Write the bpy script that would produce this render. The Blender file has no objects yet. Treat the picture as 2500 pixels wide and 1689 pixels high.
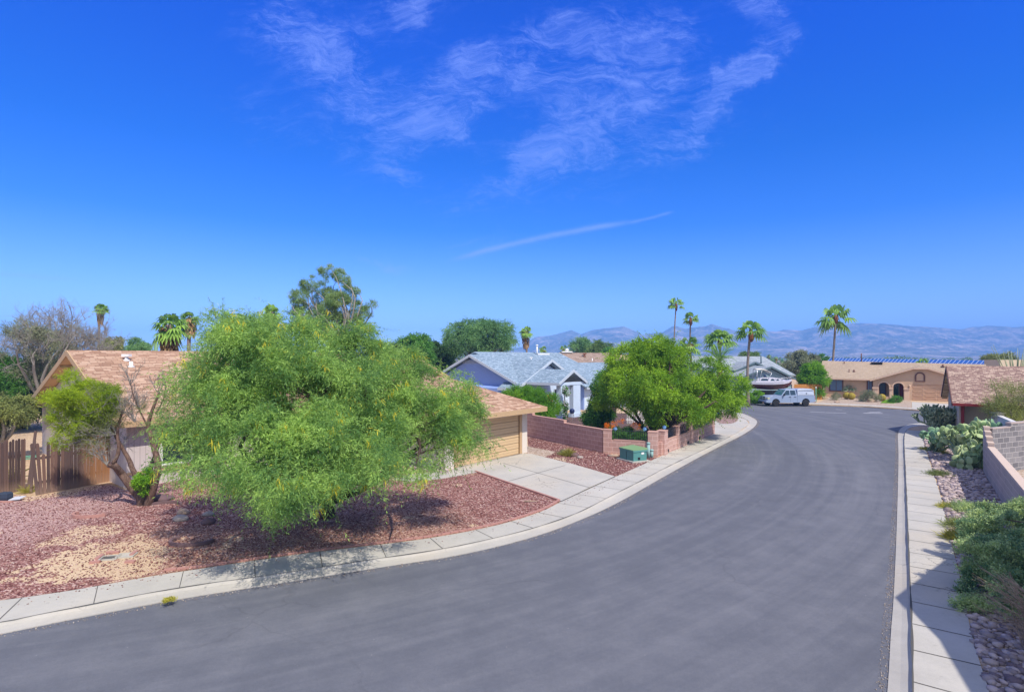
import bpy, math, random
import numpy as np
from mathutils import Vector, Matrix
from mathutils.geometry import tessellate_polygon

random.seed(7)
rng = np.random.default_rng(7)
C = bpy.context.scene.collection
scene = bpy.context.scene

# ------------------------------------------------------------------ camera
H = 5.2          # eye height above the road (upstairs window)
F = 1365.0       # focal length in pixels of the 2500 px wide photograph
CX, HZ = 1250.0, 872.0
cam_d = bpy.data.cameras.new('camera')
cam = bpy.data.objects.new('camera', cam_d)
C.objects.link(cam)
cam.location = (0, 0, H)
cam.rotation_euler = (math.radians(90), 0, 0)
cam_d.sensor_width = 36.0
cam_d.lens = 36.0 * F / 2500.0
cam_d.shift_y = (HZ - 844.5) / 2500.0
cam_d.clip_start = 0.1
cam_d.clip_end = 40000
scene.camera = cam

# ------------------------------------------------------------------ light
SAZ = Vector((0.537, -0.843)).normalized()
EL = math.radians(52)
sun_d = bpy.data.lights.new('sun', 'SUN')
sun = bpy.data.objects.new('sun', sun_d)
C.objects.link(sun)
sun_d.energy = 4.6
sun_d.angle = math.radians(0.5)
sun_d.color = (1.0, 0.94, 0.85)
sd = Vector((-SAZ.x * math.cos(EL), -SAZ.y * math.cos(EL), -math.sin(EL)))
sun.rotation_euler = sd.to_track_quat('-Z', 'Y').to_euler()
sun.location = (0, 0, 60)

scene.view_settings.view_transform = 'Standard'
scene.view_settings.look = 'None'
scene.view_settings.exposure = 0.15
scene.view_settings.gamma = 1.0
scene.cycles.max_bounces = 8
scene.cycles.transparent_max_bounces = 8
scene.cycles.volume_bounces = 1


class NT:
    """small node-tree writer"""
    def __init__(s, nt):
        s.nt = nt; s.n = nt.nodes; s.l = nt.links
    def new(s, t, **kw):
        n = s.n.new(t)
        for k, v in kw.items(): setattr(n, k, v)
        return n
    def put(s, sock, v):
        if v is None: return
        if hasattr(v, 'is_output') or isinstance(v, bpy.types.NodeSocket): s.l.new(v, sock)
        else:
            try: sock.default_value = v
            except Exception:
                sock.default_value = (v[0], v[1], v[2], 1.0)
    def m(s, op, a, b=None, c=None, clamp=False):
        n = s.new('ShaderNodeMath', operation=op, use_clamp=clamp)
        s.put(n.inputs[0], a)
        if b is not None: s.put(n.inputs[1], b)
        if c is not None: s.put(n.inputs[2], c)
        return n.outputs[0]
    def mix(s, f, a, b, blend='MIX'):
        n = s.new('ShaderNodeMix', data_type='RGBA', blend_type=blend)
        s.put(n.inputs[0], f)
        s.put(n.inputs[6], rgb(a) if isinstance(a, (tuple, list)) else a)
        s.put(n.inputs[7], rgb(b) if isinstance(b, (tuple, list)) else b)
        return n.outputs[2]
    def noise(s, vec, scale, detail=3, rough=0.55, dist=0.0):
        n = s.new('ShaderNodeTexNoise')
        s.put(n.inputs['Vector'], vec)
        n.inputs['Scale'].default_value = scale
        n.inputs['Detail'].default_value = detail
        n.inputs['Roughness'].default_value = rough
        n.inputs['Distortion'].default_value = dist
        return n.outputs['Fac']
    def vor(s, vec, scale, feature='F1', out='Distance', rnd=1.0):
        n = s.new('ShaderNodeTexVoronoi', feature=feature)
        s.put(n.inputs['Vector'], vec)
        n.inputs['Scale'].default_value = scale
        n.inputs['Randomness'].default_value = rnd
        return n.outputs[out]
    def ramp(s, f, stops):
        n = s.new('ShaderNodeValToRGB')
        s.put(n.inputs[0], f)
        e = n.color_ramp.elements
        while len(e) < len(stops): e.new(0.5)
        for i, (p, c) in enumerate(stops):
            e[i].position = p
            e[i].color = rgb(c) if isinstance(c, (tuple, list)) else (c, c, c, 1)
        return n.outputs[0]
    def smooth(s, x, a, b):
        n = s.new('ShaderNodeMapRange', interpolation_type='SMOOTHSTEP')
        s.put(n.inputs[0], x)
        n.inputs[1].default_value = a; n.inputs[2].default_value = b
        return n.outputs[0]
    def scale(s, vec, v, rot=(0, 0, 0), loc=(0, 0, 0)):
        n = s.new('ShaderNodeMapping')
        s.put(n.inputs[0], vec)
        n.inputs['Scale'].default_value = v
        n.inputs['Rotation'].default_value = rot
        n.inputs['Location'].default_value = loc
        return n.outputs[0]


def rgb(c):
    return (c[0], c[1], c[2], 1.0)


def hexc(h):
    h = h.lstrip('#')
    out = []
    for i in (0, 2, 4):
        v = int(h[i:i + 2], 16) / 255
        out.append(v / 12.92 if v <= 0.04045 else ((v + 0.055) / 1.055) ** 2.4)
    return tuple(out)


# ------------------------------------------------------------------ sky
world = bpy.data.worlds.new('World')
scene.world = world
world.use_nodes = True
W = NT(world.node_tree)
W.n.clear()
sky = W.new('ShaderNodeTexSky', sky_type='NISHITA')
sky.sun_disc = False
sky.sun_elevation = EL
sky.sun_rotation = math.atan2(SAZ.x, SAZ.y)
sky.altitude = 700
sky.air_density = 1.0
sky.dust_density = 0.6
sky.ozone_density = 3.0
tc = W.new('ShaderNodeTexCoord')
dirv = tc.outputs['Generated']
sx = W.new('ShaderNodeSeparateXYZ'); W.l.new(dirv, sx.inputs[0])
gx, gy, gz = sx.outputs
# deep polarised blue of the photograph: the sky colour is graded by elevation and saturated
grade = W.ramp(W.m('MULTIPLY', W.m('MAXIMUM', gz, 0.0), 1.0),
               [(0.0, (1.45, 1.6, 2.7)), (0.10, (0.92, 1.33, 2.55)), (0.22, (0.17, 0.88, 2.4)), (0.33, (0.01, 0.77, 2.45)), (0.49, (0.0, 0.70, 2.95)), (0.62, (0.0, 0.62, 2.9))])
skyc = W.mix(1.0, sky.outputs[0], grade, 'MULTIPLY')
# cirrus veils: a thin cloud layer, noise on the sky's own directions
gyp = W.m('MAXIMUM', gy, 0.05)
qx = W.m('DIVIDE', gx, gyp); qz = W.m('DIVIDE', gz, gyp)
front = W.smooth(gy, 0.15, 0.35)
cv = W.new('ShaderNodeCombineXYZ'); W.l.new(qx, cv.inputs[0]); W.l.new(qz, cv.inputs[1])
qv = cv.outputs[0]
warp = W.noise(W.scale(qv, (1, 1, 1)), 5.0, 4, 0.6)
wn = W.new('ShaderNodeVectorMath', operation='MULTIPLY_ADD')
W.l.new(qv, wn.inputs[0]); wn.inputs[1].default_value = (1, 1, 1)
wc = W.new('ShaderNodeCombineXYZ'); W.put(wc.inputs[0], W.m('MULTIPLY', W.m('SUBTRACT', warp, .5), .22)); W.put(wc.inputs[1], W.m('MULTIPLY', W.m('SUBTRACT', warp, .5), .10))
W.l.new(wc.outputs[0], wn.inputs[2])
qw = wn.outputs[0]
n1 = W.noise(W.scale(qw, (1.0, 2.6, 1), (0, 0, math.radians(24))), 7.0, 11, 0.74, 0.8)
n2 = W.noise(W.scale(qw, (1.0, 3.4, 1), (0, 0, math.radians(38))), 24.0, 9, 0.76, 0.8)
n3 = W.noise(W.scale(qw, (1.0, 3.0, 1), (0, 0, math.radians(30))), 60.0, 6, 0.7, 0.4)
fib = W.m('ADD', W.m('ADD', W.m('MULTIPLY', n1, 0.60), W.m('MULTIPLY', n2, 0.28)), W.m('MULTIPLY', n3, 0.12))


wrp = W.new('ShaderNodeTexNoise'); W.l.new(qv, wrp.inputs['Vector']); wrp.inputs['Scale'].default_value = 9.0; wrp.inputs['Detail'].default_value = 9; wrp.inputs['Roughness'].default_value = 0.68
wsp = W.new('ShaderNodeSeparateColor'); W.l.new(wrp.outputs['Color'], wsp.inputs[0])
bxw = W.m('ADD', qx, W.m('MULTIPLY', W.m('SUBTRACT', wsp.outputs[0], .5), .20)); bzw = W.m('ADD', qz, W.m('MULTIPLY', W.m('SUBTRACT', wsp.outputs[1], .5), .12))


def blob(px, py, rx, ry, ang=0.0, k=1.0):
    """soft patch of the cirrus layer around one sky direction"""
    cx, cz = (px - CX) / F, (HZ - py) / F
    ca, sa = math.cos(ang), math.sin(ang)
    dx = W.m('SUBTRACT', bxw, cx); dz = W.m('SUBTRACT', bzw, cz)
    u = W.m('ADD', W.m('MULTIPLY', dx, ca), W.m('MULTIPLY', dz, sa))
    v = W.m('SUBTRACT', W.m('MULTIPLY', dz, ca), W.m('MULTIPLY', dx, sa))
    r2 = W.m('ADD', W.m('POWER', W.m('ABSOLUTE', W.m('DIVIDE', u, rx * 1.3 / F)), 2.0), W.m('POWER', W.m('ABSOLUTE', W.m('DIVIDE', v, ry * 1.3 / F)), 2.0))
    g = W.m('POWER', 2.718, W.m('MULTIPLY', r2, -1.0))
    return W.m('MULTIPLY', g, k * 1.2)


blobs = [(1010, 20, 70, 34, .35, 1.1), (770, 110, 110, 80, -.5, .85), (880, 250, 90, 60, -.9, .5), (1130, 215, 160, 65, .55, 1.0), (1370, 120, 170, 52, .25, 1.05),
         (1440, 235, 130, 65, .7, 1.0), (1340, 370, 190, 42, .55, .85), (1620, 150, 75, 75, -.6, .85), (1640, 335, 150, 42, .25, .85),
         (1810, 190, 120, 26, .75, 1.2), (1060, 330, 90, 40, .4, .55), (700, 310, 150, 45, -.5, .45), (1870, 15, 60, 36, -.4, .8), (985, 425, 60, 26, -.7, .5),
         (1350, 480, 170, 22, .1, .35), (950, 660, 55, 16, -.3, .7), (640, 30, 70, 60, 0, .35), (1150, 590, 120, 14, .15, .25)]
msk = None
for b in blobs:
    o = blob(*b)
    msk = o if msk is None else W.m('ADD', msk, o)
cl = W.smooth(W.m('ADD', W.m('ADD', 0.5, W.m('MULTIPLY', W.m('SUBTRACT', fib, 0.5), 1.9)), W.m('MULTIPLY', W.m('MINIMUM', msk, 1.0), 0.24)), 0.50, 1.10)
cl = W.m('MULTIPLY', W.m('MULTIPLY', cl, W.m('MINIMUM', W.m('MULTIPLY', msk, 1.3), 1.0)), 0.58)


def trail(x0, y0, x1, y1, w, bend, k):
    ax, az = (x0 - CX) / F, (HZ - y0) / F
    bx, bz = (x1 - CX) / F, (HZ - y1) / F
    L = math.hypot(bx - ax, bz - az); ux, uz = (bx - ax) / L, (bz - az) / L
    dx = W.m('SUBTRACT', qx, ax); dz = W.m('SUBTRACT', qz, az)
    t = W.m('DIVIDE', W.m('ADD', W.m('MULTIPLY', dx, ux), W.m('MULTIPLY', dz, uz)), L)
    v = W.m('SUBTRACT', W.m('MULTIPLY', dz, ux), W.m('MULTIPLY', dx, uz))
    v = W.m('SUBTRACT', v, W.m('MULTIPLY', W.m('MULTIPLY', t, W.m('SUBTRACT', 1.0, t)), bend / F))
    wob = W.m('MULTIPLY', W.m('SUBTRACT', W.noise(qv, 22.0, 3), 0.5), 7.0 / F)
    v = W.m('ADD', v, wob)
    g = W.m('POWER', 2.718, W.m('MULTIPLY', W.m('POWER', W.m('ABSOLUTE', W.m('DIVIDE', v, w / F)), 2.0), -1.0))
    e = W.m('MULTIPLY', W.smooth(t, -0.02, 0.18), W.m('SUBTRACT', 1.0, W.smooth(t, 0.8, 1.02)))
    return W.m('MULTIPLY', W.m('MULTIPLY', W.m('MULTIPLY', g, e), W.m('ADD', 0.45, W.m('MULTIPLY', n2, 0.9))), k)


cl = W.m('ADD', cl, trail(1085, 640, 1570, 538, 6.5, 38, .50))
cl = W.m('ADD', cl, trail(1530, 545, 1650, 517, 3.5, 0, .30))
cl = W.m('ADD', cl, trail(-120, 660, 200, 684, 4.5, 0, .26))
cl = W.m('MULTIPLY', cl, front, clamp=True)
cloudc = (3.9, 5.6, 14.0, 1)
skyc = W.mix(cl, skyc, cloudc)
# whitish fill light added to the unseen sky behind the camera and overhead
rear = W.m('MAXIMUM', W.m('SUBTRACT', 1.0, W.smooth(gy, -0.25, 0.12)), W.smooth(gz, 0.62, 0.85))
fill_sky = W.mix(1.0, W.mix(1.0, sky.outputs[0], (1.3, 1.25, 1.25), 'MULTIPLY'), (3.9, 3.9, 5.2), 'ADD')
skyc = W.mix(W.m('MULTIPLY', rear, W.smooth(gz, -0.02, 0.1)), skyc, fill_sky)
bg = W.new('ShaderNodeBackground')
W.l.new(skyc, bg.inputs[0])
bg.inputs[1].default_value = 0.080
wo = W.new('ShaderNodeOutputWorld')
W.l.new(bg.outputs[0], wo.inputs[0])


# ------------------------------------------------------------------ placing
def P(px, py, Y):
    return Vector(((px - CX) / F * Y, Y, H - (py - HZ) / F * Y))


def G(px, py, z=0.1):
    Y = (H - z) * F / (py - HZ)
    return Vector(((px - CX) / F * Y, Y, z))


# ------------------------------------------------------------------ objects
def wloc(o):
    v = Vector((0, 0, 0))
    while o is not None:
        v = v + o.location; o = o.parent
    return v


def thing(name, label, cat, loc=(0, 0, 0), group=None, kind=None):
    o = bpy.data.objects.new(name, None)
    o.empty_display_size = 0.3
    C.objects.link(o)
    o.location = loc
    tag(o, label, cat, group, kind)
    return o


def tag(o, label=None, cat=None, group=None, kind=None):
    if label: o['label'] = label
    if cat: o['category'] = cat
    if group: o['group'] = group
    if kind: o['kind'] = kind
    return o


def struct(o, label=None):
    o['kind'] = 'structure'
    if label: o['label'] = label
    return o


class MB:
    def __init__(s):
        s.v = []; s.f = []; s.sm = []
    def add(s, vs, fs, smooth=False):
        b = len(s.v)
        s.v += [Vector(v) for v in vs]
        s.f += [tuple(i + b for i in f) for f in fs]
        s.sm += [smooth] * len(fs)
        return s
    def hexa(s, p):      # 8 corners: 0-3 bottom ring, 4-7 top ring
        return s.add(p, [(3, 2, 1, 0), (4, 5, 6, 7), (0, 1, 5, 4), (1, 2, 6, 5), (2, 3, 7, 6), (3, 0, 4, 7)])
    def box(s, c, d, ax=None):
        c = Vector(c); x, y, z = (Vector(a) for a in (ax or ((1, 0, 0), (0, 1, 0), (0, 0, 1))))
        hx, hy, hz = d[0] / 2, d[1] / 2, d[2] / 2
        p = [c + x * (a * hx) + y * (b * hy) + z * (k * hz) for k in (-1, 1) for a, b in ((-1, -1), (1, -1), (1, 1), (-1, 1))]
        return s.hexa(p)
    def bar(s, p, q, w, h, up=(0, 0, 1)):
        p, q = Vector(p), Vector(q); d = (q - p); L = d.length; d.normalize()
        side = d.cross(Vector(up)).normalized(); u = side.cross(d).normalized()
        return s.box((p + q) / 2, (L, w, h), (d, side, u))
    def prism(s, poly, z0, z1):
        n = len(poly)
        vs = [Vector((p[0], p[1], z0)) for p in poly] + [Vector((p[0], p[1], z1)) for p in poly]
        fs = [tuple(range(n - 1, -1, -1)), tuple(range(n, 2 * n))] + [(i, (i + 1) % n, n + (i + 1) % n, n + i) for i in range(n)]
        return s.add(vs, fs)
    def slab(s, pts, t, d=(0, 0, -1)):
        n = len(pts); d = Vector(d)
        vs = [Vector(p) for p in pts] + [Vector(p) + d * t for p in pts]
        fs = [tuple(range(n)), tuple(range(2 * n - 1, n - 1, -1))] + [(i, n + i, n + (i + 1) % n, (i + 1) % n) for i in range(n)]
        return s.add(vs, fs)
    def tube(s, pts, rad, n=8, cap=True, smooth=True):
        pts = [Vector(p) for p in pts]
        b = len(s.v); prev = None
        for i, p in enumerate(pts):
            d = (pts[min(i + 1, len(pts) - 1)] - pts[max(i - 1, 0)])
            if d.length < 1e-6: d = Vector((0, 0, 1))
            d.normalize()
            if prev is None:
                a = d.orthogonal().normalized()
            else:
                a = (prev - d * prev.dot(d))
                a = a.normalized() if a.length > 1e-5 else d.orthogonal().normalized()
            prev = a; c = d.cross(a)
            r = rad[i] if isinstance(rad, (list, tuple)) else rad
            for k in range(n):
                t = 2 * math.pi * k / n
                s.v.append(p + a * (r * math.cos(t)) + c * (r * math.sin(t)))
        for i in range(len(pts) - 1):
            for k in range(n):
                s.f.append((b + i * n + k, b + i * n + (k + 1) % n, b + (i + 1) * n + (k + 1) % n, b + (i + 1) * n + k)); s.sm.append(smooth)
        if cap:
            s.f.append(tuple(b + k for k in range(n - 1, -1, -1))); s.sm.append(False)
            e = b + (len(pts) - 1) * n
            s.f.append(tuple(e + k for k in range(n))); s.sm.append(False)
        return s
    def lathe(s, prof, c=(0, 0, 0), n=16, axis='z', smooth=True):
        b = len(s.v); c = Vector(c)
        for r, z in prof:
            for k in range(n):
                t = 2 * math.pi * k / n
                x, y = r * math.cos(t), r * math.sin(t)
                s.v.append(c + (Vector((x, y, z)) if axis == 'z' else Vector((x, z, y)) if axis == 'y' else Vector((z, x, y))))
        for i in range(len(prof) - 1):
            for k in range(n):
                s.f.append((b + i * n + k, b + i * n + (k + 1) % n, b + (i + 1) * n + (k + 1) % n, b + (i + 1) * n + k)); s.sm.append(smooth)
        s.f.append(tuple(b + k for k in range(n - 1, -1, -1))); s.sm.append(False)
        e = b + (len(prof) - 1) * n
        s.f.append(tuple(e + k for k in range(n))); s.sm.append(False)
        return s
    def loft(s, rings, close=True, caps=True, smooth=True):
        b = len(s.v); n = len(rings[0])
        for r in rings: s.v += [Vector(p) for p in r]
        for i in range(len(rings) - 1):
            for k in range(n if close else n - 1):
                s.f.append((b + i * n + k, b + i * n + (k + 1) % n, b + (i + 1) * n + (k + 1) % n, b + (i + 1) * n + k)); s.sm.append(smooth)
        if caps and close:
            s.f.append(tuple(b + k for k in range(n - 1, -1, -1))); s.sm.append(False)
            e = b + (len(rings) - 1) * n
            s.f.append(tuple(e + k for k in range(n))); s.sm.append(False)
        return s
    def plate(s, o, ex, ez, outer, holes=(), t=0.15):
        """upright wall with openings: outline and holes in (x, z) of the plane o, ex, ez; thickness t behind it"""
        o, ex, ez = Vector(o), Vector(ex), Vector(ez)
        nrm = ex.cross(ez).normalized()
        loops = [list(outer)] + [list(h) for h in holes]
        flat = [p for l in loops for p in l]
        tris = tessellate_polygon([[Vector((p[0], p[1], 0)) for p in l] for l in loops])
        front = [o + ex * p[0] + ez * p[1] for p in flat]
        back = [p - nrm * t for p in front]
        n = len(flat)
        fs = []
        for tr in tris:
            a, b2, c2 = (flat[i] for i in tr)
            if (b2[0] - a[0]) * (c2[1] - a[1]) - (b2[1] - a[1]) * (c2[0] - a[0]) < 0: tr = (tr[0], tr[2], tr[1])
            fs.append(tuple(tr)); fs.append((tr[2] + n, tr[1] + n, tr[0] + n))
        k = 0
        for l in loops:
            m = len(l)
            for i in range(m):
                a, b2 = k + i, k + (i + 1) % m
                fs.append((a, b2, b2 + n, a + n))
            k += m
        return s.add(front + back, fs)
    def build(s, name, mat=None, parent=None, world=True, kind=None, fixn=True):
        off = wloc(parent) if (parent is not None and world) else Vector((0, 0, 0))
        me = bpy.data.meshes.new(name)
        vs = [tuple(v - off) for v in s.v]
        me.from_pydata(vs, [], s.f)
        me.update()
        if fixn and len(s.f) < 60000:
            import bmesh
            bm = bmesh.new(); bm.from_mesh(me)
            bmesh.ops.recalc_face_normals(bm, faces=bm.faces)
            bm.to_mesh(me); bm.free()
        # uv in metres: u runs level along each face, v runs up its slope
        uvl = me.uv_layers.new(name='uv')
        nl = len(me.loops)
        co = np.zeros(len(me.vertices) * 3); me.vertices.foreach_get('co', co); co = co.reshape(-1, 3)
        co = co + np.array(off)
        li = np.zeros(nl, dtype=np.int64); me.loops.foreach_get('vertex_index', li)
        nf = len(me.polygons)
        fn = np.zeros(nf * 3); me.polygons.foreach_get('normal', fn); fn = fn.reshape(-1, 3)
        ls = np.zeros(nf, dtype=np.int64); me.polygons.foreach_get('loop_total', ls)
        nn = np.repeat(fn, ls, axis=0)
        e = np.stack([-nn[:, 1], nn[:, 0], np.zeros(nl)], 1)
        le = np.linalg.norm(e, axis=1)
        flat = le < 0.03
        e[flat] = (1, 0, 0); le[flat] = 1
        e /= le[:, None]
        w = np.cross(nn, e)
        pos = co[li]
        uv = np.stack([(pos * e).sum(1), (pos * w).sum(1)], 1)
        uvl.data.foreach_set('uv', uv.ravel().astype(np.float32))
        me.polygons.foreach_set('use_smooth', s.sm)
        me.update()
        o = bpy.data.objects.new(name, me)
        C.objects.link(o)
        if mat is not None: me.materials.append(mat)
        if parent is not None: o.parent = parent
        if kind: o['kind'] = kind
        return o


def npmesh(name, v, f, mat, parent=None, kind=None, smooth=False):
    """fast mesh from numpy arrays; f is (n, k)"""
    off = np.array(wloc(parent)) if parent is not None else np.zeros(3)
    me = bpy.data.meshes.new(name)
    v = (np.asarray(v, dtype=np.float64) - off)
    f = np.asarray(f, dtype=np.int32)
    me.vertices.add(len(v)); me.vertices.foreach_set('co', v.ravel().astype(np.float32))
    me.loops.add(f.size); me.loops.foreach_set('vertex_index', f.ravel())
    me.polygons.add(len(f))
    k = f.shape[1]
    me.polygons.foreach_set('loop_start', np.arange(0, f.size, k, dtype=np.int32))
    me.polygons.foreach_set('loop_total', np.full(len(f), k, dtype=np.int32))
    if smooth: me.polygons.foreach_set('use_smooth', np.ones(len(f), dtype=bool))
    me.update(calc_edges=True)
    me.validate()
    me.materials.append(mat)
    o = bpy.data.objects.new(name, me)
    C.objects.link(o)
    if parent is not None: o.parent = parent
    if kind: o['kind'] = kind
    return o


def joinm(parts):
    vs = []; fs = []; b = 0
    for v, f in parts:
        vs.append(v); fs.append(f + b); b += len(v)
    return np.concatenate(vs), np.concatenate(fs)


def scatter(bv, bf, loc, sc, rot):
    """copies of a small base shape as one mesh (loc n3, scale n3, rot n33)"""
    n = len(loc)
    v = np.einsum('nij,kj->nki', rot, bv)[:, :, :] if False else None
    vv = bv[None, :, :] * sc[:, None, :]
    vv = np.einsum('nij,nkj->nki', rot, vv) + loc[:, None, :]
    ff = bf[None, :, :] + (np.arange(n) * len(bv))[:, None, None]
    return vv.reshape(-1, 3), ff.reshape(-1, bf.shape[1])


def rotz(a):
    c, s_ = np.cos(a), np.sin(a); z = np.zeros_like(a); o = np.ones_like(a)
    return np.stack([np.stack([c, -s_, z], -1), np.stack([s_, c, z], -1), np.stack([z, z, o], -1)], -2)


def rotrand(n):
    q = rng.normal(size=(n, 4)); q /= np.linalg.norm(q, axis=1)[:, None]
    w, x, y, z = q.T
    return np.stack([np.stack([1 - 2 * (y * y + z * z), 2 * (x * y - z * w), 2 * (x * z + y * w)], -1),
                     np.stack([2 * (x * y + z * w), 1 - 2 * (x * x + z * z), 2 * (y * z - x * w)], -1),
                     np.stack([2 * (x * z - y * w), 2 * (y * z + x * w), 1 - 2 * (x * x + y * y)], -1)], -2)


def ico(sub=1):
    import bmesh
    bm = bmesh.new(); bmesh.ops.create_icosphere(bm, subdivisions=sub, radius=1)
    v = np.array([x.co[:] for x in bm.verts]); f = np.array([[a.index for a in x.verts] for x in bm.faces])
    bm.free(); return v, f


def inpoly(pts, poly):
    x, y = pts[:, 0], pts[:, 1]; ins = np.zeros(len(pts), bool); n = len(poly)
    for i in range(n):
        x1, y1 = poly[i][0], poly[i][1]; x2, y2 = poly[(i + 1) % n][0], poly[(i + 1) % n][1]
        c = ((y1 > y) != (y2 > y)) & (x < (x2 - x1) * (y - y1) / ((y2 - y1) or 1e-9) + x1)
        ins ^= c
    return ins


def polyscatter(poly, n):
    a = np.array([[p[0], p[1]] for p in poly]); lo, hi = a.min(0), a.max(0)
    out = np.zeros((0, 2))
    while len(out) < n:
        p = lo + rng.random((n * 3, 2)) * (hi - lo)
        out = np.concatenate([out, p[inpoly(p, poly)]])
    return out[:n]
# ------------------------------------------------------------------ materials
def base_mat(name, rough=0.8, spec=0.3, metal=0.0):
    m = bpy.data.materials.new(name); m.use_nodes = True
    t = NT(m.node_tree)
    b = m.node_tree.nodes['Principled BSDF']
    b.inputs['Roughness'].default_value = rough
    b.inputs['Specular IOR Level'].default_value = spec
    b.inputs['Metallic'].default_value = metal
    t.b = b
    t.geo = t.new('ShaderNodeNewGeometry')
    t.pos = t.geo.outputs['Position']
    t.isl = t.geo.outputs['Random Per Island']
    tcn = t.new('ShaderNodeTexCoord'); t.uv = tcn.outputs['UV']; t.obj = tcn.outputs['Object']
    return m, t


def bump(t, h, strength=0.4, dist=0.02):
    n = t.new('ShaderNodeBump'); n.inputs['Strength'].default_value = strength; n.inputs['Distance'].default_value = dist
    t.put(n.inputs['Height'], h); t.l.new(n.outputs[0], t.b.inputs['Normal'])


def hsvar(t, col, f, amt):
    """brighten or darken col by noise f (0..1, mid .5) by amt"""
    k = t.m('ADD', 1.0 - amt * 0.5, t.m('MULTIPLY', f, amt))
    g = t.new('ShaderNodeCombineXYZ'); [t.put(g.inputs[i], k) for i in range(3)]
    return t.mix(1.0, col, g.outputs[0], 'MULTIPLY')


def plain(name, col, rough=0.7, var=0.25, scale=3.0, bmp=0.0, spec=0.3, metal=0.0, fine=40.0):
    m, t = base_mat(name, rough, spec, metal)
    n = t.m('ADD', t.m('MULTIPLY', t.noise(t.pos, scale, 5, 0.6), 0.6), t.m('MULTIPLY', t.noise(t.pos, fine, 2), 0.4))
    c = hsvar(t, rgb(col), n, var)
    t.put(t.b.inputs['Base Color'], c)
    if bmp: bump(t, t.noise(t.pos, fine, 3), bmp, 0.01)
    return m


def stucco(name, col, groove=False):
    m, t = base_mat(name, 0.9, 0.15)
    n = t.noise(t.pos, 0.9, 5, 0.6)
    c = hsvar(t, rgb(col), n, 0.22)
    c = hsvar(t, c, t.noise(t.pos, 60, 2), 0.14)
    h = t.noise(t.pos, 70, 3)
    if groove:
        sp = t.new('ShaderNodeSeparateXYZ'); t.l.new(t.uv, sp.inputs[0])
        g = t.m('PINGPONG', sp.outputs[0], 0.1)
        g = t.smooth(g, 0.0, 0.016)
        c = t.mix(g, tuple(x * .55 for x in col), c)
        h = t.m('ADD', t.m('MULTIPLY', g, 1.0), t.m('MULTIPLY', h, 0.2))
    t.put(t.b.inputs['Base Color'], c)
    bump(t, h, 0.35, 0.01)
    return m


def bricky(name, c1, c2, cm, bw, bh, mortar, rough=0.9, mix_n=0.4, bmp=0.5, var=0.35, off=0.5, bias=0.0, vscale=1.0, big=0.25):
    m, t = base_mat(name, rough, 0.15)
    bt = t.new('ShaderNodeTexBrick')
    t.l.new(t.uv, bt.inputs['Vector'])
    bt.offset = off
    bt.inputs['Scale'].default_value = 1.0
    bt.inputs['Brick Width'].default_value = bw
    bt.inputs['Row Height'].default_value = bh
    bt.inputs['Mortar Size'].default_value = mortar
    bt.inputs['Mortar Smooth'].default_value = 0.3
    bt.inputs['Bias'].default_value = bias
    bt.inputs['Color1'].default_value = rgb(c1); bt.inputs['Color2'].default_value = rgb(c2)
    bt.inputs['Mortar'].default_value = rgb(cm)
    c = bt.outputs['Color']
    c = hsvar(t, c, t.noise(t.uv, 6.0 * vscale, 4, 0.65), var)
    c = hsvar(t, c, t.noise(t.pos, 0.45, 4, 0.6), big)
    c = hsvar(t, c, t.noise(t.pos, 45, 2, 0.6), 0.2)
    t.put(t.b.inputs['Base Color'], c)
    h = t.m('SUBTRACT', t.m('MULTIPLY', t.noise(t.uv, 40, 3), 0.3), bt.outputs['Fac'])
    bump(t, h, bmp, 0.012)
    return m


def shingle(name, ca, cb, cc, bw=0.42, bh=0.15):
    """laminated roof shingles in level courses"""
    m, t = base_mat(name, 0.93, 0.1)
    bt = t.new('ShaderNodeTexBrick')
    wv = t.new('ShaderNodeVectorMath', operation='ADD')
    t.l.new(t.uv, wv.inputs[0])
    cmb = t.new('ShaderNodeCombineXYZ')
    t.put(cmb.inputs[1], t.m('MULTIPLY', t.m('SUBTRACT', t.noise(t.uv, 3.0, 2), 0.5), 0.03))
    t.l.new(cmb.outputs[0], wv.inputs[1])
    t.l.new(wv.outputs[0], bt.inputs['Vector'])
    bt.offset = 0.37; bt.offset_frequency = 2; bt.squash = 0.7; bt.squash_frequency = 3
    bt.inputs['Scale'].default_value = 1.0
    bt.inputs['Brick Width'].default_value = bw
    bt.inputs['Row Height'].default_value = bh
    bt.inputs['Mortar Size'].default_value = 0.011
    bt.inputs['Mortar Smooth'].default_value = 0.2
    bt.inputs['Color1'].default_value = (0, 0, 0, 1); bt.inputs['Color2'].default_value = (1, 1, 1, 1)
    bt.inputs['Mortar'].default_value = (0.1, 0.1, 0.1, 1)
    f = t.m('ADD', t.m('MULTIPLY', bt.outputs['Color'], 0.75), t.m('MULTIPLY', t.noise(t.scale(t.uv, (1.2, 5, 1)), 2.2, 3, 0.7), 0.35))
    c = t.ramp(f, [(0.12, ca), (0.5, cb), (0.95, cc)])
    c = hsvar(t, c, t.noise(t.pos, 0.5, 4, 0.6), 0.3)
    c = hsvar(t, c, t.noise(t.pos, 60, 2, 0.6), 0.25)
    c = t.mix(t.m('MULTIPLY', bt.outputs['Fac'], 0.55), c, tuple(x * .35 for x in ca))
    t.put(t.b.inputs['Base Color'], c)
    sp = t.new('ShaderNodeSeparateXYZ'); t.l.new(t.uv, sp.inputs[0])
    saw = t.m('FRACT', t.m('DIVIDE', sp.outputs[1], bh))
    bump(t, t.m('ADD', t.m('MULTIPLY', saw, -1.0), t.m('MULTIPLY', bt.outputs['Fac'], -0.6)), 0.6, 0.012)
    return m


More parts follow.
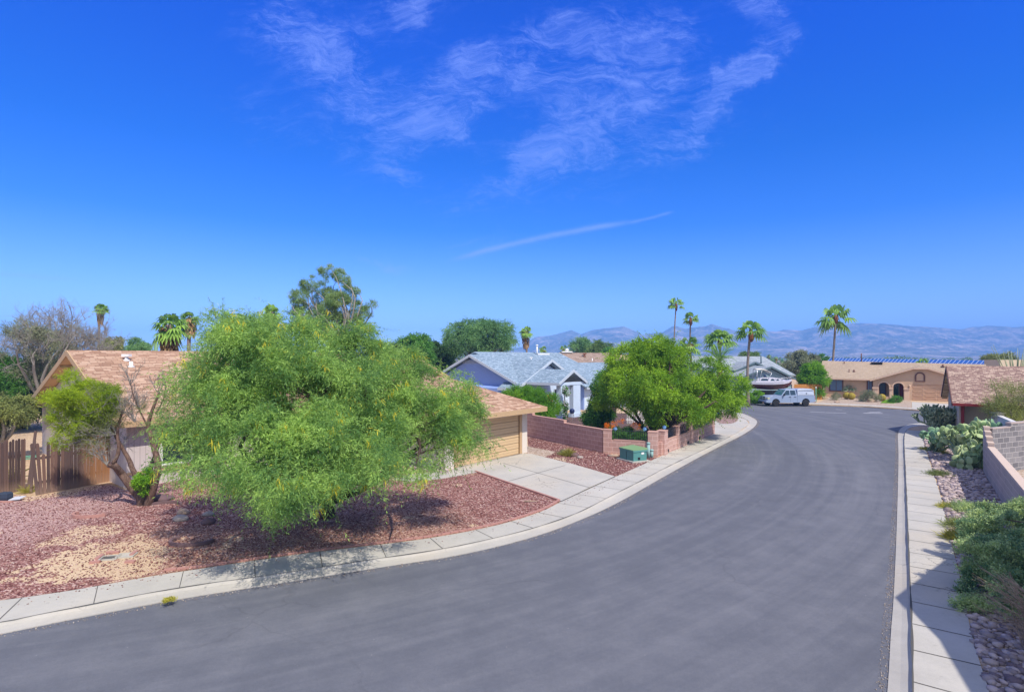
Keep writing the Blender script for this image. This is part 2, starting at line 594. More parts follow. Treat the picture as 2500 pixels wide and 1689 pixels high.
def leafmat(name, c1, c2, c3=None, trans=0.35, rough=0.55, p3=0.9, nscale=0.55):
    m = bpy.data.materials.new(name); m.use_nodes = True
    t = NT(m.node_tree); m.node_tree.nodes.clear()
    geo = t.new('ShaderNodeNewGeometry')
    isl = geo.outputs['Random Per Island']
    n = t.noise(geo.outputs['Position'], nscale, 3, 0.6)
    f = t.m('ADD', t.m('MULTIPLY', isl, 0.4), t.m('MULTIPLY', t.smooth(n, 0.36, 0.66), 0.6))
    c = t.ramp(f, [(0.1, c1), (0.85, c2)])
    if c3: c = t.mix(t.smooth(t.m('ADD', t.m('MULTIPLY', t.noise(geo.outputs['Position'], 2.2, 2), 0.75), t.m('MULTIPLY', isl, 0.25)), p3 - .16, p3 - .10), c, c3)
    d = t.new('ShaderNodeBsdfPrincipled'); t.put(d.inputs['Base Color'], c)
    d.inputs['Roughness'].default_value = rough; d.inputs['Specular IOR Level'].default_value = 0.25
    tr = t.new('ShaderNodeBsdfTranslucent')
    t.put(tr.inputs[0], t.mix(0.5, c, tuple(min(1, x * 1.5) for x in c2)))
    mx = t.new('ShaderNodeMixShader'); mx.inputs[0].default_value = trans
    t.l.new(d.outputs[0], mx.inputs[1]); t.l.new(tr.outputs[0], mx.inputs[2])
    o = t.new('ShaderNodeOutputMaterial'); t.l.new(mx.outputs[0], o.inputs[0])
    return m


def barkmat(name, c1, c2):
    m, t = base_mat(name, 0.95, 0.1)
    n = t.noise(t.scale(t.pos, (6, 6, 1.6)), 3.0, 5, 0.7)
    t.put(t.b.inputs['Base Color'], t.ramp(n, [(0.35, c1), (0.7, c2)]))
    bump(t, n, 0.8, 0.03)
    return m


def glass_mat(name, col=(0.02, 0.03, 0.04), rough=0.06):
    m, t = base_mat(name, rough, 0.8)
    t.put(t.b.inputs['Base Color'], rgb(col))
    return m


M = {}
# --- ground surfaces
def mk_asphalt():
    m, t = base_mat('asphalt', 0.88, 0.25)
    fine = t.m('ADD', t.m('MULTIPLY', t.noise(t.pos, 95, 2, 0.7), 0.5), t.m('ADD', t.m('MULTIPLY', t.noise(t.pos, 32, 3, 0.8), 0.3), t.m('MULTIPLY', t.noise(t.pos, 11, 3, 0.8), 0.2)))
    mid = t.noise(t.pos, 1.1, 5, 0.65)
    # tyre-worn bands that run along the street
    sp = t.new('ShaderNodeSeparateXYZ'); t.l.new(t.pos, sp.inputs[0])
    dx = t.m('ADD', sp.outputs[0], 21.0); dy = t.m('SUBTRACT', sp.outputs[1], 45.0)
    rr = t.m('SQRT', t.m('ADD', t.m('MULTIPLY', dx, dx), t.m('MULTIPLY', dy, dy)))
    th = t.m('ARCTAN2', dy, dx)
    cmb = t.new('ShaderNodeCombineXYZ'); t.put(cmb.inputs[0], rr); t.put(cmb.inputs[1], t.m('MULTIPLY', th, 1.3))
    st = t.noise(cmb.outputs[0], 0.75, 4, 0.6)
    st2 = t.noise(cmb.outputs[0], 2.6, 4, 0.65)
    crk = t.new('ShaderNodeTexVoronoi', feature='DISTANCE_TO_EDGE'); wv = t.new('ShaderNodeVectorMath', operation='ADD'); t.l.new(t.pos, wv.inputs[0])
    nz = t.new('ShaderNodeTexNoise'); nz.inputs['Scale'].default_value = 1.3; nz.inputs['Detail'].default_value = 5; t.l.new(t.pos, nz.inputs['Vector']); t.l.new(nz.outputs['Color'], wv.inputs[1])
    t.l.new(wv.outputs[0], crk.inputs['Vector']); crk.inputs['Scale'].default_value = 0.13
    c = t.ramp(t.m('ADD', t.m('MULTIPLY', mid, 0.22), t.m('ADD', t.m('MULTIPLY', t.m('ADD', st, t.m('MULTIPLY', st2, 0.8)), 0.24), 0.165)),
               [(0.30, (0.082, 0.086, 0.104)), (0.47, (0.122, 0.127, 0.146)), (0.62, (0.190, 0.192, 0.208))])
    c = hsvar(t, c, fine, 1.5)
    # pale stone chips
    v = t.new('ShaderNodeTexVoronoi'); t.l.new(t.pos, v.inputs['Vector']); v.inputs['Scale'].default_value = 12.0
    spk = t.m('MULTIPLY', t.m('LESS_THAN', v.outputs['Distance'], 0.10), t.m('GREATER_THAN', t.noise(t.pos, 7.0, 2), 0.66))
    c = t.mix(t.m('MULTIPLY', spk, 0.8), c, (0.42, 0.40, 0.40))
    line = t.m('MULTIPLY', t.m('SUBTRACT', 1.0, t.smooth(crk.outputs['Distance'], 0.001, 0.006)), t.smooth(t.noise(t.pos, 0.3, 2), 0.45, 0.6))
    c = t.mix(t.m('MULTIPLY', line, 0.22), c, (0.06, 0.058, 0.065))
    # dark oil spots and old drips
    oil = t.smooth(t.noise(t.pos, 0.8, 4, 0.75), 0.66, 0.78)
    c = t.mix(t.m('MULTIPLY', oil, 0.35), c, (0.05, 0.048, 0.055))
    t.put(t.b.inputs['Base Color'], c)
    bump(t, fine, 0.5, 0.006)
    return m


def mk_concrete(name, col, stain=0.5):
    m, t = base_mat(name, 0.9, 0.2)
    c = hsvar(t, rgb(col), t.noise(t.pos, 0.7, 5, 0.6), stain)
    c = hsvar(t, c, t.noise(t.pos, 50, 3, 0.7), 0.16)
    warm = t.smooth(t.noise(t.pos, 0.35, 3), 0.45, 0.7)
    c = t.mix(t.m('MULTIPLY', warm, 0.35), c, (col[0] * 1.02, col[1] * 0.90, col[2] * 0.74))
    drt = t.smooth(t.noise(t.pos, 2.2, 4, 0.8), 0.60, 0.76)
    c = t.mix(t.m('MULTIPLY', drt, 0.55), c, tuple(x * .55 for x in col))
    crk = t.new('ShaderNodeTexVoronoi', feature='DISTANCE_TO_EDGE'); wv = t.new('ShaderNodeVectorMath', operation='ADD'); t.l.new(t.pos, wv.inputs[0])
    nz = t.new('ShaderNodeTexNoise'); nz.inputs['Scale'].default_value = 2.3; nz.inputs['Detail'].default_value = 5; t.l.new(t.pos, nz.inputs['Vector']); t.l.new(nz.outputs['Color'], wv.inputs[1])
    t.l.new(wv.outputs[0], crk.inputs['Vector']); crk.inputs['Scale'].default_value = 0.22
    line = t.m('MULTIPLY', t.m('SUBTRACT', 1.0, t.smooth(crk.outputs['Distance'], 0.001, 0.005)), t.smooth(t.noise(t.pos, 0.35, 2), 0.5, 0.6))
    c = t.mix(t.m('MULTIPLY', line, 0.6), c, (0.12, 0.11, 0.10))
    c = hsvar(t, c, t.noise(t.pos, 9, 4, 0.8), 0.22)
    t.put(t.b.inputs['Base Color'], c)
    bump(t, t.noise(t.pos, 80, 3), 0.2, 0.004)
    return m


def mk_gravel(name, cs, bare, bare_lo=0.56, bare_hi=0.66, spots=(), size=26.0, litter=None, pale=None):
    """crushed rock with a colour for each stone, over bare dirt patches"""
    m, t = base_mat(name, 0.95, 0.12)
    v = t.new('ShaderNodeTexVoronoi'); t.l.new(t.pos, v.inputs['Vector']); v.inputs['Scale'].default_value = size
    hue = t.new('ShaderNodeSeparateColor'); t.l.new(v.outputs['Color'], hue.inputs[0])
    c = t.ramp(hue.outputs[0], cs)
    c = hsvar(t, c, t.noise(t.pos, 1.2, 4, 0.6), 0.4)
    if pale:      # an older, sun-bleached pinkish batch of the same rock
        sp = t.new('ShaderNodeSeparateXYZ'); t.l.new(t.pos, sp.inputs[0])
        e = t.m('ADD', sp.outputs[0], t.m('MULTIPLY', t.noise(t.pos, .5, 4), 4.0))
        c = t.mix(t.m('MULTIPLY', t.m('SUBTRACT', 1.0, t.smooth(e, pale[0], pale[1])), 0.55), c, (0.58, 0.40, 0.375))
    bn = t.noise(t.pos, 0.55, 5, 0.7)
    f = t.smooth(bn, bare_lo, bare_hi)
    for (x, y, r, k) in spots:
        dn = t.new('ShaderNodeVectorMath', operation='DISTANCE'); t.l.new(t.pos, dn.inputs[0]); dn.inputs[1].default_value = (x, y, 0.1)
        dd = t.m('ADD', dn.outputs['Value'], t.m('MULTIPLY', t.m('SUBTRACT', t.noise(t.pos, 1.6, 4, .7), .5), r * 2.2))
        g = t.m('MULTIPLY', t.m('SUBTRACT', 1.0, t.smooth(dd, r * .55, r)), k)
        f = t.m('MAXIMUM', f, g)
    bc = hsvar(t, rgb(bare), t.noise(t.pos, 9, 4, 0.7), 0.4)
    # stones still lie loose on the bare dirt
    thr = t.m('GREATER_THAN', t.m('ADD', t.m('MULTIPLY', f, 1.15), t.m('MULTIPLY', hue.outputs[1], -0.6)), 0.38)
    c = t.mix(thr, c, bc)
    if litter:
        ln = t.noise(t.scale(t.pos, (1, 3.5, 1), (0, 0, .8)), 26, 3, 0.7)
        lm = t.m('MULTIPLY', t.smooth(ln, 0.46, 0.60), 0.85)
        mk = None
        for (x, y, r) in litter:
            dn = t.new('ShaderNodeVectorMath', operation='DISTANCE'); t.l.new(t.pos, dn.inputs[0]); dn.inputs[1].default_value = (x, y, 0.1)
            g = t.m('SUBTRACT', 1.0, t.smooth(dn.outputs['Value'], r * .5, r))
            mk = g if mk is None else t.m('MAXIMUM', mk, g)
        c = t.mix(t.m('MULTIPLY', lm, mk), c, (0.50, 0.33, 0.20))
    t.put(t.b.inputs['Base Color'], c)
    bump(t, t.m('MULTIPLY', v.outputs['Distance'], -1.0), 0.9, 0.03)
    return m


M['asphalt'] = mk_asphalt()
M['concrete'] = mk_concrete('pale concrete', (0.47, 0.445, 0.39))
M['kerbc'] = mk_concrete('kerb concrete', (0.43, 0.405, 0.36))
M['joint'] = plain('joint dirt', (0.10, 0.095, 0.085), 0.95, 0.3)
M['desert'] = mk_gravel('desert ground', [(0.0, (0.26, 0.19, 0.13)), (0.5, (0.34, 0.25, 0.17)), (1.0, (0.44, 0.34, 0.25))], (0.36, 0.27, 0.18), size=8.0)
gs = [G(255, 1360), G(215, 1300), G(330, 1385), G(190, 1190), G(120, 1205), G(170, 1320)]
M['lava'] = mk_gravel('red lava gravel', [(0.0, (0.10, 0.035, 0.034)), (0.35, (0.235, 0.095, 0.082)), (0.7, (0.40, 0.20, 0.165)), (1.0, (0.68, 0.50, 0.43))],
                      (0.66, 0.49, 0.32), 0.57, 0.70,
                      spots=[(gs[0].x, gs[0].y, 1.9, 1.0), (gs[1].x, gs[1].y, 1.1, .7), (gs[2].x, gs[2].y, 1.0, .9), (gs[3].x, gs[3].y, 1.1, 1.0), (gs[4].x, gs[4].y, 1.3, .8), (gs[5].x, gs[5].y, .7, .7)], size=24,
                      litter=[(-7.5, 14.6, 3.2), (-4.0, 17.0, 3.4), (-9.5, 15.4, 2.2), (-6, 19, 4)], pale=(-13.5, -9.5))
gp = G(1365, 1122)
M['lava2'] = mk_gravel('dark red gravel', [(0.0, (0.10, 0.035, 0.038)), (0.5, (0.22, 0.085, 0.08)), (0.8, (0.34, 0.17, 0.14)), (1.0, (0.62, 0.46, 0.40))],
                       (0.56, 0.44, 0.30), 0.62, 0.74, spots=[(gp.x, gp.y, .9, 1.0)], size=20)
M['pinkgravel'] = mk_gravel('pink gravel', [(0.0, (0.16, 0.08, 0.075)), (0.5, (0.30, 0.19, 0.16)), (1.0, (0.50, 0.38, 0.32))], (0.42, 0.32, 0.25), 0.62, 0.75, size=18)
M['tangravel'] = mk_gravel('tan gravel', [(0.0, (0.28, 0.20, 0.14)), (0.5, (0.42, 0.32, 0.24)), (1.0, (0.60, 0.50, 0.42))], (0.5, 0.40, 0.29), 0.58, 0.7, size=16)
M['backdirt'] = mk_gravel('yard dirt', [(0.0, (0.42, 0.28, 0.17)), (0.5, (0.54, 0.38, 0.24)), (1.0, (0.62, 0.47, 0.32))], (0.55, 0.40, 0.25), 0.4, 0.7, size=14)
M['mulch'] = mk_gravel('dark bark mulch', [(0.0, (0.05, 0.028, 0.028)), (0.5, (0.12, 0.07, 0.065)), (1.0, (0.26, 0.17, 0.14))], (0.30, 0.2, 0.15), 0.6, 0.72, size=14)
M['grass'] = mk_gravel('far grass', [(0.0, (0.14, 0.18, 0.05)), (0.5, (0.24, 0.28, 0.09)), (1.0, (0.36, 0.34, 0.16))], (0.38, 0.33, 0.2), 0.6, 0.75, size=3)
# --- walls
M['stucco_a'] = stucco('warm grey stucco', (0.46, 0.385, 0.34))
M['siding_a'] = stucco('grooved grey siding', (0.57, 0.50, 0.47), groove=True)
M['trim_a'] = plain('tan trim paint', (0.50, 0.34, 0.19), 0.7)
M['door_a'] = plain('beige garage paint', (0.62, 0.45, 0.26), 0.6, 0.15)
M['soffit'] = plain('ochre soffit', (0.66, 0.43, 0.23), 0.8)
M['white_wall'] = stucco('off white stucco', (0.70, 0.64, 0.56))
M['shingle_a'] = shingle('tan brown shingles', (0.29, 0.165, 0.105), (0.43, 0.265, 0.175), (0.58, 0.40, 0.28), 0.42, 0.145)
M['shingle_b'] = shingle('pale blue grey shingles', (0.165, 0.225, 0.285), (0.25, 0.335, 0.41), (0.36, 0.45, 0.53), 0.30, 0.13)
M['shingle_c'] = shingle('pale grey shingles', (0.25, 0.28, 0.31), (0.33, 0.37, 0.40), (0.40, 0.44, 0.47), 0.4, 0.16)
M['shingle_d'] = shingle('sand shingles', (0.38, 0.285, 0.20), (0.44, 0.335, 0.24), (0.50, 0.39, 0.28), 0.25, 0.10)
M['shingle_f'] = shingle('mixed brown shingles', (0.21, 0.13, 0.11), (0.34, 0.225, 0.18), (0.56, 0.42, 0.32), 0.26, 0.115)
M['shingle_g'] = shingle('taupe shingles', (0.22, 0.155, 0.12), (0.33, 0.24, 0.19), (0.40, 0.30, 0.24), 0.4, 0.16)
M['blue_shaded'] = stucco('shaded blue stucco', (0.24, 0.34, 0.64))  # deep blue of the shaded gable side put into the stucco colour
M['blue_lit'] = stucco('sunlit blue stucco', (0.54, 0.64, 0.76))  # lit copy of the house stucco for the sunny street front and porch
M['blue_trim'] = plain('grey blue trim', (0.50, 0.56, 0.62), 0.6, 0.15)
M['teal_wall'] = stucco('teal grey stucco', (0.27, 0.37, 0.39))
M['teal_trim'] = plain('slate trim', (0.10, 0.15, 0.17), 0.6)
M['tan_wall'] = stucco('sand stucco', (0.56, 0.385, 0.26))
M['tan_door'] = plain('tan garage paint', (0.60, 0.40, 0.26), 0.6, 0.12)
M['tan_trim'] = stucco('pinkish stucco trim', (0.68, 0.48, 0.35))
M['brown_trim'] = plain('dark brown trim', (0.13, 0.06, 0.045), 0.6)
M['red_trim'] = plain('oxblood paint', (0.25, 0.03, 0.03), 0.6)
M['pink_post'] = plain('salmon paint', (0.60, 0.27, 0.18), 0.7)
M['f_wall'] = stucco('buff stucco', (0.55, 0.46, 0.33))
M['glass'] = glass_mat('window glass')
M['glass_blue'] = glass_mat('blue reflecting glass', (0.10, 0.17, 0.30), 0.12)
M['blind'] = plain('pale blinds', (0.13, 0.19, 0.30), 0.3, 0.8, 5)
M['block'] = bricky('mauve concrete block', (0.45, 0.27, 0.225), (0.54, 0.335, 0.28), (0.68, 0.49, 0.42), 0.46, 0.235, 0.013, big=.35)
M['block_cap'] = plain('mauve block cap', (0.52, 0.31, 0.25), 0.9, 0.3, bmp=0.3)
M['gblock'] = bricky('grey concrete block', (0.155, 0.15, 0.16), (0.27, 0.255, 0.26), (0.40, 0.38, 0.37), 0.47, 0.235, 0.015, var=0.3)
M['pblock'] = bricky('painted tan block', (0.40, 0.33, 0.30), (0.47, 0.385, 0.345), (0.60, 0.51, 0.46), 0.46, 0.235, 0.012, bmp=0.5)
M['pblock_cap'] = plain('tan block cap', (0.60, 0.47, 0.37), 0.9, 0.25, bmp=0.3)
M['wblock'] = plain('white painted wall', (0.62, 0.60, 0.58), 0.85, 0.2)
M['iron'] = plain('black iron', (0.02, 0.022, 0.03), 0.45)
M['fence'] = None
def mk_fence():
    m, t = base_mat('weathered fence boards', 0.92, 0.1)
    sp = t.new('ShaderNodeSeparateXYZ'); t.l.new(t.pos, sp.inputs[0])
    g = t.noise(t.scale(t.pos, (14, 14, 1.0)), 3.0, 5, 0.7)
    c = t.ramp(t.m('ADD', t.m('MULTIPLY', t.isl, 0.6), t.m('MULTIPLY', g, 0.4)), [(0.15, (0.065, 0.042, 0.036)), (0.55, (0.135, 0.09, 0.078)), (0.9, (0.24, 0.135, 0.095))])
    # fresher orange boards near the house end
    warm = t.smooth(sp.outputs[0], -17.05, -16.75)
    c = t.mix(t.m('MULTIPLY', warm, 0.7), c, (0.42, 0.20, 0.08))
    dust = t.m('MULTIPLY', t.m('SUBTRACT', 1.0, t.smooth(sp.outputs[2], 0.12, 0.6)), 0.45)
    c = t.mix(dust, c, (0.36, 0.25, 0.18))
    t.put(t.b.inputs['Base Color'], c); bump(t, g, 0.6, 0.01)
    return m
M['fence'] = mk_fence()
M['cedar'] = plain('orange cedar boards', (0.46, 0.20, 0.05), 0.8, 0.5, 8)
# --- foliage
M['acacia'] = leafmat('feathery acacia leaf', (0.060, 0.165, 0.050), (0.40, 0.60, 0.130), (0.82, 0.74, 0.08), 0.32, p3=0.87, nscale=1.3)
M['acacia_low'] = leafmat('blue green acacia leaf', (0.060, 0.155, 0.055), (0.15, 0.30, 0.075), (0.60, 0.46, 0.03), 0.35, p3=0.86)
M['lime'] = leafmat('lime green leaf', (0.16, 0.27, 0.015), (0.48, 0.60, 0.03), None, 0.4)
M['olive_bush'] = leafmat('olive twig leaf', (0.130, 0.169, 0.058), (0.325, 0.364, 0.104), None, 0.3)
M['verde'] = leafmat('yellow green leaf', (0.07, 0.19, 0.015), (0.36, 0.56, 0.035), None, 0.3, nscale=0.8)
M['green'] = leafmat('mid green leaf', (0.053, 0.150, 0.030), (0.150, 0.360, 0.053), None, 0.3)
M['dark'] = leafmat('dark green leaf', (0.026, 0.072, 0.019), (0.090, 0.168, 0.042), None, 0.25)
M['pine'] = leafmat('pine needles', (0.11, 0.22, 0.08), (0.34, 0.46, 0.15), None, 0.3, nscale=0.9)
M['mesq'] = leafmat('blue green mesquite leaf', (0.085, 0.200, 0.070), (0.24, 0.42, 0.14), None, 0.3)
M['sage'] = leafmat('silver sage leaf', (0.055, 0.17, 0.085), (0.58, 0.70, 0.28), None, 0.25, nscale=2.2)
M['greytw'] = leafmat('grey olive leaf', (0.149, 0.176, 0.101), (0.324, 0.351, 0.203), None, 0.2)
M['shrub'] = leafmat('bright shrub leaf', (0.084, 0.238, 0.017), (0.252, 0.476, 0.028), None, 0.35)
M['palm'] = leafmat('palm frond', (0.088, 0.208, 0.045), (0.304, 0.496, 0.088), None, 0.3)
M['skirt'] = leafmat('dead palm frond', (0.22, 0.13, 0.06), (0.48, 0.31, 0.14), None, 0.2)
M['yel'] = leafmat('yellow weed', (0.24, 0.24, 0.05), (0.50, 0.46, 0.06), None, 0.3)
M['orangefl'] = leafmat('orange blossom', (0.75, 0.16, 0.01), (0.90, 0.30, 0.02), None, 0.3)
M['whitefl'] = leafmat('white blossom', (0.75, 0.70, 0.72), (0.9, 0.85, 0.88), None, 0.3)
M['far_tree'] = leafmat('far tree leaf', (0.075, 0.150, 0.038), (0.195, 0.300, 0.068), None, 0.25)
M['bark'] = barkmat('dark bark', (0.04, 0.028, 0.022), (0.12, 0.085, 0.065))
M['barkb'] = barkmat('brown bark', (0.075, 0.045, 0.035), (0.24, 0.155, 0.115))
M['twig'] = barkmat('grey twig', (0.20, 0.18, 0.15), (0.40, 0.37, 0.33))
M['deadstem'] = barkmat('tan dead stem', (0.34, 0.24, 0.17), (0.58, 0.46, 0.36))
M['palmtrunk'] = barkmat('palm trunk', (0.16, 0.12, 0.095), (0.34, 0.28, 0.23))
M['palmboot'] = barkmat('brown palm boots', (0.13, 0.045, 0.025), (0.32, 0.14, 0.07))
M['barrel'] = plain('golden spines', (.30, .23, .03), .85, .5, 9)
M['pad'] = None
def mk_pad(name, c1, c2):
    m, t = base_mat(name, 0.6, 0.3)
    c = t.ramp(t.m('ADD', t.m('MULTIPLY', t.isl, 0.7), t.m('MULTIPLY', t.noise(t.pos, 3, 3), 0.3)), [(0.15, c1), (0.85, c2)])
    v = t.vor(t.pos, 26.0)
    c = t.mix(t.m('MULTIPLY', t.m('LESS_THAN', v, 0.16), 0.7), c, (0.55, 0.5, 0.3))
    t.put(t.b.inputs['Base Color'], c)
    return m
M['pad'] = mk_pad('prickly pear pad', (0.20, 0.32, 0.13), (0.52, 0.60, 0.30))
M['paddark'] = mk_pad('dark green pad', (0.10, 0.22, 0.13), (0.24, 0.38, 0.20))  # darker, bluer green than the pale pads
M['cholla'] = mk_pad('cholla joint', (0.10, 0.16, 0.08), (0.44, 0.48, 0.28))
def mk_stone(name, cs):
    m, t = base_mat(name, 0.85, 0.2)
    c = t.ramp(t.isl, cs)
    c = hsvar(t, c, t.noise(t.pos, 12, 4, 0.7), 0.4)
    t.put(t.b.inputs['Base Color'], c)
    return m
M['river'] = mk_stone('river stones', [(0.0, (0.17, 0.125, 0.135)), (0.35, (0.30, 0.24, 0.23)), (0.7, (0.46, 0.37, 0.34)), (1.0, (0.56, 0.45, 0.42))])
M['lavast'] = mk_stone('loose lava stones', [(0.0, (0.10, 0.035, 0.034)), (0.45, (0.22, 0.09, 0.08)), (0.8, (0.38, 0.20, 0.165)), (1.0, (0.70, 0.55, 0.47))])
M['rock'] = plain('tan rock', (0.40, 0.29, 0.21), 0.9, 0.6, 6, 0.5)
M['pinkpaver'] = plain('pink paver', (0.44, 0.23, 0.19), 0.9, 0.35, 5, 0.4)
# --- objects
M['teal_metal'] = None
def mk_utility():
    m, t = base_mat('weathered green metal', 0.55, 0.4)
    up = t.new('ShaderNodeSeparateXYZ'); t.l.new(t.pos, up.inputs[0])
    c = hsvar(t, rgb((0.085, 0.25, 0.23)), t.noise(t.pos, 3, 5, .7), 0.6)
    lid = t.smooth(up.outputs[2], 0.66, 0.71)
    c = t.mix(t.m('MULTIPLY', lid, 0.75), c, (0.24, 0.36, 0.13))
    t.put(t.b.inputs['Base Color'], c)
    return m
M['teal_metal'] = mk_utility()
M['ped'] = plain('faded green plastic', (0.26, 0.42, 0.40), 0.6, 0.2)
M['paint_silver'] = plain('silver blue car paint', (0.27, 0.34, 0.47), 0.28, 0.05, spec=0.6)
M['paint_white'] = plain('white topper paint', (0.40, 0.45, 0.55), 0.3, 0.04, spec=0.5)
M['chrome'] = plain('chrome', (0.55, 0.56, 0.60), 0.25, 0.1, metal=0.35, spec=.7)
M['tyre'] = plain('tyre rubber', (0.02, 0.02, 0.022), 0.85, 0.2)
M['blackp'] = plain('black plastic', (0.015, 0.015, 0.018), 0.5, 0.2)
M['carglass'] = glass_mat('vehicle glass', (0.015, 0.04, 0.06), 0.05)
M['windscreen'] = glass_mat('windscreen glass', (0.04, 0.16, 0.19), 0.06)
M['headlamp'] = plain('headlamp lens', (0.50, 0.50, 0.30), 0.15, 0.3, spec=0.8)
M['redlamp'] = plain('tail lamp', (0.45, 0.02, 0.02), 0.2, 0.1, spec=0.8)
M['paint_blue'] = plain('bright blue car paint', (0.005, 0.05, 0.48), 0.2, 0.1, spec=0.7)
M['hull_white'] = plain('white gelcoat', (0.50, 0.49, 0.56), 0.3, 0.06, spec=0.5)
M['hull_dark'] = plain('oxblood hull', (0.085, 0.022, 0.03), 0.3, 0.25, spec=0.5)
M['canvas'] = plain('cream canvas', (0.74, 0.70, 0.60), 0.9, 0.15)
M['white_pt'] = plain('white paint', (0.78, 0.77, 0.75), 0.5, 0.12)
M['greenpost'] = plain('green steel post', (0.13, 0.33, 0.24), 0.5)
M['darkblue'] = plain('navy plastic', (0.02, 0.035, 0.12), 0.4)
M['navycloth'] = plain('dark slate plastic', (0.04, 0.055, 0.085), 0.5)
M['paper'] = plain('pale grey panel', (0.55, 0.56, 0.62), 0.5)
M['solar'] = None
def mk_solar():
    m, t = base_mat('solar cells', 0.25, 0.6)
    bt = t.new('ShaderNodeTexBrick'); t.l.new(t.uv, bt.inputs['Vector']); bt.offset = 0
    bt.inputs['Scale'].default_value = 1.0; bt.inputs['Brick Width'].default_value = 0.5; bt.inputs['Row Height'].default_value = 0.5
    bt.inputs['Mortar Size'].default_value = 0.012
    bt.inputs['Color1'].default_value = (0.012, 0.05, 0.22, 1); bt.inputs['Color2'].default_value = (0.016, 0.06, 0.26, 1); bt.inputs['Mortar'].default_value = (0.08, 0.16, 0.36, 1)
    t.put(t.b.inputs['Base Color'], bt.outputs['Color'])
    return m
M['solar'] = mk_solar()
M['alu'] = plain('aluminium frame', (0.50, 0.58, 0.72), 0.4)
M['leather'] = plain('rust flower', (0.5, 0.1, 0.03), 0.7)
def mk_mountain():
    m, t = base_mat('desert mountain rock', 0.95, 0.05)
    n = t.noise(t.scale(t.pos, (.006, .006, .005)), 2.2, 9, 0.7)
    n2 = t.noise(t.scale(t.pos, (.012, .012, .008)), 5.0, 9, 0.75, 0.6)
    c = t.ramp(n, [(0.32, (0.025, 0.035, 0.035)), (0.50, (0.14, 0.13, 0.12)), (0.66, (0.48, 0.36, 0.33))])
    rk = t.smooth(n2, 0.56, 0.66)
    c = t.mix(t.m('MULTIPLY', rk, 0.75), c, (0.80, 0.66, 0.60))
    t.put(t.b.inputs['Base Color'], c)
    return m
M['mountain'] = mk_mountain()
# ------------------------------------------------------------------ ground, street, yards
def resample(pts, n):
    pts = [Vector(p) for p in pts]
    d = [0.0]
    for a, b in zip(pts, pts[1:]): d.append(d[-1] + (b - a).length)
    out = []
    j = 0
    for i in range(n):
        s_ = d[-1] * i / (n - 1)
        while j < len(pts) - 2 and d[j + 1] < s_: j += 1
        t = (s_ - d[j]) / max(1e-9, d[j + 1] - d[j])
        out.append(pts[j].lerp(pts[j + 1], min(1, max(0, t))))
    return out


def chaikin(pts, k=2):
    pts = [Vector(p) for p in pts]
    for _ in range(k):
        o = [pts[0]]
        for a, b in zip(pts, pts[1:]): o += [a.lerp(b, .25), a.lerp(b, .75)]
        o.append(pts[-1]); pts = o
    return pts


def sheet(name, poly, z, mat, depth=0.0, kind='structure', parent=None):
    """level sheet, with a skirt down when depth > 0"""
    mb = MB()
    loops = [Vector((p[0], p[1], 0)) for p in poly]
    tris = tessellate_polygon([loops])
    vs = [Vector((p.x, p.y, z)) for p in loops]
    fs = []
    for tr in tris:
        a, b, c = (vs[i] for i in tr)
        fs.append(tr if (b - a).cross(c - a).z > 0 else (tr[0], tr[2], tr[1]))
    n = len(vs)
    if depth:
        vs += [v - Vector((0, 0, depth)) for v in vs[:n]]
        fs += [(i, i + n, (i + 1) % n + n, (i + 1) % n) for i in range(n)]
    mb.add(vs, fs)
    return mb.build(name, mat, parent, kind=kind, fixn=False)


gmb = MB()
gmb.add([(-6400, -200, -.05), (7400, -200, -.05), (7400, 3500, -.05), (-6400, 3500, -.05)], [(0, 1, 2, 3)])
struct(gmb.build('ground', M['desert'], fixn=False), 'flat sandy desert ground stretching to the mountains')

# the street lies under everything paved
sheet('road', [(-60, -14), (60, -14), (60, 75), (-60, 75)], 0.0, M['asphalt'])

# ---- left side of the street, near to far
Lroad = chaikin([G(-900, 1690, 0), G(-400, 1615, 0)] + [G(x, y, 0) for x, y in [(0, 1550), (112, 1524), (243, 1499), (425, 1464), (598, 1437), (775, 1409), (887, 1400 - 9), (1000, 1380 - 6), (1104, 1359), (1217, 1334), (1303, 1311), (1382, 1284), (1499, 1234), (1619, 1164), (1749, 1093), (1818, 1060), (1850, 1036), (1846, 1022), (1790, 1001), (1700, 994.5), (1550, 993), (1300, 993)]], 2)
Lgut = chaikin([G(-900, 1655), G(-400, 1580)] + [G(x, y, .11) for x, y in [(0, 1521), (98, 1500), (207, 1479), (361, 1448), (509, 1424), (598, 1413), (775, 1387), (887, 1369), (1000, 1353), (1084, 1340), (1181, 1320), (1265, 1300), (1334, 1280), (1385, 1262), (1425, 1246), (1499, 1207), (1571, 1171), (1632, 1138), (1749, 1083), (1800, 1057), (1832, 1036), (1826, 1024), (1775, 1004), (1700, 997), (1550, 995.5), (1300, 995.5)]], 2)
Lback = chaikin([G(-900, 1610), G(-400, 1525)] + [G(x, y, .11) for x, y in [(0, 1466), (59, 1459), (207, 1437), (361, 1408), (509, 1386), (598, 1372), (767, 1348), (873, 1336), (962, 1326), (1051, 1314), (1138, 1299), (1217, 1282), (1280, 1264), (1331, 1246), (1369, 1225), (1438, 1192), (1499, 1166), (1581, 1129), (1614, 1113), (1734, 1061), (1757, 1049)]], 2)

# the whole left block, raised a kerb's height
blockL = [v for v in Lgut] + [Vector((-70, 58, 0)), Vector((-70, 6, 0))]
sheet('yard_left', blockL, 0.095, M['backdirt'], 0.15)
NK = 120
lr = resample(Lroad, NK); lg = resample(Lgut, NK)


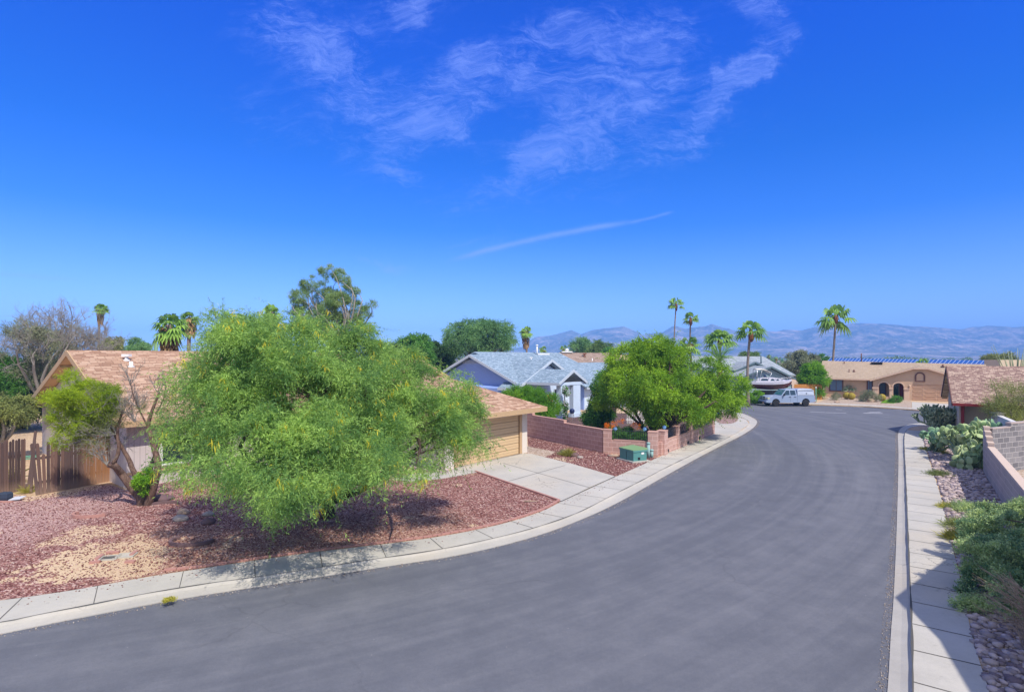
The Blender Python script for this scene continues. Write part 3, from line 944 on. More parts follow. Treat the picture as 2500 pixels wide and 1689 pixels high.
def kerb(name, a, b, mat):
    """rolled kerb: thin lip at the asphalt, rising to the pavement"""
    mb = MB()
    rings = []
    for p, q in zip(a, b):
        m1 = p.lerp(q, 0.50); m2 = p.lerp(q, 0.85)
        rings.append([Vector((p.x, p.y, -.02)), Vector((p.x, p.y, .018)), Vector((m1.x, m1.y, .035)), Vector((m2.x, m2.y, .062)), Vector((q.x, q.y, .118)), Vector((q.x, q.y, -.02))])
    mb.loft(rings, close=False, caps=False, smooth=False)
    return struct(mb.build(name, mat))


def match(a, b):
    """for each point of a, the nearest point along polyline b (monotone)"""
    fine = resample(b, 1500); out = []; j = 0
    for p in a:
        best = min(range(j, min(j + 260, 1500)), key=lambda k: (fine[k].xy - p.xy).length)
        j = best; out.append(fine[best])
    return out


lg_m = match(resample(Lroad, 150), Lgut); lr_m = resample(Lroad, 150)
kerbL = kerb('kerb_left', lr_m, lg_m, M['kerbc'])


def walk(name, front, back, mat, z=0.122, step=1.5, lw=0.022, first=0.0):
    """pavement strip in real slabs with dirty joints between them"""
    L = sum((b - a).length for a, b in zip(front, front[1:]))
    n = max(3, int(L / 0.3))
    f = resample(front, n); b = match(f, back)
    mb = MB()
    for i in range(n - 1):
        mb.add([(f[i].x, f[i].y, z), (f[i + 1].x, f[i + 1].y, z), (b[i + 1].x, b[i + 1].y, z), (b[i].x, b[i].y, z)], [(0, 1, 2, 3)])
        mb.add([(f[i].x, f[i].y, z), (f[i + 1].x, f[i + 1].y, z), (f[i + 1].x, f[i + 1].y, .0), (f[i].x, f[i].y, .0)], [(3, 2, 1, 0)])
        mb.add([(b[i].x, b[i].y, z), (b[i + 1].x, b[i + 1].y, z), (b[i + 1].x, b[i + 1].y, .0), (b[i].x, b[i].y, .0)], [(0, 1, 2, 3)])
    o = struct(mb.build(name, mat))
    jb = MB(); s_ = first
    fine = resample(front, 2000); fb = match(fine, back); acc = 0; nxt = first + step
    for i in range(1, 2000):
        acc += (fine[i] - fine[i - 1]).length
        if acc >= nxt:
            w = lw * (0.7 + 0.6 * random.random())
            a, c = fine[i].xy, fb[i].xy; d = (c - a).normalized(); s2 = Vector((-d.y, d.x)) * w / 2
            jb.add([(a.x - s2.x, a.y - s2.y, z + .004), (a.x + s2.x, a.y + s2.y, z + .004), (c.x + s2.x, c.y + s2.y, z + .004), (c.x - s2.x, c.y - s2.y, z + .004)], [(0, 1, 2, 3)])
            nxt += step * (0.97 + .06 * random.random())
    # the seam between pavement and kerb
    for i in range(0, 1999):
        a, c = fine[i].xy, fine[i + 1].xy
        if (c - a).length < 1e-6: continue
        d = (c - a).normalized(); nn = Vector((-d.y, d.x)); w = .008 + .014 * abs(math.sin(i * .037) * math.sin(i * .011 + 1))
        jb.add([(a.x - nn.x * w, a.y - nn.y * w, z + .0045), (c.x - nn.x * w, c.y - nn.y * w, z + .0045), (c.x + nn.x * w, c.y + nn.y * w, z + .0045), (a.x + nn.x * w, a.y + nn.y * w, z + .0045)], [(0, 1, 2, 3)])
    jb.build('joint', M['joint'], o, fixn=False)
    return o


Lfront_walk = [v for v in Lgut]
k0 = min(range(len(Lgut)), key=lambda i: (Lgut[i].xy - G(1790, 1063, .1).xy).length)
walk('sidewalk_left', Lgut[:k0], Lback, M['concrete'], step=1.52)

# concrete apron at the side-street corner, with its gravel island
apron = [G(x, y, .1) for x, y in [(1734, 1063), (1700, 1012), (1700, 1003), (1775, 1006), (1822, 1025), (1829, 1036), (1797, 1058), (1752, 1080)]]
sheet('apron', apron, .1265, M['concrete'], .03)
isl = chaikin([G(x, y, .1) for x, y in [(1750, 1004.5), (1795, 1012), (1806, 1023), (1790, 1036), (1745, 1034)]] + [G(1750, 1004.5)], 2)[:-1]
sheet('gravel_island', isl, .131, M['pinkgravel'], .0)

# driveway of the brown-roofed house
dv = [G(x, y, .1) for x, y in [(1096, 1150), (1120, 1140), (1274, 1108), (1299, 1109), (1400, 1134), (1502, 1164), (1438, 1191), (1371, 1225), (1330, 1209), (1163, 1153), (1085, 1168), (1000, 1176), (960, 1171), (1000, 1158)]]
drive = sheet('driveway', dv, .130, M['concrete'], .05)
jb = MB()


def gline(mb, p, q, w, z):
    a, c = p.xy, q.xy; d = (c - a).normalized(); s2 = Vector((-d.y, d.x)) * w / 2
    mb.add([(a.x - s2.x, a.y - s2.y, z), (a.x + s2.x, a.y + s2.y, z), (c.x + s2.x, c.y + s2.y, z), (c.x - s2.x, c.y - s2.y, z)], [(0, 1, 2, 3)])


for a, b, w in [((1229, 1132), (1440, 1192), .03), ((1242, 1176), (1380, 1137), .035), ((1371, 1225), (1502, 1164), .04), ((1100, 1147), (1274, 1109), .03), ((1163, 1153), (1100, 1148), .02)]:
    gline(jb, G(*a), G(*b), w, .135)
jb.build('joint', M['joint'], drive, fixn=False)

# red lava beds of the front yards
bedA = [G(x, y, .1) for x, y in [(-700, 1560), (-300, 1508), (0, 1464), (59, 1457), (207, 1435), (361, 1406), (509, 1384), (598, 1370), (767, 1346), (873, 1334), (962, 1324), (1051, 1312), (1138, 1297), (1217, 1280), (1280, 1262), (1331, 1244), (1368, 1224), (1330, 1209), (1163, 1153), (1085, 1168), (1000, 1176), (930, 1168), (800, 1160), (560, 1160), (400, 1176), (305, 1197), (262, 1180), (90, 1212), (0, 1208), (-200, 1216), (-700, 1250)]]
sheet('gravel_bed', bedA, .101, M['lava'])
bedB = [G(x, y, .1) for x, y in [(1288, 1066), (1474, 1107), (1603, 1117), (1612, 1114), (1580, 1130), (1502, 1163), (1400, 1134), (1330, 1116), (1358, 1103), (1290, 1090)]]
sheet('gravel_bed_beyond_driveway', bedB, .101, M['lava2'])
sheet('gravel_strip', [G(x, y, .1) for x, y in [(1286, 1089), (1358, 1103), (1328, 1117), (1278, 1106)]], .106, M['tangravel'])
sheet('mulch_bed', [G(x, y, .1) for x, y in [(1300, 1030), (1480, 1098), (1603, 1110), (1730, 1056), (1690, 1010), (1500, 1008), (1330, 1012)]], .101, M['mulch'])
# pink edging along the back of the pavement
eb = MB()
ep = [G(x, y - 2, .1) for x, y in [(400, 1401 - 6), (509, 1384), (598, 1370), (767, 1346), (873, 1334), (962, 1324), (1051, 1312), (1138, 1297), (1217, 1280), (1280, 1262), (1331, 1244), (1366, 1223)]]
ep = resample(chaikin(ep, 1), 46)
for a, b in zip(ep, ep[1:]):
    d = (b - a).normalized(); eb.box((a + b) / 2 + Vector((0, 0, .012)), ((b - a).length - .012, .09, .06), (d, Vector((0, 0, 1)).cross(d), (0, 0, 1)))
ed2 = resample([G(1163, 1151), G(1368, 1222)], 26)
for a, b in zip(ed2, ed2[1:]):
    d = (b - a).normalized(); eb.box((a + b) / 2 + Vector((-.05, 0, .014)), ((b - a).length - .012, .09, .08), (d, Vector((0, 0, 1)).cross(d), (0, 0, 1)))
struct(eb.build('kerb_edging', M['pinkpaver']))

# ---- right side of the street
Rroad = chaikin([G(2110, 2300, 0), G(2168, 1689, 0)] + [G(x, y, 0) for x, y in [(2175, 1540), (2181, 1480), (2188, 1328), (2192, 1200), (2194, 1100), (2191, 1058), (2200, 1043), (2226, 1034), (2270, 1032), (2420, 1040)]], 2)
Rgut = chaikin([G(2235, 2300), G(2229, 1689)] + [G(x, y, .11) for x, y in [(2227, 1540), (2222, 1429), (2217, 1306), (2211, 1150), (2208, 1100), (2207, 1062), (2214, 1048), (2232, 1040), (2270, 1038), (2420, 1046)]], 2)
Rback = chaikin([G(2560, 2300), G(2417, 1689)] + [G(x, y, .11) for x, y in [(2395, 1629), (2368, 1535), (2355, 1460), (2335, 1373), (2315, 1300), (2302, 1228), (2284, 1172), (2264, 1110), (2256, 1084), (2252, 1062), (2258, 1046), (2275, 1042)]], 2)
Rg_m = match(resample(Rroad, 120), Rgut)
blockR = [v for v in Rgut] + [Vector((60, 41, 0)), Vector((60, -10, 0))]
sheet('yard_right', blockR, 0.095, M['backdirt'], 0.15)
kerb('kerb_right', resample(Rroad, 120), Rg_m, M['kerbc'])
k1 = min(range(len(Rgut)), key=lambda i: (Rgut[i].xy - G(2214, 1048, .1).xy).length)
walk('sidewalk_right', Rgut[:k1], Rback, M['concrete'], step=1.18)

# ---- far side of the cross street
Froad = [G(x, y, 0) for x, y in [(1250, 984), (1600, 984), (1817, 984.2), (1854, 985), (1972, 989), (2100, 993.5), (2200, 1000), (2260, 1005), (2330, 1012), (2460, 1026)]]
Fgut = [p + Vector((.25, .55, 0)) for p in Froad]
Fback = [p + Vector((.9, 2.2, 0)) for p in Froad]
sheet('yard_far', Froad + [Vector((110, 40, 0)), Vector((150, 200, 0)), Vector((-120, 200, 0)), Vector((-120, 64, 0))], .095, M['backdirt'], .15)
kerb('kerb_far', resample(Froad, 60), match(resample(Froad, 60), Fgut), M['kerbc'])
walk('sidewalk_far', Fgut, Fback, M['concrete'], step=1.6)
sheet('driveway_far', [G(2226, 981), G(2350, 989), G(2355, 1008), G(2226, 999)], .128, M['concrete'], .03)
sheet('gravel_yard_far', [G(1992, 985.5), G(2030, 968), G(2120, 966), G(2224, 976), G(2224, 997), G(2100, 990)], .104, M['tangravel'])
sheet('gravel_yard_corner', [G(1818, 982), G(1832, 975), G(1995, 975), G(1992, 985), G(1860, 983.5)], .104, M['pinkgravel'])
# park lawn in the distance
sheet('lawn', [(20, 170), (120, 170), (160, 330), (0, 330)], .02, M['grass'], .0)

# loose stones on the lava beds
iv, if_ = ico(1)
def stones(name, poly, n, smin, smax, mat, flat=.6, z=.1, label=None, extra=None):
    p = polyscatter(poly, n)
    s_ = smin + (smax - smin) * rng.random(n) ** 2
    sc = np.stack([s_ * (0.8 + .6 * rng.random(n)), s_ * (.7 + .5 * rng.random(n)), s_ * flat * (.7 + .5 * rng.random(n))], 1)
    loc = np.column_stack([p, np.full(n, z) + sc[:, 2] * .55])
    if extra is not None: loc[:, 2] += extra(p)
    bvj = iv * (1 + .18 * rng.normal(size=(len(iv), 1)))
    v, f = scatter(bvj, if_, loc, sc, rotz(rng.random(n) * 6.28))
    o = npmesh(name, v, f, mat, kind='stuff')
    if label: o['label'] = label
    return o


ico0v = np.array([(0, 0, 1), (.9, 0, .1), (-.3, .8, 0), (-.6, -.5, .1), (0.1, -.2, -1), (.3, -.8, .2)]); ico0f = np.array([(0, 1, 2), (0, 2, 3), (0, 3, 5), (0, 5, 1), (4, 2, 1), (4, 3, 2), (4, 5, 3), (4, 1, 5)])
def chips(name, poly, n, smin, smax, mat, z=.1, label=None):
    p = polyscatter(poly, n); s_ = smin + (smax - smin) * rng.random(n) ** 2
    sc = np.stack([s_, s_, s_ * .6], 1)
    v, f = scatter(ico0v, ico0f, np.column_stack([p, np.full(n, z) + s_ * .3]), sc, rotz(rng.random(n) * 6.28))
    o = npmesh(name, v, f, mat, kind='stuff')
    if label: o['label'] = label
    return o


chips('loose_gravel', bedA[1:], 52000, .010, .036, M['lavast'], label='red lava gravel scattered over the front yard')
chips('loose_gravel', bedB, 7000, .015, .05, M['lavast'], label='dark red gravel between driveway and mauve wall')

def strip(a, b, n0, n1):
    return [Vector(p) for p in a[n0:n1]] + [Vector(p) for p in b[n0:n1]][::-1]
M['grit'] = mk_stone('gutter grit', [(0.0, (0.16, 0.13, 0.11)), (0.5, (0.36, 0.29, 0.24)), (1.0, (0.58, 0.50, 0.42))])
gi = [p + (p - q).normalized() * .22 for p, q in zip(lr_m, lg_m)]
chips('gutter_grit', strip(lr_m, gi, 0, 120), 5200, .006, .022, M['grit'], z=.002, label='fine grit and leaf litter along the left gutter')
rr_m = resample(Rroad, 120); gi2 = [p + (p - q).normalized() * .16 for p, q in zip(rr_m, Rg_m)]
chips('gutter_grit', strip(rr_m, gi2, 0, 95), 3200, .006, .020, M['grit'], z=.002, label='fine grit along the right gutter')
bi = [p for p in resample(Lback, 150)]; fi = match(bi, Lgut)
chips('stray_gravel', strip(bi, [p.lerp(q, .45) for p, q in zip(bi, fi)], 0, 135), 700, .008, .026, M['lavast'], z=.123, label='stray red stones spilled over the left sidewalk')

# river stone bed beside the right pavement
stoneR = [G(x, y, .1) for x, y in [(2250, 1062), (2258, 1085), (2268, 1108), (2288, 1170), (2305, 1225), (2318, 1300), (2338, 1370), (2358, 1460), (2372, 1535), (2398, 1628), (2430, 1720), (2700, 1720), (2640, 1500), (2540, 1340), (2462, 1252), (2402, 1158), (2370, 1090), (2330, 1055), (2290, 1048)]]
sheet('stone_bed', stoneR, .101, M['tangravel'])
stones('river_stones', stoneR, 9500, .045, .115, M['river'], .55, label='rounded river stones filling the bed beside the right sidewalk')
# ------------------------------------------------------------------ plants
def unit(v):
    return v / np.maximum(1e-9, np.linalg.norm(v, axis=-1, keepdims=True))


def blades(start, d, L, Wd, droop=0.0):
    """one rhombic leaf for each row"""
    n = len(start)
    up = unit(rng.normal(size=(n, 3)))
    side = unit(np.cross(d, up))
    L = np.broadcast_to(np.asarray(L, float), (n,))[:, None]; Wd = np.broadcast_to(np.asarray(Wd, float), (n,))[:, None]
    tip = start + d * L + np.array([0, 0, -1.0]) * (droop * L)
    mid = start + d * L * .5
    v = np.stack([start, mid + side * Wd * .5, tip, mid - side * Wd * .5], 1).reshape(-1, 3)
    f = np.arange(4 * n).reshape(n, 4)
    return v, f


def sprays(centers, outdir, n, r, L, k, leafL, leafW, droop=.5, outw=1.0, squash=.8, lift=0.0):
    """feathery sprays: a stem with k leaflets each, grown from around the clump centres"""
    idx = rng.integers(0, len(centers), n)
    rr = r[idx] if hasattr(r, '__len__') else np.full(n, r)
    dd = unit(rng.normal(size=(n, 3)) * 1.0 + outdir[idx] * outw)
    rad = rr * rng.random(n) ** .45
    st = centers[idx] + dd * rad[:, None] * np.array([1, 1, squash])
    sd = unit(dd + rng.normal(size=(n, 3)) * .45 + np.array([0, 0, lift]))
    Ls = L * (.6 + .8 * rng.random(n))
    t = (np.arange(k) + .5) / k
    pts = st[:, None, :] + sd[:, None, :] * (Ls[:, None] * t)[:, :, None]
    pts[:, :, 2] -= droop * Ls[:, None] * (t ** 2)[None, :]
    pts = pts.reshape(-1, 3)
    stem = np.repeat(unit(sd - np.array([0, 0, droop * .8])), k, axis=0)
    ld = unit(stem * .7 + rng.normal(size=(len(pts), 3)) * .75)
    return blades(pts, ld, leafL * (.6 + .8 * rng.random(len(pts))), leafW * (.7 + .6 * rng.random(len(pts))), .15)


def lobes_to_clumps(lobes, nsub, rsub, shell=.55):
    w = np.array([l[3] * l[4] * l[5] for l in lobes]) ** .8; w /= w.sum()
    idx = rng.choice(len(lobes), nsub, p=w)
    A = np.array(lobes)[idx]
    d = unit(rng.normal(size=(nsub, 3)))
    rad = shell + (1 - shell) * rng.random(nsub) ** .6
    c = A[:, :3] + d * A[:, 3:6] * rad[:, None]
    out = unit(d / np.maximum(.3, A[:, 3:6]))
    r = rsub * (.6 + .8 * rng.random(nsub))
    return c, out, r


def limbs(mb, base, targets, r0, n=7, wig=.25, fork=.35, rend=.012, seg=6):
    base = Vector(base)
    for tg in targets:
        tg = Vector(tg); pts = []; rad = []
        d = tg - base
        off = Vector((random.uniform(-1, 1), random.uniform(-1, 1), random.uniform(-.3, .5))) * d.length * wig
        for i in range(seg + 1):
            t = i / seg
            p = base + d * t + off * (math.sin(math.pi * t)) + Vector((0, 0, .25 * d.length * math.sin(math.pi * t) * fork))
            p += Vector((random.uniform(-1, 1), random.uniform(-1, 1), random.uniform(-1, 1))) * .02 * d.length * (0 < i < seg)
            pts.append(p); rad.append(r0 * (1 - t) ** .8 + rend)
        mb.tube(pts, rad, n, cap=True)


def make_tree(name, label, cat, base, lobes, nsub, rsub, nspray, L, k, leafL, leafW, leaf, bark, trunk=None, tr=.12, nlimb=10,
              droop=.5, outw=1.0, shell=.55, group=None, extra=None, squash=.8, lift=0.0, forkz=None, whips=0, whipL=1.1, reject=None):
    base = Vector(base)
    t = thing(name, label, cat, base, group)
    c, o, r = lobes_to_clumps(lobes, nsub, rsub, shell)
    if reject is not None:
        kk_ = np.array([not reject(q) for q in c]); c, o, r = c[kk_], o[kk_], r[kk_]
    v, f = sprays(c, o, nspray, r, L, k, leafL, leafW, droop, outw, squash, lift)
    if whips:
        kk = int(k * whipL / L * .8)
        v2, f2 = sprays(c, o, whips, r * 1.05, whipL, kk, leafL, leafW, droop * .7, outw * 2.0, squash, lift + .1)
        f = np.concatenate([f, f2 + len(v)]); v = np.concatenate([v, v2])
    if bark is not None:
        mb = MB()
        fz = forkz if forkz is not None else .35
        top = base + Vector((0, 0, fz))
        mb.tube([base - Vector((0, 0, .1)), base + Vector((.02, 0, fz * .5)), top], [tr * 1.35, tr * 1.05, tr], 9)
        if trunk: trunk(mb, base)
        up_ = np.where(c[:, 2] > base.z + fz + .35 * (c[:, 2].max() - base.z - fz) * .6)[0]
        ii = rng.choice(up_, min(nlimb, len(up_)), replace=False)
        limbs(mb, top - Vector((0, 0, .05)), [c[i] for i in ii], tr * .55, 6)
        mb.build('trunk', bark, t, fixn=False)
    # nothing grows into the ground
    vz = v.reshape(-1, 4, 3); ok = vz[:, :, 2].min(1) > .12
    vz = vz[ok]; v = vz.reshape(-1, 3); f = np.arange(len(v)).reshape(-1, 4)
    npmesh('crown', v, f, leaf, t)
    if extra: extra(t, c, o, r)
    return t


def fan_palm(label, base, top, R, tr=.2, nf=26, skirt=0.0, group='palm trees rising above the roofs', green=1.0, boots=True, name='palm_tree', up=85, dn=-35, fl=1.0, skirt_r=.5):
    """fan palm: base and top are world points, R is the crown radius"""
    base, top = Vector(base), Vector(top)
    t = thing(name, label, 'palm tree', base, group)
    mb = MB(); ax = top - base; n = 12
    bend = Vector((random.uniform(-.25, .25), 0, 0))
    pts = [base + ax * (i / n) + bend * math.sin(math.pi * i / n) for i in range(n + 1)]
    mb.tube(pts, [tr * (1.35 - .45 * min(1, i / 4) - .12 * i / n) for i in range(n + 1)], 10)
    mb.build('trunk', M['palmtrunk'], t, fixn=False)
    if boots:
        bb = MB(); bl = min(1.1, R * .9)
        bb.lathe([(tr * 1.0, -bl * 1.25), (tr * 1.55, -bl * 1.0), (tr * 1.75, -bl * .6), (tr * 1.1, -bl * .12)], top, 10)
        bb.build('leaf_bases', M['palmboot'], t)
    tp = np.array(top)
    vs = []; nb = 11
    def fan(az, el, ln, size, dr):
        d = np.array([math.cos(az) * math.cos(el), math.sin(az) * math.cos(el), math.sin(el)])
        hub = tp + d * ln; hub[2] -= dr * ln * .35
        s_ = np.cross(d, (0, 0, 1.0)); s_ /= max(1e-6, np.linalg.norm(s_)); u = np.cross(s_, d)
        out = []
        # petiole
        w = .03 * R
        out.append(np.stack([tp + s_ * w, tp - s_ * w, hub - s_ * w * .6, hub + s_ * w * .6]))
        for j in range(nb):
            a = (j / (nb - 1) - .5) * math.radians(210)
            bd = d * math.cos(a) + s_ * math.sin(a) + u * (.18 * math.cos(a * 1.3))
            bd /= np.linalg.norm(bd)
            l = size * (.75 + .3 * math.cos(a)) * random.uniform(.9, 1.1)
            pd = np.cross(bd, u); pd /= max(1e-6, np.linalg.norm(pd))
            m = hub + bd * l * .55 + np.array([0, 0, -.06 * l - dr * .12 * l]); e = hub + bd * l + np.array([0, 0, -.30 * l - dr * .45 * l])
            ww = size * .105
            out.append(np.stack([hub, m + pd * ww, e, m - pd * ww]))
        return out
    for i in range(nf):
        az = random.uniform(0, 2 * math.pi); q = (i + .5) / nf
        el = math.radians(up - (up - dn) * q ** .8)
        vs += fan(az, el, R * .56 * random.uniform(.8, 1.15), R * .62 * fl, 1.0 - q * .2 + max(0, -el) * .3)
    v = np.concatenate(vs); npmesh('crown', v, np.arange(len(v)).reshape(-1, 4), M['palm'], t)
    if skirt > 0:
        vs = []
        for i in range(int(60 * skirt / R) + 30):
            az = random.uniform(0, 2 * math.pi); z = -random.random() ** .8 * skirt
            wid = R * skirt_r * (1 - .55 * (-z / skirt))
            b0 = tp + np.array([math.cos(az) * tr * .6, math.sin(az) * tr * .6, z + .1 * R])
            e = tp + np.array([math.cos(az) * wid, math.sin(az) * wid, z - R * random.uniform(.35, .7)])
            s_ = np.array([-math.sin(az), math.cos(az), 0]) * R * random.uniform(.06, .13)
            m = b0 * .45 + e * .55 + np.array([math.cos(az), math.sin(az), 0]) * .1 * R
            vs.append(np.stack([b0, m + s_, e, m - s_]))
        v = np.concatenate(vs); npmesh('dead_fronds', v, np.arange(len(v)).reshape(-1, 4), M['skirt'], t)
    return t


def Pt(px, py, Y):      # tuple version
    p = P(px, py, Y); return (p.x, p.y, p.z)


def bush(name, label, cat, c, r, n, leafL, leafW, mat, nsub=22, rsub=None, L=.3, k=8, droop=.2, group=None, shell=.5, lift=.3, stem=True, bark='barkb'):
    """rounded shrub: c is its base on the ground, r = (rx, ry, height)"""
    c = Vector(c)
    lob = [(c.x, c.y, c.z + r[2] * .52, r[0] * .8, r[1] * .8, r[2] * .46)]
    return make_tree(name, label, cat, c, lob, nsub, rsub or min(r) * .38, n, L, k, leafL, leafW, mat, M[bark] if stem else None, tr=.035 * max(r), nlimb=8, droop=droop, shell=shell, group=group, lift=lift, forkz=.12 * r[2])
# ------------------------------------------------------------------ buildings
class Fr:
    """a building's own axes: u along its street front, v away from the street, h up"""
    def __init__(s, x, y, a, flip=False):
        s.o = Vector((x, y)); s.a = Vector(a).normalized(); s.p = Vector((-s.a.y, s.a.x))
    def w(s, u, v, h):
        q = s.o + s.a * u + s.p * v
        return Vector((q.x, q.y, h))
    def ax(s):
        return (Vector((s.a.x, s.a.y, 0)), Vector((s.p.x, s.p.y, 0)), Vector((0, 0, 1)))
    def u_of(s, px, v):
        r = (px - CX) / F
        o = s.o + s.p * v
        return (r * o.y - o.x) / (s.a.x - r * s.a.y)
    def h_of(s, px, py, v):
        q = s.w(s.u_of(px, v), v, 0)
        return H - (py - HZ) / F * q.y
    def uv(s, X):
        d = Vector((X.x, X.y)) - s.o
        return d.dot(s.a), d.dot(s.p)
    def hit(s, px, py, fn):
        """where the line of sight meets the roof plane h = fn(u, v)"""
        best = None
        for i in range(4000):
            Y = 15 + i * .03
            X = P(px, py, Y); u, v = s.uv(X)
            e = abs(X.z - fn(u, v))
            if best is None or e < best[0]: best = (e, X)
            if best[0] < .02 and e > best[0]: break
        return best[1]


def box(mb, fr, u0, u1, v0, v1, h0, h1):
    return mb.box(fr.w((u0 + u1) / 2, (v0 + v1) / 2, (h0 + h1) / 2), (abs(u1 - u0), abs(v1 - v0), abs(h1 - h0)), fr.ax())


def solid_u(mb, fr, u0, u1, prof):
    """profile in (v, h) run along u"""
    n = len(prof)
    return mb.loft([[fr.w(u, v, h) for v, h in prof] for u in (u0, u1)], smooth=False)


def solid_v(mb, fr, v0, v1, prof):
    return mb.loft([[fr.w(u, v, h) for u, h in prof] for v in (v0, v1)], smooth=False)


def window(parent, fr, uc, v, hc, w, h, frame_m, glass_m, side='v', split=1, fw=.07, sill=None, out=-1):
    """framed window on a wall of constant v (side='v') or constant u; out = outward sign"""
    mb = MB(); d = .06
    def b(m, a0, a1, h0, h1, e0, e1):
        if side == 'v': box(m, fr, a0, a1, v + out * e0, v + out * e1, h0, h1)
        else: box(m, fr, v + out * e0, v + out * e1, a0, a1, h0, h1)
    b(mb, uc - w / 2 - fw, uc - w / 2, hc - h / 2, hc + h / 2, -.02, d)
    b(mb, uc + w / 2, uc + w / 2 + fw, hc - h / 2, hc + h / 2, -.02, d)
    b(mb, uc - w / 2 - fw, uc + w / 2 + fw, hc + h / 2, hc + h / 2 + fw, -.02, d)
    b(mb, uc - w / 2 - fw, uc + w / 2 + fw, hc - h / 2 - fw, hc - h / 2, -.02, d + .03)
    for i in range(1, split + 1):
        x = uc - w / 2 + w * i / (split + 1)
        b(mb, x - .025, x + .025, hc - h / 2, hc + h / 2, -.02, d - .02)
    o = mb.build('window', frame_m, parent)
    g = MB(); b(g, uc - w / 2, uc + w / 2, hc - h / 2, hc + h / 2, .004, .02)
    g.build('pane', glass_m, o)
    return o


def rake(mb, p, q, w=.05, h=.2):
    return mb.bar(p - Vector((0, 0, h * .5)), q - Vector((0, 0, h * .5)), w, h)


def vent(parent, X, r=.06, h=.35, mat='white_pt', hood=False):
    mb = MB()
    mb.lathe([(r * 2.2, -.05), (r * 1.6, .02), (r, .03), (r, h)], X, 10)
    if hood: mb.box(X + Vector((0, 0, h)), (r * 4.5, r * 3, r * 1.6))
    return mb.build('roof_vent', M[mat], parent)


AD = (.627, .779)

# ============ brown-roofed house on the left
fa = Fr(-15.0, 21.75, AD)
ha = thing('house', 'brown-roofed grey stucco house with beige garage, half hidden by the big feathery tree', 'house', fa.w(0, 0, .1))
wa = MB()
solid_u(wa, fa, 0, 13.6, [(0, -.02), (13, -.02), (13, 2.72), (6.0, 5.30), (0, 2.80)])
wa.build('wall', M['siding_a'], ha)
wg = MB()
# garage box with its door opening
L_ = 16.3 - 10.2
wg.plate(fa.w(10.2, -7.18, -.02), Vector((fa.a.x, fa.a.y, 0)), (0, 0, 1), [(0, 0), (L_, 0), (L_, 2.45), (0, 2.45)], [[(.75, .1), (5.43, .1), (5.43, 2.17), (.75, 2.17)]], .18)
box(wg, fa, 10.2, 10.38, -7.0, 0, -.02, 2.45)
box(wg, fa, 16.12, 16.3, -7.0, 12.8, -.02, 2.45)
solid_v(wg, fa, .1, 6, [(11.6, 2.0), (16.8, 2.0), (16.8, 3.9), (14.7, 4.86), (11.6, 3.42)])
wg.build('garage_wall', M['white_wall'], ha)
rf = MB()
e0, r0_, b0 = 2.77, 5.52, 2.72
T = .13
rf.slab([fa.w(-.5, -.6, e0), fa.w(13.9, -.6, e0), fa.w(13.9, 6.0, r0_), fa.w(-.5, 6.0, r0_)], T)
rf.slab([fa.w(-.5, 6.0, r0_), fa.w(13.9, 6.0, r0_), fa.w(13.9, 13.6, b0), fa.w(-.5, 13.6, b0)], T)
# hipped garage roof
ea, ra = 2.56, 4.20
c0, c1, rr, rb = fa.w(16.95, -7.95, ea), fa.w(9.25, -7.95, ea), fa.w(13.1, -4.1, ra), fa.w(13.1, .4, ra)
rf.slab([c1, c0, rr], T); rf.slab([c0, fa.w(16.95, .4, ea), rb, rr], T); rf.slab([c1, rr, rb, fa.w(9.25, .4, ea)], T)
rf.slab([fa.w(16.95, .4, ea), fa.w(16.95, 13.2, ea), fa.w(13.1, 9.5, ra), fa.w(13.1, .4, ra)], T)
# cross gable behind the garage
rf.slab([fa.w(14.7, -.5, 5.1), fa.w(14.7, 7.5, 5.1), fa.w(10.9, 7.5, 3.35), fa.w(10.9, -.5, 3.35)], T)
rf.slab([fa.w(14.7, -.5, 5.1), fa.w(17.05, -.5, 4.02), fa.w(17.05, 7.5, 4.02), fa.w(14.7, 7.5, 5.1)], T)
rf = rf.build('roof', M['shingle_a'], ha)
fc = MB()
for p, q in [((-.5, -.6, e0), (13.9, -.6, e0)), ((-.52, -.6, e0), (-.52, 6.0, r0_)), ((-.52, 6.0, r0_), (-.52, 13.6, b0)), ((9.2, -7.98, ea), (17.0, -7.98, ea)), ((16.98, -7.98, ea), (16.98, 13, ea)), ((9.22, -7.98, ea), (9.22, .4, ea)),
             ((14.7, -.53, 5.1), (10.9, -.53, 3.35)), ((14.7, -.53, 5.1), (17.05, -.53, 4.02))]:
    rake(fc, fa.w(*p), fa.w(*q), .05, .24)
fc.build('fascia', M['trim_a'], ha)
sb = MB()      # soffit and look-out beams under the rake
sb.slab([fa.w(-.47, -.5, e0 - .16), fa.w(0, -.5, e0 - .16), fa.w(0, 6.0, r0_ - .16), fa.w(-.47, 6.0, r0_ - .16)], .02)
sb.slab([fa.w(-.47, 6.0, r0_ - .16), fa.w(0, 6.0, r0_ - .16), fa.w(0, 13.5, b0 - .13), fa.w(-.47, 13.5, b0 - .13)], .02)
sb.build('soffit', M['soffit'], ha)
for v in (1.2, 3.0, 4.8, 7.4, 8.9, 10.4, 11.9, 13.35):
    h = (e0 + (r0_ - e0) * (v + .6) / 6.6) if v < 6 else (r0_ - (r0_ - b0) * (v - 6) / 7.6)
    bb = MB(); box(bb, fa, -.46, .0, v - .04, v + .04, h - .30, h - .18); bb.build('rafter_end', M['trim_a'], ha)
dd = MB()
for i in range(7):
    h0 = .12 + i * .294
    box(dd, fa, 10.97, 15.61, -7.12, -7.06, h0, h0 + .278)
    if i > 2 or True:
        box(dd, fa, 10.97, 15.61, -7.135, -7.12, h0 + .03, h0 + .12); box(dd, fa, 10.97, 15.61, -7.135, -7.12, h0 + .16, h0 + .25)
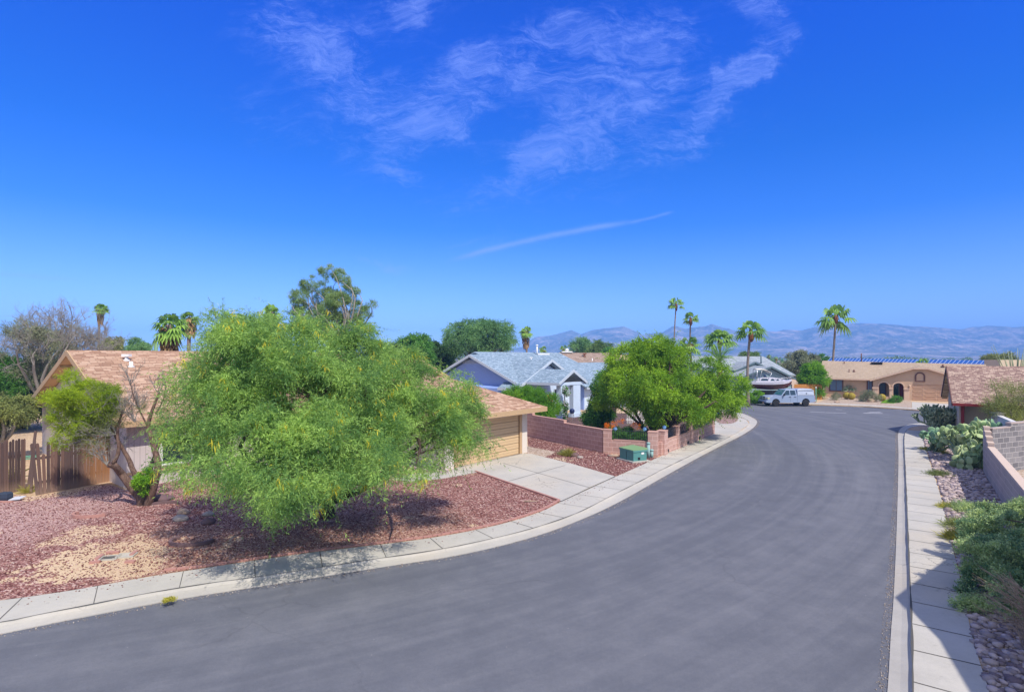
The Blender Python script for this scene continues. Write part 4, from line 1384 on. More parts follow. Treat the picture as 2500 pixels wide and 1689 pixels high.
gd = dd.build('garage_door', M['door_a'], ha)
hd = MB(); box(hd, fa, 13.2, 13.36, -7.18, -7.136, .72, .76); hd.build('handle', M['iron'], gd)
df = MB()
box(df, fa, 15.63, 15.82, -7.215, -7.0, .1, 2.3); box(df, fa, 10.76, 10.95, -7.215, -7.0, .1, 2.3); box(df, fa, 10.95, 15.63, -7.215, -7.0, 2.17, 2.3)
df.build('door_frame', M['trim_a'], ha)
window(ha, fa, 2.35, 0, 1.42, 2.2, 1.1, M['white_pt'], M['glass'], split=1)
window(ha, fa, 7.6, 0, 1.5, 1.6, 1.1, M['white_pt'], M['glass'], split=1)
led = MB(); box(led, fa, .02, 9.2, -.07, 0.0, .60, .70); led.build('wall_ledge', M['trim_a'], ha)
fn_a = lambda u, v: e0 + (r0_ - e0) * (v + .6) / 6.6
for (x, y, hd_) in ((309, 879, True), (320, 894, False)):
    vent(rf, fa.hit(x, y, fn_a), .075, .22, 'white_pt', hd_)

# ============ blue house
fb = Fr(.41, 46.7, AD)
hb = thing('house', 'pale blue house with light grey-blue roof and white columned porch behind the mauve wall', 'house', fb.w(0, 0, .1))
wb = MB()
solid_u(wb, fb, .95, 9.0, [(1.0, -.02), (11, -.02), (11, 2.9), (5.9, 5.15), (1.0, 3.05)])
solid_v(wb, fb, .7, 9, [(.4, -.02), (9.9, -.02), (9.9, 2.5), (5.15, 4.7), (.4, 2.5)])
solid_u(wb, fb, 9.9, 23.5, [(-.4, -.02), (9, -.02), (9, 2.5), (4.4, 4.35), (-.4, 2.3)])
wb.build('wall', M['blue_shaded'], hb)
wf = MB()
solid_v(wf, fb, .66, .699, [(.4, -.02), (9.9, -.02), (9.9, 2.48), (5.15, 4.62), (.4, 2.48)])
box(wf, fb, 10, 23.4, -.44, -.401, -.02, 2.2)
wf.build('front_wall', M['blue_lit'], hb)
rb_ = MB()
rb_.slab([fb.w(.5, .3, 2.97), fb.w(.85, .3, 2.97), fb.w(5.15, 4.85, 4.98), fb.w(9.5, .3, 2.97), fb.w(14, .3, 2.97), fb.w(14, 5.9, 5.45), fb.w(.5, 5.9, 5.45)], T)
rb_.slab([fb.w(.5, 5.9, 5.45), fb.w(14, 5.9, 5.45), fb.w(14, 11.5, 2.95), fb.w(.5, 11.5, 2.95)], T)
rb_.slab([fb.w(0, 0, 2.6), fb.w(5.15, 0, 5.0), fb.w(5.15, 6.4, 5.0), fb.w(.75, 2.1, 2.95), fb.w(0, 2.1, 2.6)], T)
rb_.slab([fb.w(5.15, 0, 5.0), fb.w(10.3, 0, 2.6), fb.w(10.3, 6.4, 2.6), fb.w(5.15, 6.4, 5.0)], T)
rb_.slab([fb.w(4.5, 3.0, 3.17), fb.w(19.5, 3.0, 3.17), fb.w(19.5, 9, 5.75), fb.w(4.5, 9, 5.75)], T)
rb_.slab([fb.w(4.5, 9, 5.75), fb.w(19.5, 9, 5.75), fb.w(19.5, 15, 3.1), fb.w(4.5, 15, 3.1)], T)
rb_.slab([fb.w(9.5, -1, 2.35), fb.w(24, -1, 2.35), fb.w(24, 4.4, 4.6), fb.w(9.5, 4.4, 4.6)], T)
rb_.slab([fb.w(9.5, 4.4, 4.6), fb.w(24, 4.4, 4.6), fb.w(24, 9.6, 2.4), fb.w(9.5, 9.6, 2.4)], T)
# porch roof
rb_.slab([fb.w(3.4, -3.4, 4.16), fb.w(3.4, .7, 4.16), fb.w(1.2, .7, 3.1), fb.w(1.2, -3.4, 3.1)], .11)
rb_.slab([fb.w(3.4, -3.4, 4.16), fb.w(5.6, -3.4, 3.1), fb.w(5.6, .7, 3.1), fb.w(3.4, .7, 4.16)], .11)
rb_ = rb_.build('roof', M['shingle_b'], hb)
fc = MB()
for p, q in [((.47, .3, 2.97), (.47, 5.9, 5.45)), ((.47, 5.9, 5.45), (.47, 11.5, 2.95)), ((0, -.03, 2.6), (5.15, -.03, 5.0)), ((5.15, -.03, 5.0), (10.3, -.03, 2.6)), ((-.03, 0, 2.6), (-.03, 2.1, 2.6)),
             ((3.4, -3.43, 4.16), (1.2, -3.43, 3.1)), ((3.4, -3.43, 4.16), (5.6, -3.43, 3.1)), ((1.17, -3.4, 3.1), (1.17, .6, 3.1)), ((19.5, 3, 3.17), (19.5, 9, 5.75)), ((9.5, -1.03, 2.35), (24, -1.03, 2.35)), ((5.63, -3.4, 3.1), (5.63, .6, 3.1))]:
    rake(fc, fb.w(*p), fb.w(*q), .05, .22)
fc.build('fascia', M['blue_trim'], hb)
for (u0, u1, v0, v1, h1) in ((1.72, 2.2, -3.25, -2.8, 3.05), (3.62, 4.75, -3.25, -2.85, 3.05), (1.75, 2.15, .2, .64, 3.0)):
    cb = MB(); box(cb, fb, u0, u1, v0, v1, -.02, h1); box(cb, fb, u0 - .06, u1 + .06, v0 - .06, v1 + .06, .1, .45)
    cb.build('porch_column', M['blue_lit'], hb)
bm = MB(); box(bm, fb, 1.5, 5.3, -3.28, -3.05, 2.86, 3.1); bm.build('porch_beam', M['blue_lit'], hb)
gl = MB()
for i in range(5): box(gl, fb, .90, .94, 4.7 + i * .0, 7.1, 4.62 + i * .07, 4.65 + i * .07)
gl.build('gable_louvre', M['blue_trim'], hb)
window(hb, fb, 1.25, .66, 1.7, .9, 1.3, M['blue_trim'], M['glass'], split=0)
window(hb, fb, 7.3, .66, 1.6, 1.8, 1.2, M['blue_trim'], M['glass'], split=1)
dr = MB(); box(dr, fb, 2.45, 3.3, .60, .655, .1, 2.2); dr.build('front_door', M['blackp'], hb)
gdb = MB()
for i in range(4): box(gdb, fb, 13.2, 17.6, -.50, -.445, .14 + i * .5, .62 + i * .5)
gdb.build('garage_door', M['white_pt'], hb)
fn_b3 = lambda u, v: 3.17 + (v - 3) * .43
fn_b1 = lambda u, v: 2.97 + (v - .3) * .443
for (x, y, r, h, hd_) in ((1276, 891, .10, .45, True), (1297, 886, .07, .35, False), (1297, 880, .06, .30, True)):
    vent(rb_, fb.hit(x, y, fn_b1), r, h, 'white_pt', hd_)
X = fb.hit(1311, 866, fn_b3)
fl = MB(); fl.tube([X - Vector((0, 0, .1)), X + Vector((0, 0, 1.0))], .09, 8); fl.lathe([(.15, 0), (.15, .1), (.05, .16)], X + Vector((0, 0, 1.0)), 10)
fl.build('flue_pipe', M['white_pt'], rb_)
fl = MB(); fl.box(X + Vector((.75, -.3, .05)), (1.3, .5, .22)); fl.build('skylight', M['white_pt'], rb_)

# ============ taupe-roofed house behind it
hg = thing('house', 'low house with plain taupe roof showing behind the blue house', 'house', (11, 84, .1))
fg = Fr(6.6, 79.5, (1, .04))
wg_ = MB(); solid_u(wg_, fg, .4, 12, [(0, -.02), (10, -.02), (10, 3.2), (5, 5.6), (0, 3.2)]); wg_.build('wall', M['tan_wall'], hg)
rg = MB()
rg.slab([fg.w(0, -.5, 3.1), fg.w(12.5, -.5, 3.1), fg.w(8.6, 5, 5.85), fg.w(.55, 5, 5.9)], T)
rg.slab([fg.w(.55, 5, 5.9), fg.w(8.6, 5, 5.85), fg.w(12.5, 10.5, 3.1), fg.w(0, 10.5, 3.1)], T)
rg.slab([fg.w(12.5, -.5, 3.1), fg.w(12.5, 10.5, 3.1), fg.w(8.6, 5, 5.85)], T)
rg = rg.build('roof', M['shingle_g'], hg)
fc = MB(); rake(fc, fg.w(-.03, -.5, 3.1), fg.w(.52, 5, 5.9), .06, .25); fc.build('fascia', M['brown_trim'], hg)
fn_g = lambda u, v: 3.1 + (v + .5) * .5
vent(rg, fg.hit(1427, 870, fn_g), .12, .4, 'palmboot', True); vent(rg, fg.hit(1446, 880, fn_g), .06, .35, 'white_pt')
sk = MB(); sk.box(fg.w(1.9, 5, 6.0), (1.6, .8, .2)); sk.lathe([(.22, 0), (.3, .25), (.1, .4)], fg.w(1.9, 5, 6.1), 10); sk.build('roof_cooler', M['white_pt'], rg)

# ============ teal house behind the boat
fcx = Fr(27.6, 67.0, (1, 0))
hc = thing('house', 'teal grey gabled house behind the boat on its trailer', 'house', (30, 67, .1))
wc_ = MB()
solid_v(wc_, fcx, .5, 12, [(.3, -.02), (6.1, -.02), (6.1, 2.55), (3.5, 3.9), (.3, 2.7)])
solid_u(wc_, fcx, -8, 8.2, [(6, -.02), (18, -.02), (18, 2.7), (13, 5.1), (6, 2.7)])
solid_v(wc_, fcx, 5.2, 12, [(1.5, -.02), (5.2, -.02), (5.2, 3.6), (3.7, 4.35), (1.5, 3.4)])
wc_.build('wall', M['teal_wall'], hc)
rc = MB()
rc.slab([fcx.w(3.5, 0, 4.12), fcx.w(3.5, 9, 4.12), fcx.w(-.1, 9, 2.85), fcx.w(-.1, 0, 2.85)], T)
rc.slab([fcx.w(3.5, 0, 4.12), fcx.w(6.4, 0, 2.68), fcx.w(6.4, 9, 2.68), fcx.w(3.5, 9, 4.12)], T)
rc.slab([fcx.w(3.7, 4.9, 4.62), fcx.w(3.7, 11, 4.62), fcx.w(1.1, 11, 3.5), fcx.w(1.1, 4.9, 3.5)], T)
rc.slab([fcx.w(3.7, 4.9, 4.62), fcx.w(5.4, 4.9, 3.85), fcx.w(5.4, 11, 3.85), fcx.w(3.7, 11, 4.62)], T)
rc.slab([fcx.w(-8.5, 5.5, 2.9), fcx.w(9.2, 5.5, 2.9), fcx.w(8.4, 13, 5.32), fcx.w(-8.5, 13, 5.4)], T)
rc.slab([fcx.w(-8.5, 13, 5.4), fcx.w(8.4, 13, 5.32), fcx.w(9.2, 18.5, 2.9), fcx.w(-8.5, 18.5, 2.9)], T)
rc = rc.build('roof', M['shingle_c'], hc)
fc = MB()
for p, q in [((3.5, -.03, 4.12), (-.1, -.03, 2.85)), ((3.5, -.03, 4.12), (6.4, -.03, 2.68)), ((3.7, 4.87, 4.62), (1.1, 4.87, 3.5)), ((3.7, 4.87, 4.62), (5.4, 4.87, 3.85)), ((9.2, 5.5, 2.9), (8.4, 13, 5.32))]:
    fc = MB(); rake(fc, fcx.w(*p), fcx.w(*q), .06, .2); fc.build('fascia', M['teal_trim'], hc)
gdc = MB()
for i in range(4): box(gdc, fcx, .9, 5.6, .42, .498, .14 + i * .52, .63 + i * .52)
gdc.build('garage_door', M['teal_wall'], hc)
for i, u in enumerate((1.4, 2.6, 3.8, 5.0)):
    gp_ = MB(); box(gp_, fcx, u - .45, u + .45, .40, .415, 1.8, 2.05); gp_.build('door_pane', M['glass'], hc)
vp = MB(); X = P(1858, 884, 77); vp.tube([X - Vector((0, 0, .5)), X + Vector((0, 0, .9))], .1, 8); vp.build('roof_vent', M['teal_trim'], rc)
vp = MB(); box(vp, fcx, -6, 9.6, 18, 18.2, .1, 1.9); vp.build('back_wall', M['teal_wall'], hc)

# cedar fence between teal house and bright bush
cf = thing('wooden_fence', 'orange cedar board fence between the teal house and the bright green bush', 'fence', P(1932, 950, 66) * 1)
cf.location = (34.2, 67.2, .1)
mb = MB()
for i in range(22):
    mb.box((34.1 + i * .152, 67.4 + .01 * (i % 2), 1.02), (.142, .02, 1.85))
mb.build('boards', M['cedar'], cf)
mb = MB(); mb.box((35.7, 67.46, 1.6), (3.4, .05, .09)); mb.box((35.7, 67.46, .5), (3.4, .05, .09)); mb.build('rail', M['cedar'], cf)

# ============ sand-coloured house at the end of the street
fd = Fr(40.2, 72.0, (.827, -.562))
hd = thing('house', 'sand-coloured stucco house with arched porch and panelled garage at the end of the street', 'house', fd.w(0, 0, .1))
wd = MB()
wu = 16.0
solid_u(wd, fd, 0, 5.5, [(0, -.02), (8.4, -.02), (8.4, 2.4), (4, 4.45), (0, 2.5)])
solid_u(wd, fd, 5.5, wu, [(1.6, -.02), (8.4, -.02), (8.4, 2.4), (4, 4.30), (1.6, 3.2)])
def arch(u0, u1, h0, h1, n=10):
    r = (u1 - u0) / 2; c = (u0 + u1) / 2; hs = h1 - r * .9
    return [(u0, h0), (u1, h0)] + [(c + r * math.cos(math.pi * i / n), hs + r * .9 * math.sin(math.pi * i / n)) for i in range(n + 1)]
vf = -.6
U = lambda px: fd.u_of(px, vf) - 5.3
ue = 14.7 - 5.3
outer = [(0, -.02), (ue, -.02), (ue, 2.35), (10.7 - 5.3, 3.78), (9.3 - 5.3, 3.78), (0, 2.30)]
ga0, ga1 = U(2227.5), 13.9 - 5.3
holes = [arch(U(2146), U(2170), .45, 2.15), arch(U(2181), U(2206), .1, 2.12), [(ga0, .1), (ga1, .1), (ga1, 2.0), (ga0, 2.0)]]
wd.plate(fd.w(5.3, vf, 0), Vector((fd.a.x, fd.a.y, 0)), (0, 0, 1), outer, holes, .3)
box(wd, fd, 14.4, 14.7, vf + .3, 1.6, -.02, 2.3); box(wd, fd, 5.3, 5.55, vf + .3, .0, -.02, 2.3)
wd.build('wall', M['tan_wall'], hd)
tr_ = MB()
for (a, b) in ((2129.5, 2145.5), (2170.5, 2180.5), (2206, 2222)):
    u0, u1 = fd.u_of(a, vf), fd.u_of(b, vf)
    box(tr_, fd, u0, u1, vf - .14, vf, 1.36, 1.56)
    box(tr_, fd, u0 + .06, u1 - .06, vf - .06, vf, .1, 1.36)
for (a, b, h1) in ((2146, 2170, 2.15), (2181, 2206, 2.12)):
    u0, u1 = fd.u_of(a, vf), fd.u_of(b, vf); r = (u1 - u0) / 2; c = (u0 + u1) / 2; hs = h1 - r * .9
    for i in range(10):
        t0, t1 = math.pi * i / 10, math.pi * (i + 1) / 10
        pts = [(c + (r) * math.cos(t0), hs + r * .9 * math.sin(t0)), (c + (r + .14) * math.cos(t0), hs + (r * .9 + .14) * math.sin(t0)), (c + (r + .14) * math.cos(t1), hs + (r * .9 + .14) * math.sin(t1)), (c + r * math.cos(t1), hs + r * .9 * math.sin(t1))]
        tr_.hexa([fd.w(x, vf - .002, z) for x, z in pts] + [fd.w(x, vf - .07, z) for x, z in pts])
tr_.build('porch_trim', M['tan_trim'], hd)
# arched blind window over the garage
uc = (fd.u_of(2235, vf) + fd.u_of(2257, vf)) / 2
aw = MB()
def ring(mb, c, hs, r, w, h0, d, n=10):
    prof_o = [(c + r, h0), ] + [(c + r * math.cos(math.pi * i / n), hs + r * math.sin(math.pi * i / n)) for i in range(n + 1)] + [(c - r, h0)]
    prof_i = [(c + r - w, h0), ] + [(c + (r - w) * math.cos(math.pi * i / n), hs + (r - w) * math.sin(math.pi * i / n)) for i in range(n + 1)] + [(c - r + w, h0)]
    for i in range(len(prof_o) - 1):
        q = [prof_o[i], prof_o[i + 1], prof_i[i + 1], prof_i[i]]
        mb.hexa([fd.w(x, vf - .002, z) for x, z in q] + [fd.w(x, vf - d, z) for x, z in q])
ring(aw, uc, 2.95, .50, .15, 2.35, .08); box(aw, fd, uc - .5, uc + .5, vf - .09, vf - .002, 2.30, 2.42)
aw.build('arched_window', M['brown_trim'], hd)
rd = MB()
hr = lambda u: 4.72 - .022 * u
rd.slab([fd.w(-.5, -.5, 2.55), fd.w(5.0, -.5, 2.5), fd.w(10, 3.0, 4.16), fd.w(15.4, -.2, 2.4), fd.w(16.4, -.2, 2.4), fd.w(16.4, 4, hr(16.4)), fd.w(-.5, 4, hr(-.5))], T)
rd.slab([fd.w(-.5, 4, hr(-.5)), fd.w(16.4, 4, hr(16.4)), fd.w(16.4, 9, 2.3), fd.w(-.5, 9, 2.4)], T)
zt = 4.02
rd.slab([fd.w(9.3, -1, 3.94), fd.w(10, .2, 4.18), fd.w(10, 3.2, 4.18), fd.w(5.0, -.3, 2.46), fd.w(5.0, -1, 2.42)], T)
rd.slab([fd.w(10.7, -1, 3.94), fd.w(15.0, -1, 2.42), fd.w(15.0, .3, 2.46), fd.w(10, 3.2, 4.18), fd.w(10, .2, 4.18)], T)
rd.slab([fd.w(9.3, -1, 3.94), fd.w(10.7, -1, 3.94), fd.w(10, .2, 4.18)], T)
rd = rd.build('roof', M['shingle_d'], hd)
fc = MB()
for p, q in [((-.5, -.53, 2.55), (5, -.53, 2.5)), ((5.0, -1.03, 2.42), (9.3, -1.03, 3.94)), ((9.3, -1.03, 3.94), (10.7, -1.03, 3.94)), ((10.7, -1.03, 3.94), (15, -1.03, 2.42)), ((-.53, -.5, 2.55), (-.53, 4, 4.7))]:
    rake(fc, fd.w(*p), fd.w(*q), .05, .16)
fc.build('fascia', M['tan_trim'], hd)
# garage door with raised panels
gd_ = MB(); g0, g1 = ga0 + 5.3, ga1 + 5.3
for r_ in range(4):
    box(gd_, fd, g0, g1, vf + .10, vf + .15, .12 + r_ * .47, .57 + r_ * .47)
    for c_ in range(4):
        a0 = g0 + .08 + c_ * (g1 - g0) / 4; a1 = a0 + (g1 - g0) / 4 - .16
        for (x0, x1, z0, z1) in ((a0, a1, .18, .21), (a0, a1, .44, .47), (a0, a0 + .04, .21, .44), (a1 - .04, a1, .21, .44)):
            box(gd_, fd, x0, x1, vf + .05, vf + .10, z0 + r_ * .47, z1 + r_ * .47)
gd_.build('garage_door', M['tan_door'], hd)
for (a, b, y0, y1, vv) in ((2027, 2056, 927, 953, 0), (2119, 2128, 930, 959, 0)):
    uc = (fd.u_of(a, vv) + fd.u_of(b, vv)) / 2; w = fd.u_of(b, vv) - fd.u_of(a, vv)
    h1, h0 = fd.h_of((a + b) / 2, y0, vv), fd.h_of((a + b) / 2, y1, vv)
    window(hd, fd, uc, vv, (h0 + h1) / 2, w, h1 - h0, M['brown_trim'], M['blind'], split=1, fw=.14)
for uc in (6.25, 7.25):
    window(hd, fd, uc, 1.6, 1.35, .5, 1.3, M['brown_trim'], M['blind'], split=0, fw=.12)
pd = MB(); box(pd, fd, fd.u_of(2196, 1.6), fd.u_of(2196, 1.6) + 1.0, 1.5, 1.58, .1, 2.1); pd.build('front_door', M['red_trim'], hd)
pd = MB(); box(pd, fd, fd.u_of(2196, 1.6) - .55, fd.u_of(2196, 1.6) - .1, 1.5, 1.58, .1, 2.0); pd.build('door_sidelight', M['glass'], hd)
lm = MB(); X = fd.w(fd.u_of(2221, vf - .2), vf - .12, 1.72); lm.lathe([(.04, -.2), (.09, -.12), (.09, .06), (.12, .1), (.02, .2)], X, 8); lm.build('wall_lamp', M['tan_trim'], hd)
fn_d = lambda u, v: 2.52 + (v + .5) * .47
for (x, y, r, h) in ((2061, 889, .06, .4), (2073, 908, .05, .35), (2085, 907, .1, .22), (2302, 894, .1, .22)):
    vent(rd, fd.hit(x, y, fn_d), r, h, 'brown_trim')
X = fd.hit(2141, 888, fn_d)
sk = MB(); sk.box(X + Vector((0, 0, .1)), (1.2, .8, .22), fd.ax()); sk.build('skylight', M['blackp'], rd)
fl = MB(); X = fd.w(3.9, 4.4, 4.5); fl.tube([X, X + Vector((0, 0, 1.2))], .07, 7); fl.build('flue_pipe', M['brown_trim'], rd)

# ============ long building with solar panels behind it
he = thing('building', 'long low building behind the sand house, its whole roof covered in solar panels', 'building', (68, 90, .1))
TLp, TRp = P(2028, 873.5, 101), P(2462, 880.5, 81)
BLp, BRp = P(2020, 882, 96), P(2449, 895.5, 76)
eb_ = MB()
for a, b, c, d in (((TLp, BLp, BRp, TRp)),):
    eb_.slab([a - Vector((0, 0, .25)), b - Vector((0, 0, .25)), c - Vector((0, 0, .25)), d - Vector((0, 0, .25))], .15)
    back = Vector((2.0, 5.0, -1.5))
    eb_.slab([a - Vector((0, 0, .25)), d - Vector((0, 0, .25)), d + back, a + back], .15)
eb_.build('roof', M['shingle_d'], he)
we = MB()
q = [BLp + Vector((.5, .6, 0)), BRp + Vector((-.5, .6, 0)), TRp + Vector((-.5, 3, 0)), TLp + Vector((.5, 3, 0))]
we.hexa([Vector((p.x, p.y, 0)) for p in q] + [Vector((p.x, p.y, min(BLp.z, BRp.z) - .6)) for p in q])
we.build('wall', M['tan_wall'], he)
NS, NR = 44, 2
for i in range(NS):
    for j in range(NR):
        def pt(s_, t_): return BLp.lerp(BRp, s_).lerp(TLp.lerp(TRp, s_), t_)
        a0, a1, b0_, b1_ = (i + .04) / NS, (i + .96) / NS, (j + .03) / NR, (j + .97) / NR
        pm = MB(); pm.slab([pt(a0, b0_), pt(a1, b0_), pt(a1, b1_), pt(a0, b1_)], .05); pm.build('solar_panel', M['solar'], he)
fm = MB()
for i in range(NS + 1): fm.bar(pt(i / NS, 0), pt(i / NS, 1), .045, .05)
for j in range(NR + 1): fm.bar(pt(0, j / NR), pt(1, j / NR), .045, .05)
fm.build('panel_frame', M['alu'], he)
pm = MB(); X = P(2460, 886, 74); pm.box(X + Vector((1.8, 1, -1.6)), (6.0, 2.5, 4.0)); pm.build('parapet_wall', M['f_wall'], he)

# ============ brown-roofed house on the right
ff = Fr(26.8, 34.0, (.827, -.562))
hf = thing('house', 'house with mottled brown shingle roof and oxblood eave on the right, above the prickly pears', 'house', ff.w(0, 0, .1))
wf_ = MB()
solid_u(wf_, ff, .35, .55, [(.5, -.02), (8.6, -.02), (8.6, 2.45), (4.54, 4.40), (.5, 2.45)])
solid_u(wf_, ff, .55, 16, [(.95, -.02), (8.6, -.02), (8.6, 2.45), (4.54, 4.38), (.95, 2.66)])
wf_.build('wall', M['f_wall'], hf)
rr_ = MB()
rr_.slab([ff.w(0, 0, 2.42), ff.w(17, 0, 2.42), ff.w(17, 4.54, 4.62), ff.w(0, 4.54, 4.62)], T)
rr_.slab([ff.w(0, 4.54, 4.62), ff.w(17, 4.54, 4.62), ff.w(17, 9.07, 2.42), ff.w(0, 9.07, 2.42)], T)
rr_.build('roof', M['shingle_f'], hf)
fc = MB()
rake(fc, ff.w(0, -.03, 2.42), ff.w(17, -.03, 2.42), .05, .16); fc.build('eave_board', M['red_trim'], hf)
fc = MB(); rake(fc, ff.w(-.03, 0, 2.42), ff.w(-.03, 4.54, 4.62), .05, .2); rake(fc, ff.w(-.03, 4.54, 4.62), ff.w(-.03, 9.07, 2.42), .05, .2); fc.build('fascia', M['brown_trim'], hf)
sf = MB()
sf.slab([ff.w(.0, 4.54, 4.44), ff.w(.35, 4.54, 4.44), ff.w(.35, 9.0, 2.26), ff.w(.0, 9.0, 2.26)], .02)
for v in (5.6, 6.7, 7.8, 8.9):
    h = 4.44 - (v - 4.54) * .486; box(sf, ff, .0, .34, v - .05, v + .05, h - .16, h - .03)
sf.build('soffit', M['soffit'], hf)
for (px_, m_) in ((2350, 'red_trim'), (2423, 'pink_post')):
    pb = MB(); u = ff.u_of(px_, .35); box(pb, ff, u - .08, u + .08, .27, .43, -.02, 2.28); pb.build('porch_post', M[m_], hf)

# ============ neighbouring two-storey house, just out of the picture: its roof shades the pavement
tip = G(2193, 1450, .11); far_ = G(2328, 1350, .11); n1_ = G(2232, 1500, .11); n2_ = G(2290, 1560, .11); n3_ = G(2365, 1689, .11)
hs = 6.2
sh = Vector((SAZ.x / math.tan(EL), SAZ.y / math.tan(EL), 1.0)) * hs
tv, fv, nv1, nv2, nv3 = tip + sh, far_ + sh, n1_ + sh, n2_ + sh, n3_ + sh
fv2 = fv + (fv - tv).normalized() * .6
nv4 = nv3 + (nv3 - nv2).normalized() * 3.0
hz_ = thing('house', 'two-storey buff stucco house at the right whose hipped roof shades the sidewalk', 'house', (13, 4, .1))
eav = [tv, nv1, nv2, nv3, nv4, Vector((16, 0, hs)), Vector((22, 4, hs)), fv2]
cen = Vector((14.5, 5.5, hs + 1.6))
rz = MB()
for i in range(len(eav)):
    a, b = eav[i], eav[(i + 1) % len(eav)]
    rz.slab([a, b, cen], .12)
rz.build('roof', M['shingle_f'], hz_)
wz = MB()
ins = [Vector(((p.x - cen.x) * .80 + cen.x, (p.y - cen.y) * .80 + cen.y)) for p in eav]
wz.prism([(p.x, p.y) for p in ins], -.02, hs - .1); wz.build('wall', M['f_wall'], hz_)
# ------------------------------------------------------------------ the big feathery tree
bt = G(800, 1262)
lobs = []
def lob(px, py, Y, rx, ry, rz):
    p = P(px, py, Y); lobs.append((p.x, p.y, p.z, rx, ry, rz))
for q in ((600, 880, 18.5, 2.1, 2.3, 1.4), (790, 862, 20.0, 2.1, 2.2, 1.1), (720, 960, 17.5, 2.6, 2.2, 1.4), (508, 985, 18.3, 1.1, 1.7, 1.1), (900, 915, 20.5, 1.7, 2.0, 1.3), (610, 1065, 16.6, 1.9, 2.0, .95),
          (820, 1075, 17.4, 2.4, 2.2, 1.1), (1010, 1040, 19.0, 1.95, 1.9, .9), (680, 1140, 15.6, 1.8, 1.5, .46), (1090, 1075, 19.5, .95, 1.3, .42), (630, 832, 18.5, 1.4, 1.6, .6), (965, 940, 20.3, 1.4, 1.5, .65),
          (535, 1090, 17.0, .8, 1.2, .6), (570, 812, 19, .8, 1, .3), (800, 1125, 15.4, 1.6, 1.4, .5), (960, 1110, 17.0, 1.3, 1.4, .4), (865, 872, 21, 1.2, 1.4, .5), (1050, 945, 19.8, 1.1, 1.1, .55), (1140, 1050, 19.6, .85, 1.0, .5), (560, 1150, 15.6, 1.2, 1.2, .40), (620, 1200, 15.0, 1.0, .9, .22), (740, 1195, 15.2, 1.2, 1.0, .24), (1090, 1000, 20.0, .7, .9, .4)):
    px_q, py_q, Yq, rxq, ryq, rzq = q
    lob(px_q, py_q, 15.6 + (Yq - 18.3) * .95, rxq * .85, ryq * .95, rzq * .85)
def big_trunk(mb, b):
    for dx, dy, dz in ((-1.2, -.4, 2.2), (1.3, .1, 2.5), (.2, .6, 2.8), (-.4, -1.0, 1.6)):
        mb.tube([b + Vector((0, 0, .25)), b + Vector((dx * .4, dy * .4, dz * .55)), b + Vector((dx, dy, dz))], [.15, .12, .08], 8)
def pods(t, c, o, r):
    # yellow drooping pods in small tufts
    n = 420
    i = rng.integers(0, len(c), n); st = c[i] + o[i] * (r[i] * .9)[:, None] + rng.normal(size=(n, 3)) * .1
    st = np.repeat(st, 8, axis=0) + rng.normal(size=(n * 8, 3)) * .05
    d = unit(rng.normal(size=(len(st), 3)) * .6 + np.array([0, 0, -1.0]))
    v, f = blades(st, d, .17, .022, .2)
    npmesh('seed_pods', v, f, M['podmat'], t)
M['podmat'] = leafmat('yellow seed pod', (0.62, 0.52, 0.04), (0.88, 0.74, 0.07), None, .3)
rng = np.random.default_rng(21); random.seed(21)
big = make_tree('acacia_tree', 'large spreading feathery green tree in the front yard, hiding most of the brown-roofed house', 'tree', (bt.x, bt.y, .1), lobs,
                 330, .50, 34000, .36, 14, .085, .0175, M['acacia'], M['bark'], trunk=big_trunk, tr=.19, nlimb=44, droop=.38, outw=1.1, shell=.40, forkz=.5, extra=pods, whips=380, whipL=.9, reject=lambda q: (CX + q[0] / q[1] * F < 525 and HZ + (H - q[2]) / q[1] * F < 868) or (CX + q[0] / q[1] * F < 470 and HZ + (H - q[2]) / q[1] * F < 910) or (CX + q[0] / q[1] * F < 425))

rng = np.random.default_rng(22); random.seed(22)
# ------------------------------------------------------------------ forked half-bare tree
fb_ = G(352, 1232)
ft = thing('desert_tree', 'forked small tree with rough brown trunk, half bare grey twigs and half lime green leaves', 'tree', (fb_.x, fb_.y, .1))
mb = MB(); tb = MB()
Yt = fb_.y
def path(pts, r0, r1, m=mb, n=8):
    q = [P(x, y, Y) for x, y, Y in pts]
    q = chaikin(q, 1)
    m.tube(q, [r0 + (r1 - r0) * i / (len(q) - 1) for i in range(len(q))], n)
path([(349, 1245, Yt), (348, 1215, Yt), (330, 1200, Yt), (300, 1160, Yt), (277, 1132, Yt - .2)], .20, .10)
path([(277, 1132, Yt - .2), (292, 1100, Yt - .1), (285, 1050, Yt), (300, 1000, Yt)], .075, .03)
path([(300, 1160, Yt), (285, 1140, Yt - .3), (262, 1136, Yt - .5)], .10, .055)
path([(352, 1240, Yt), (350, 1190, Yt), (325, 1150, Yt + .2), (315, 1120, Yt + .3), (296, 1090, Yt + .3), (270, 1040, Yt + .2), (262, 1000, Yt)], .12, .03)
path([(358, 1242, Yt), (372, 1200, Yt - .1), (388, 1140, Yt - .1), (380, 1105, Yt), (368, 1060, Yt), (360, 1040, Yt), (372, 1000, Yt), (388, 960, Yt + .1)], .15, .035)
path([(362, 1225, Yt), (366, 1150, Yt + .3), (378, 1110, Yt + .4), (392, 1075, Yt + .4), (400, 1040, Yt + .3)], .09, .03)
path([(360, 1040, Yt), (340, 1000, Yt), (325, 965, Yt - .1), (318, 935, Yt - .1)], .03, .012)
path([(380, 1010, Yt), (395, 985, Yt), (405, 955, Yt)], .03, .012)
mb.build('trunk', M['barkb'], ft)
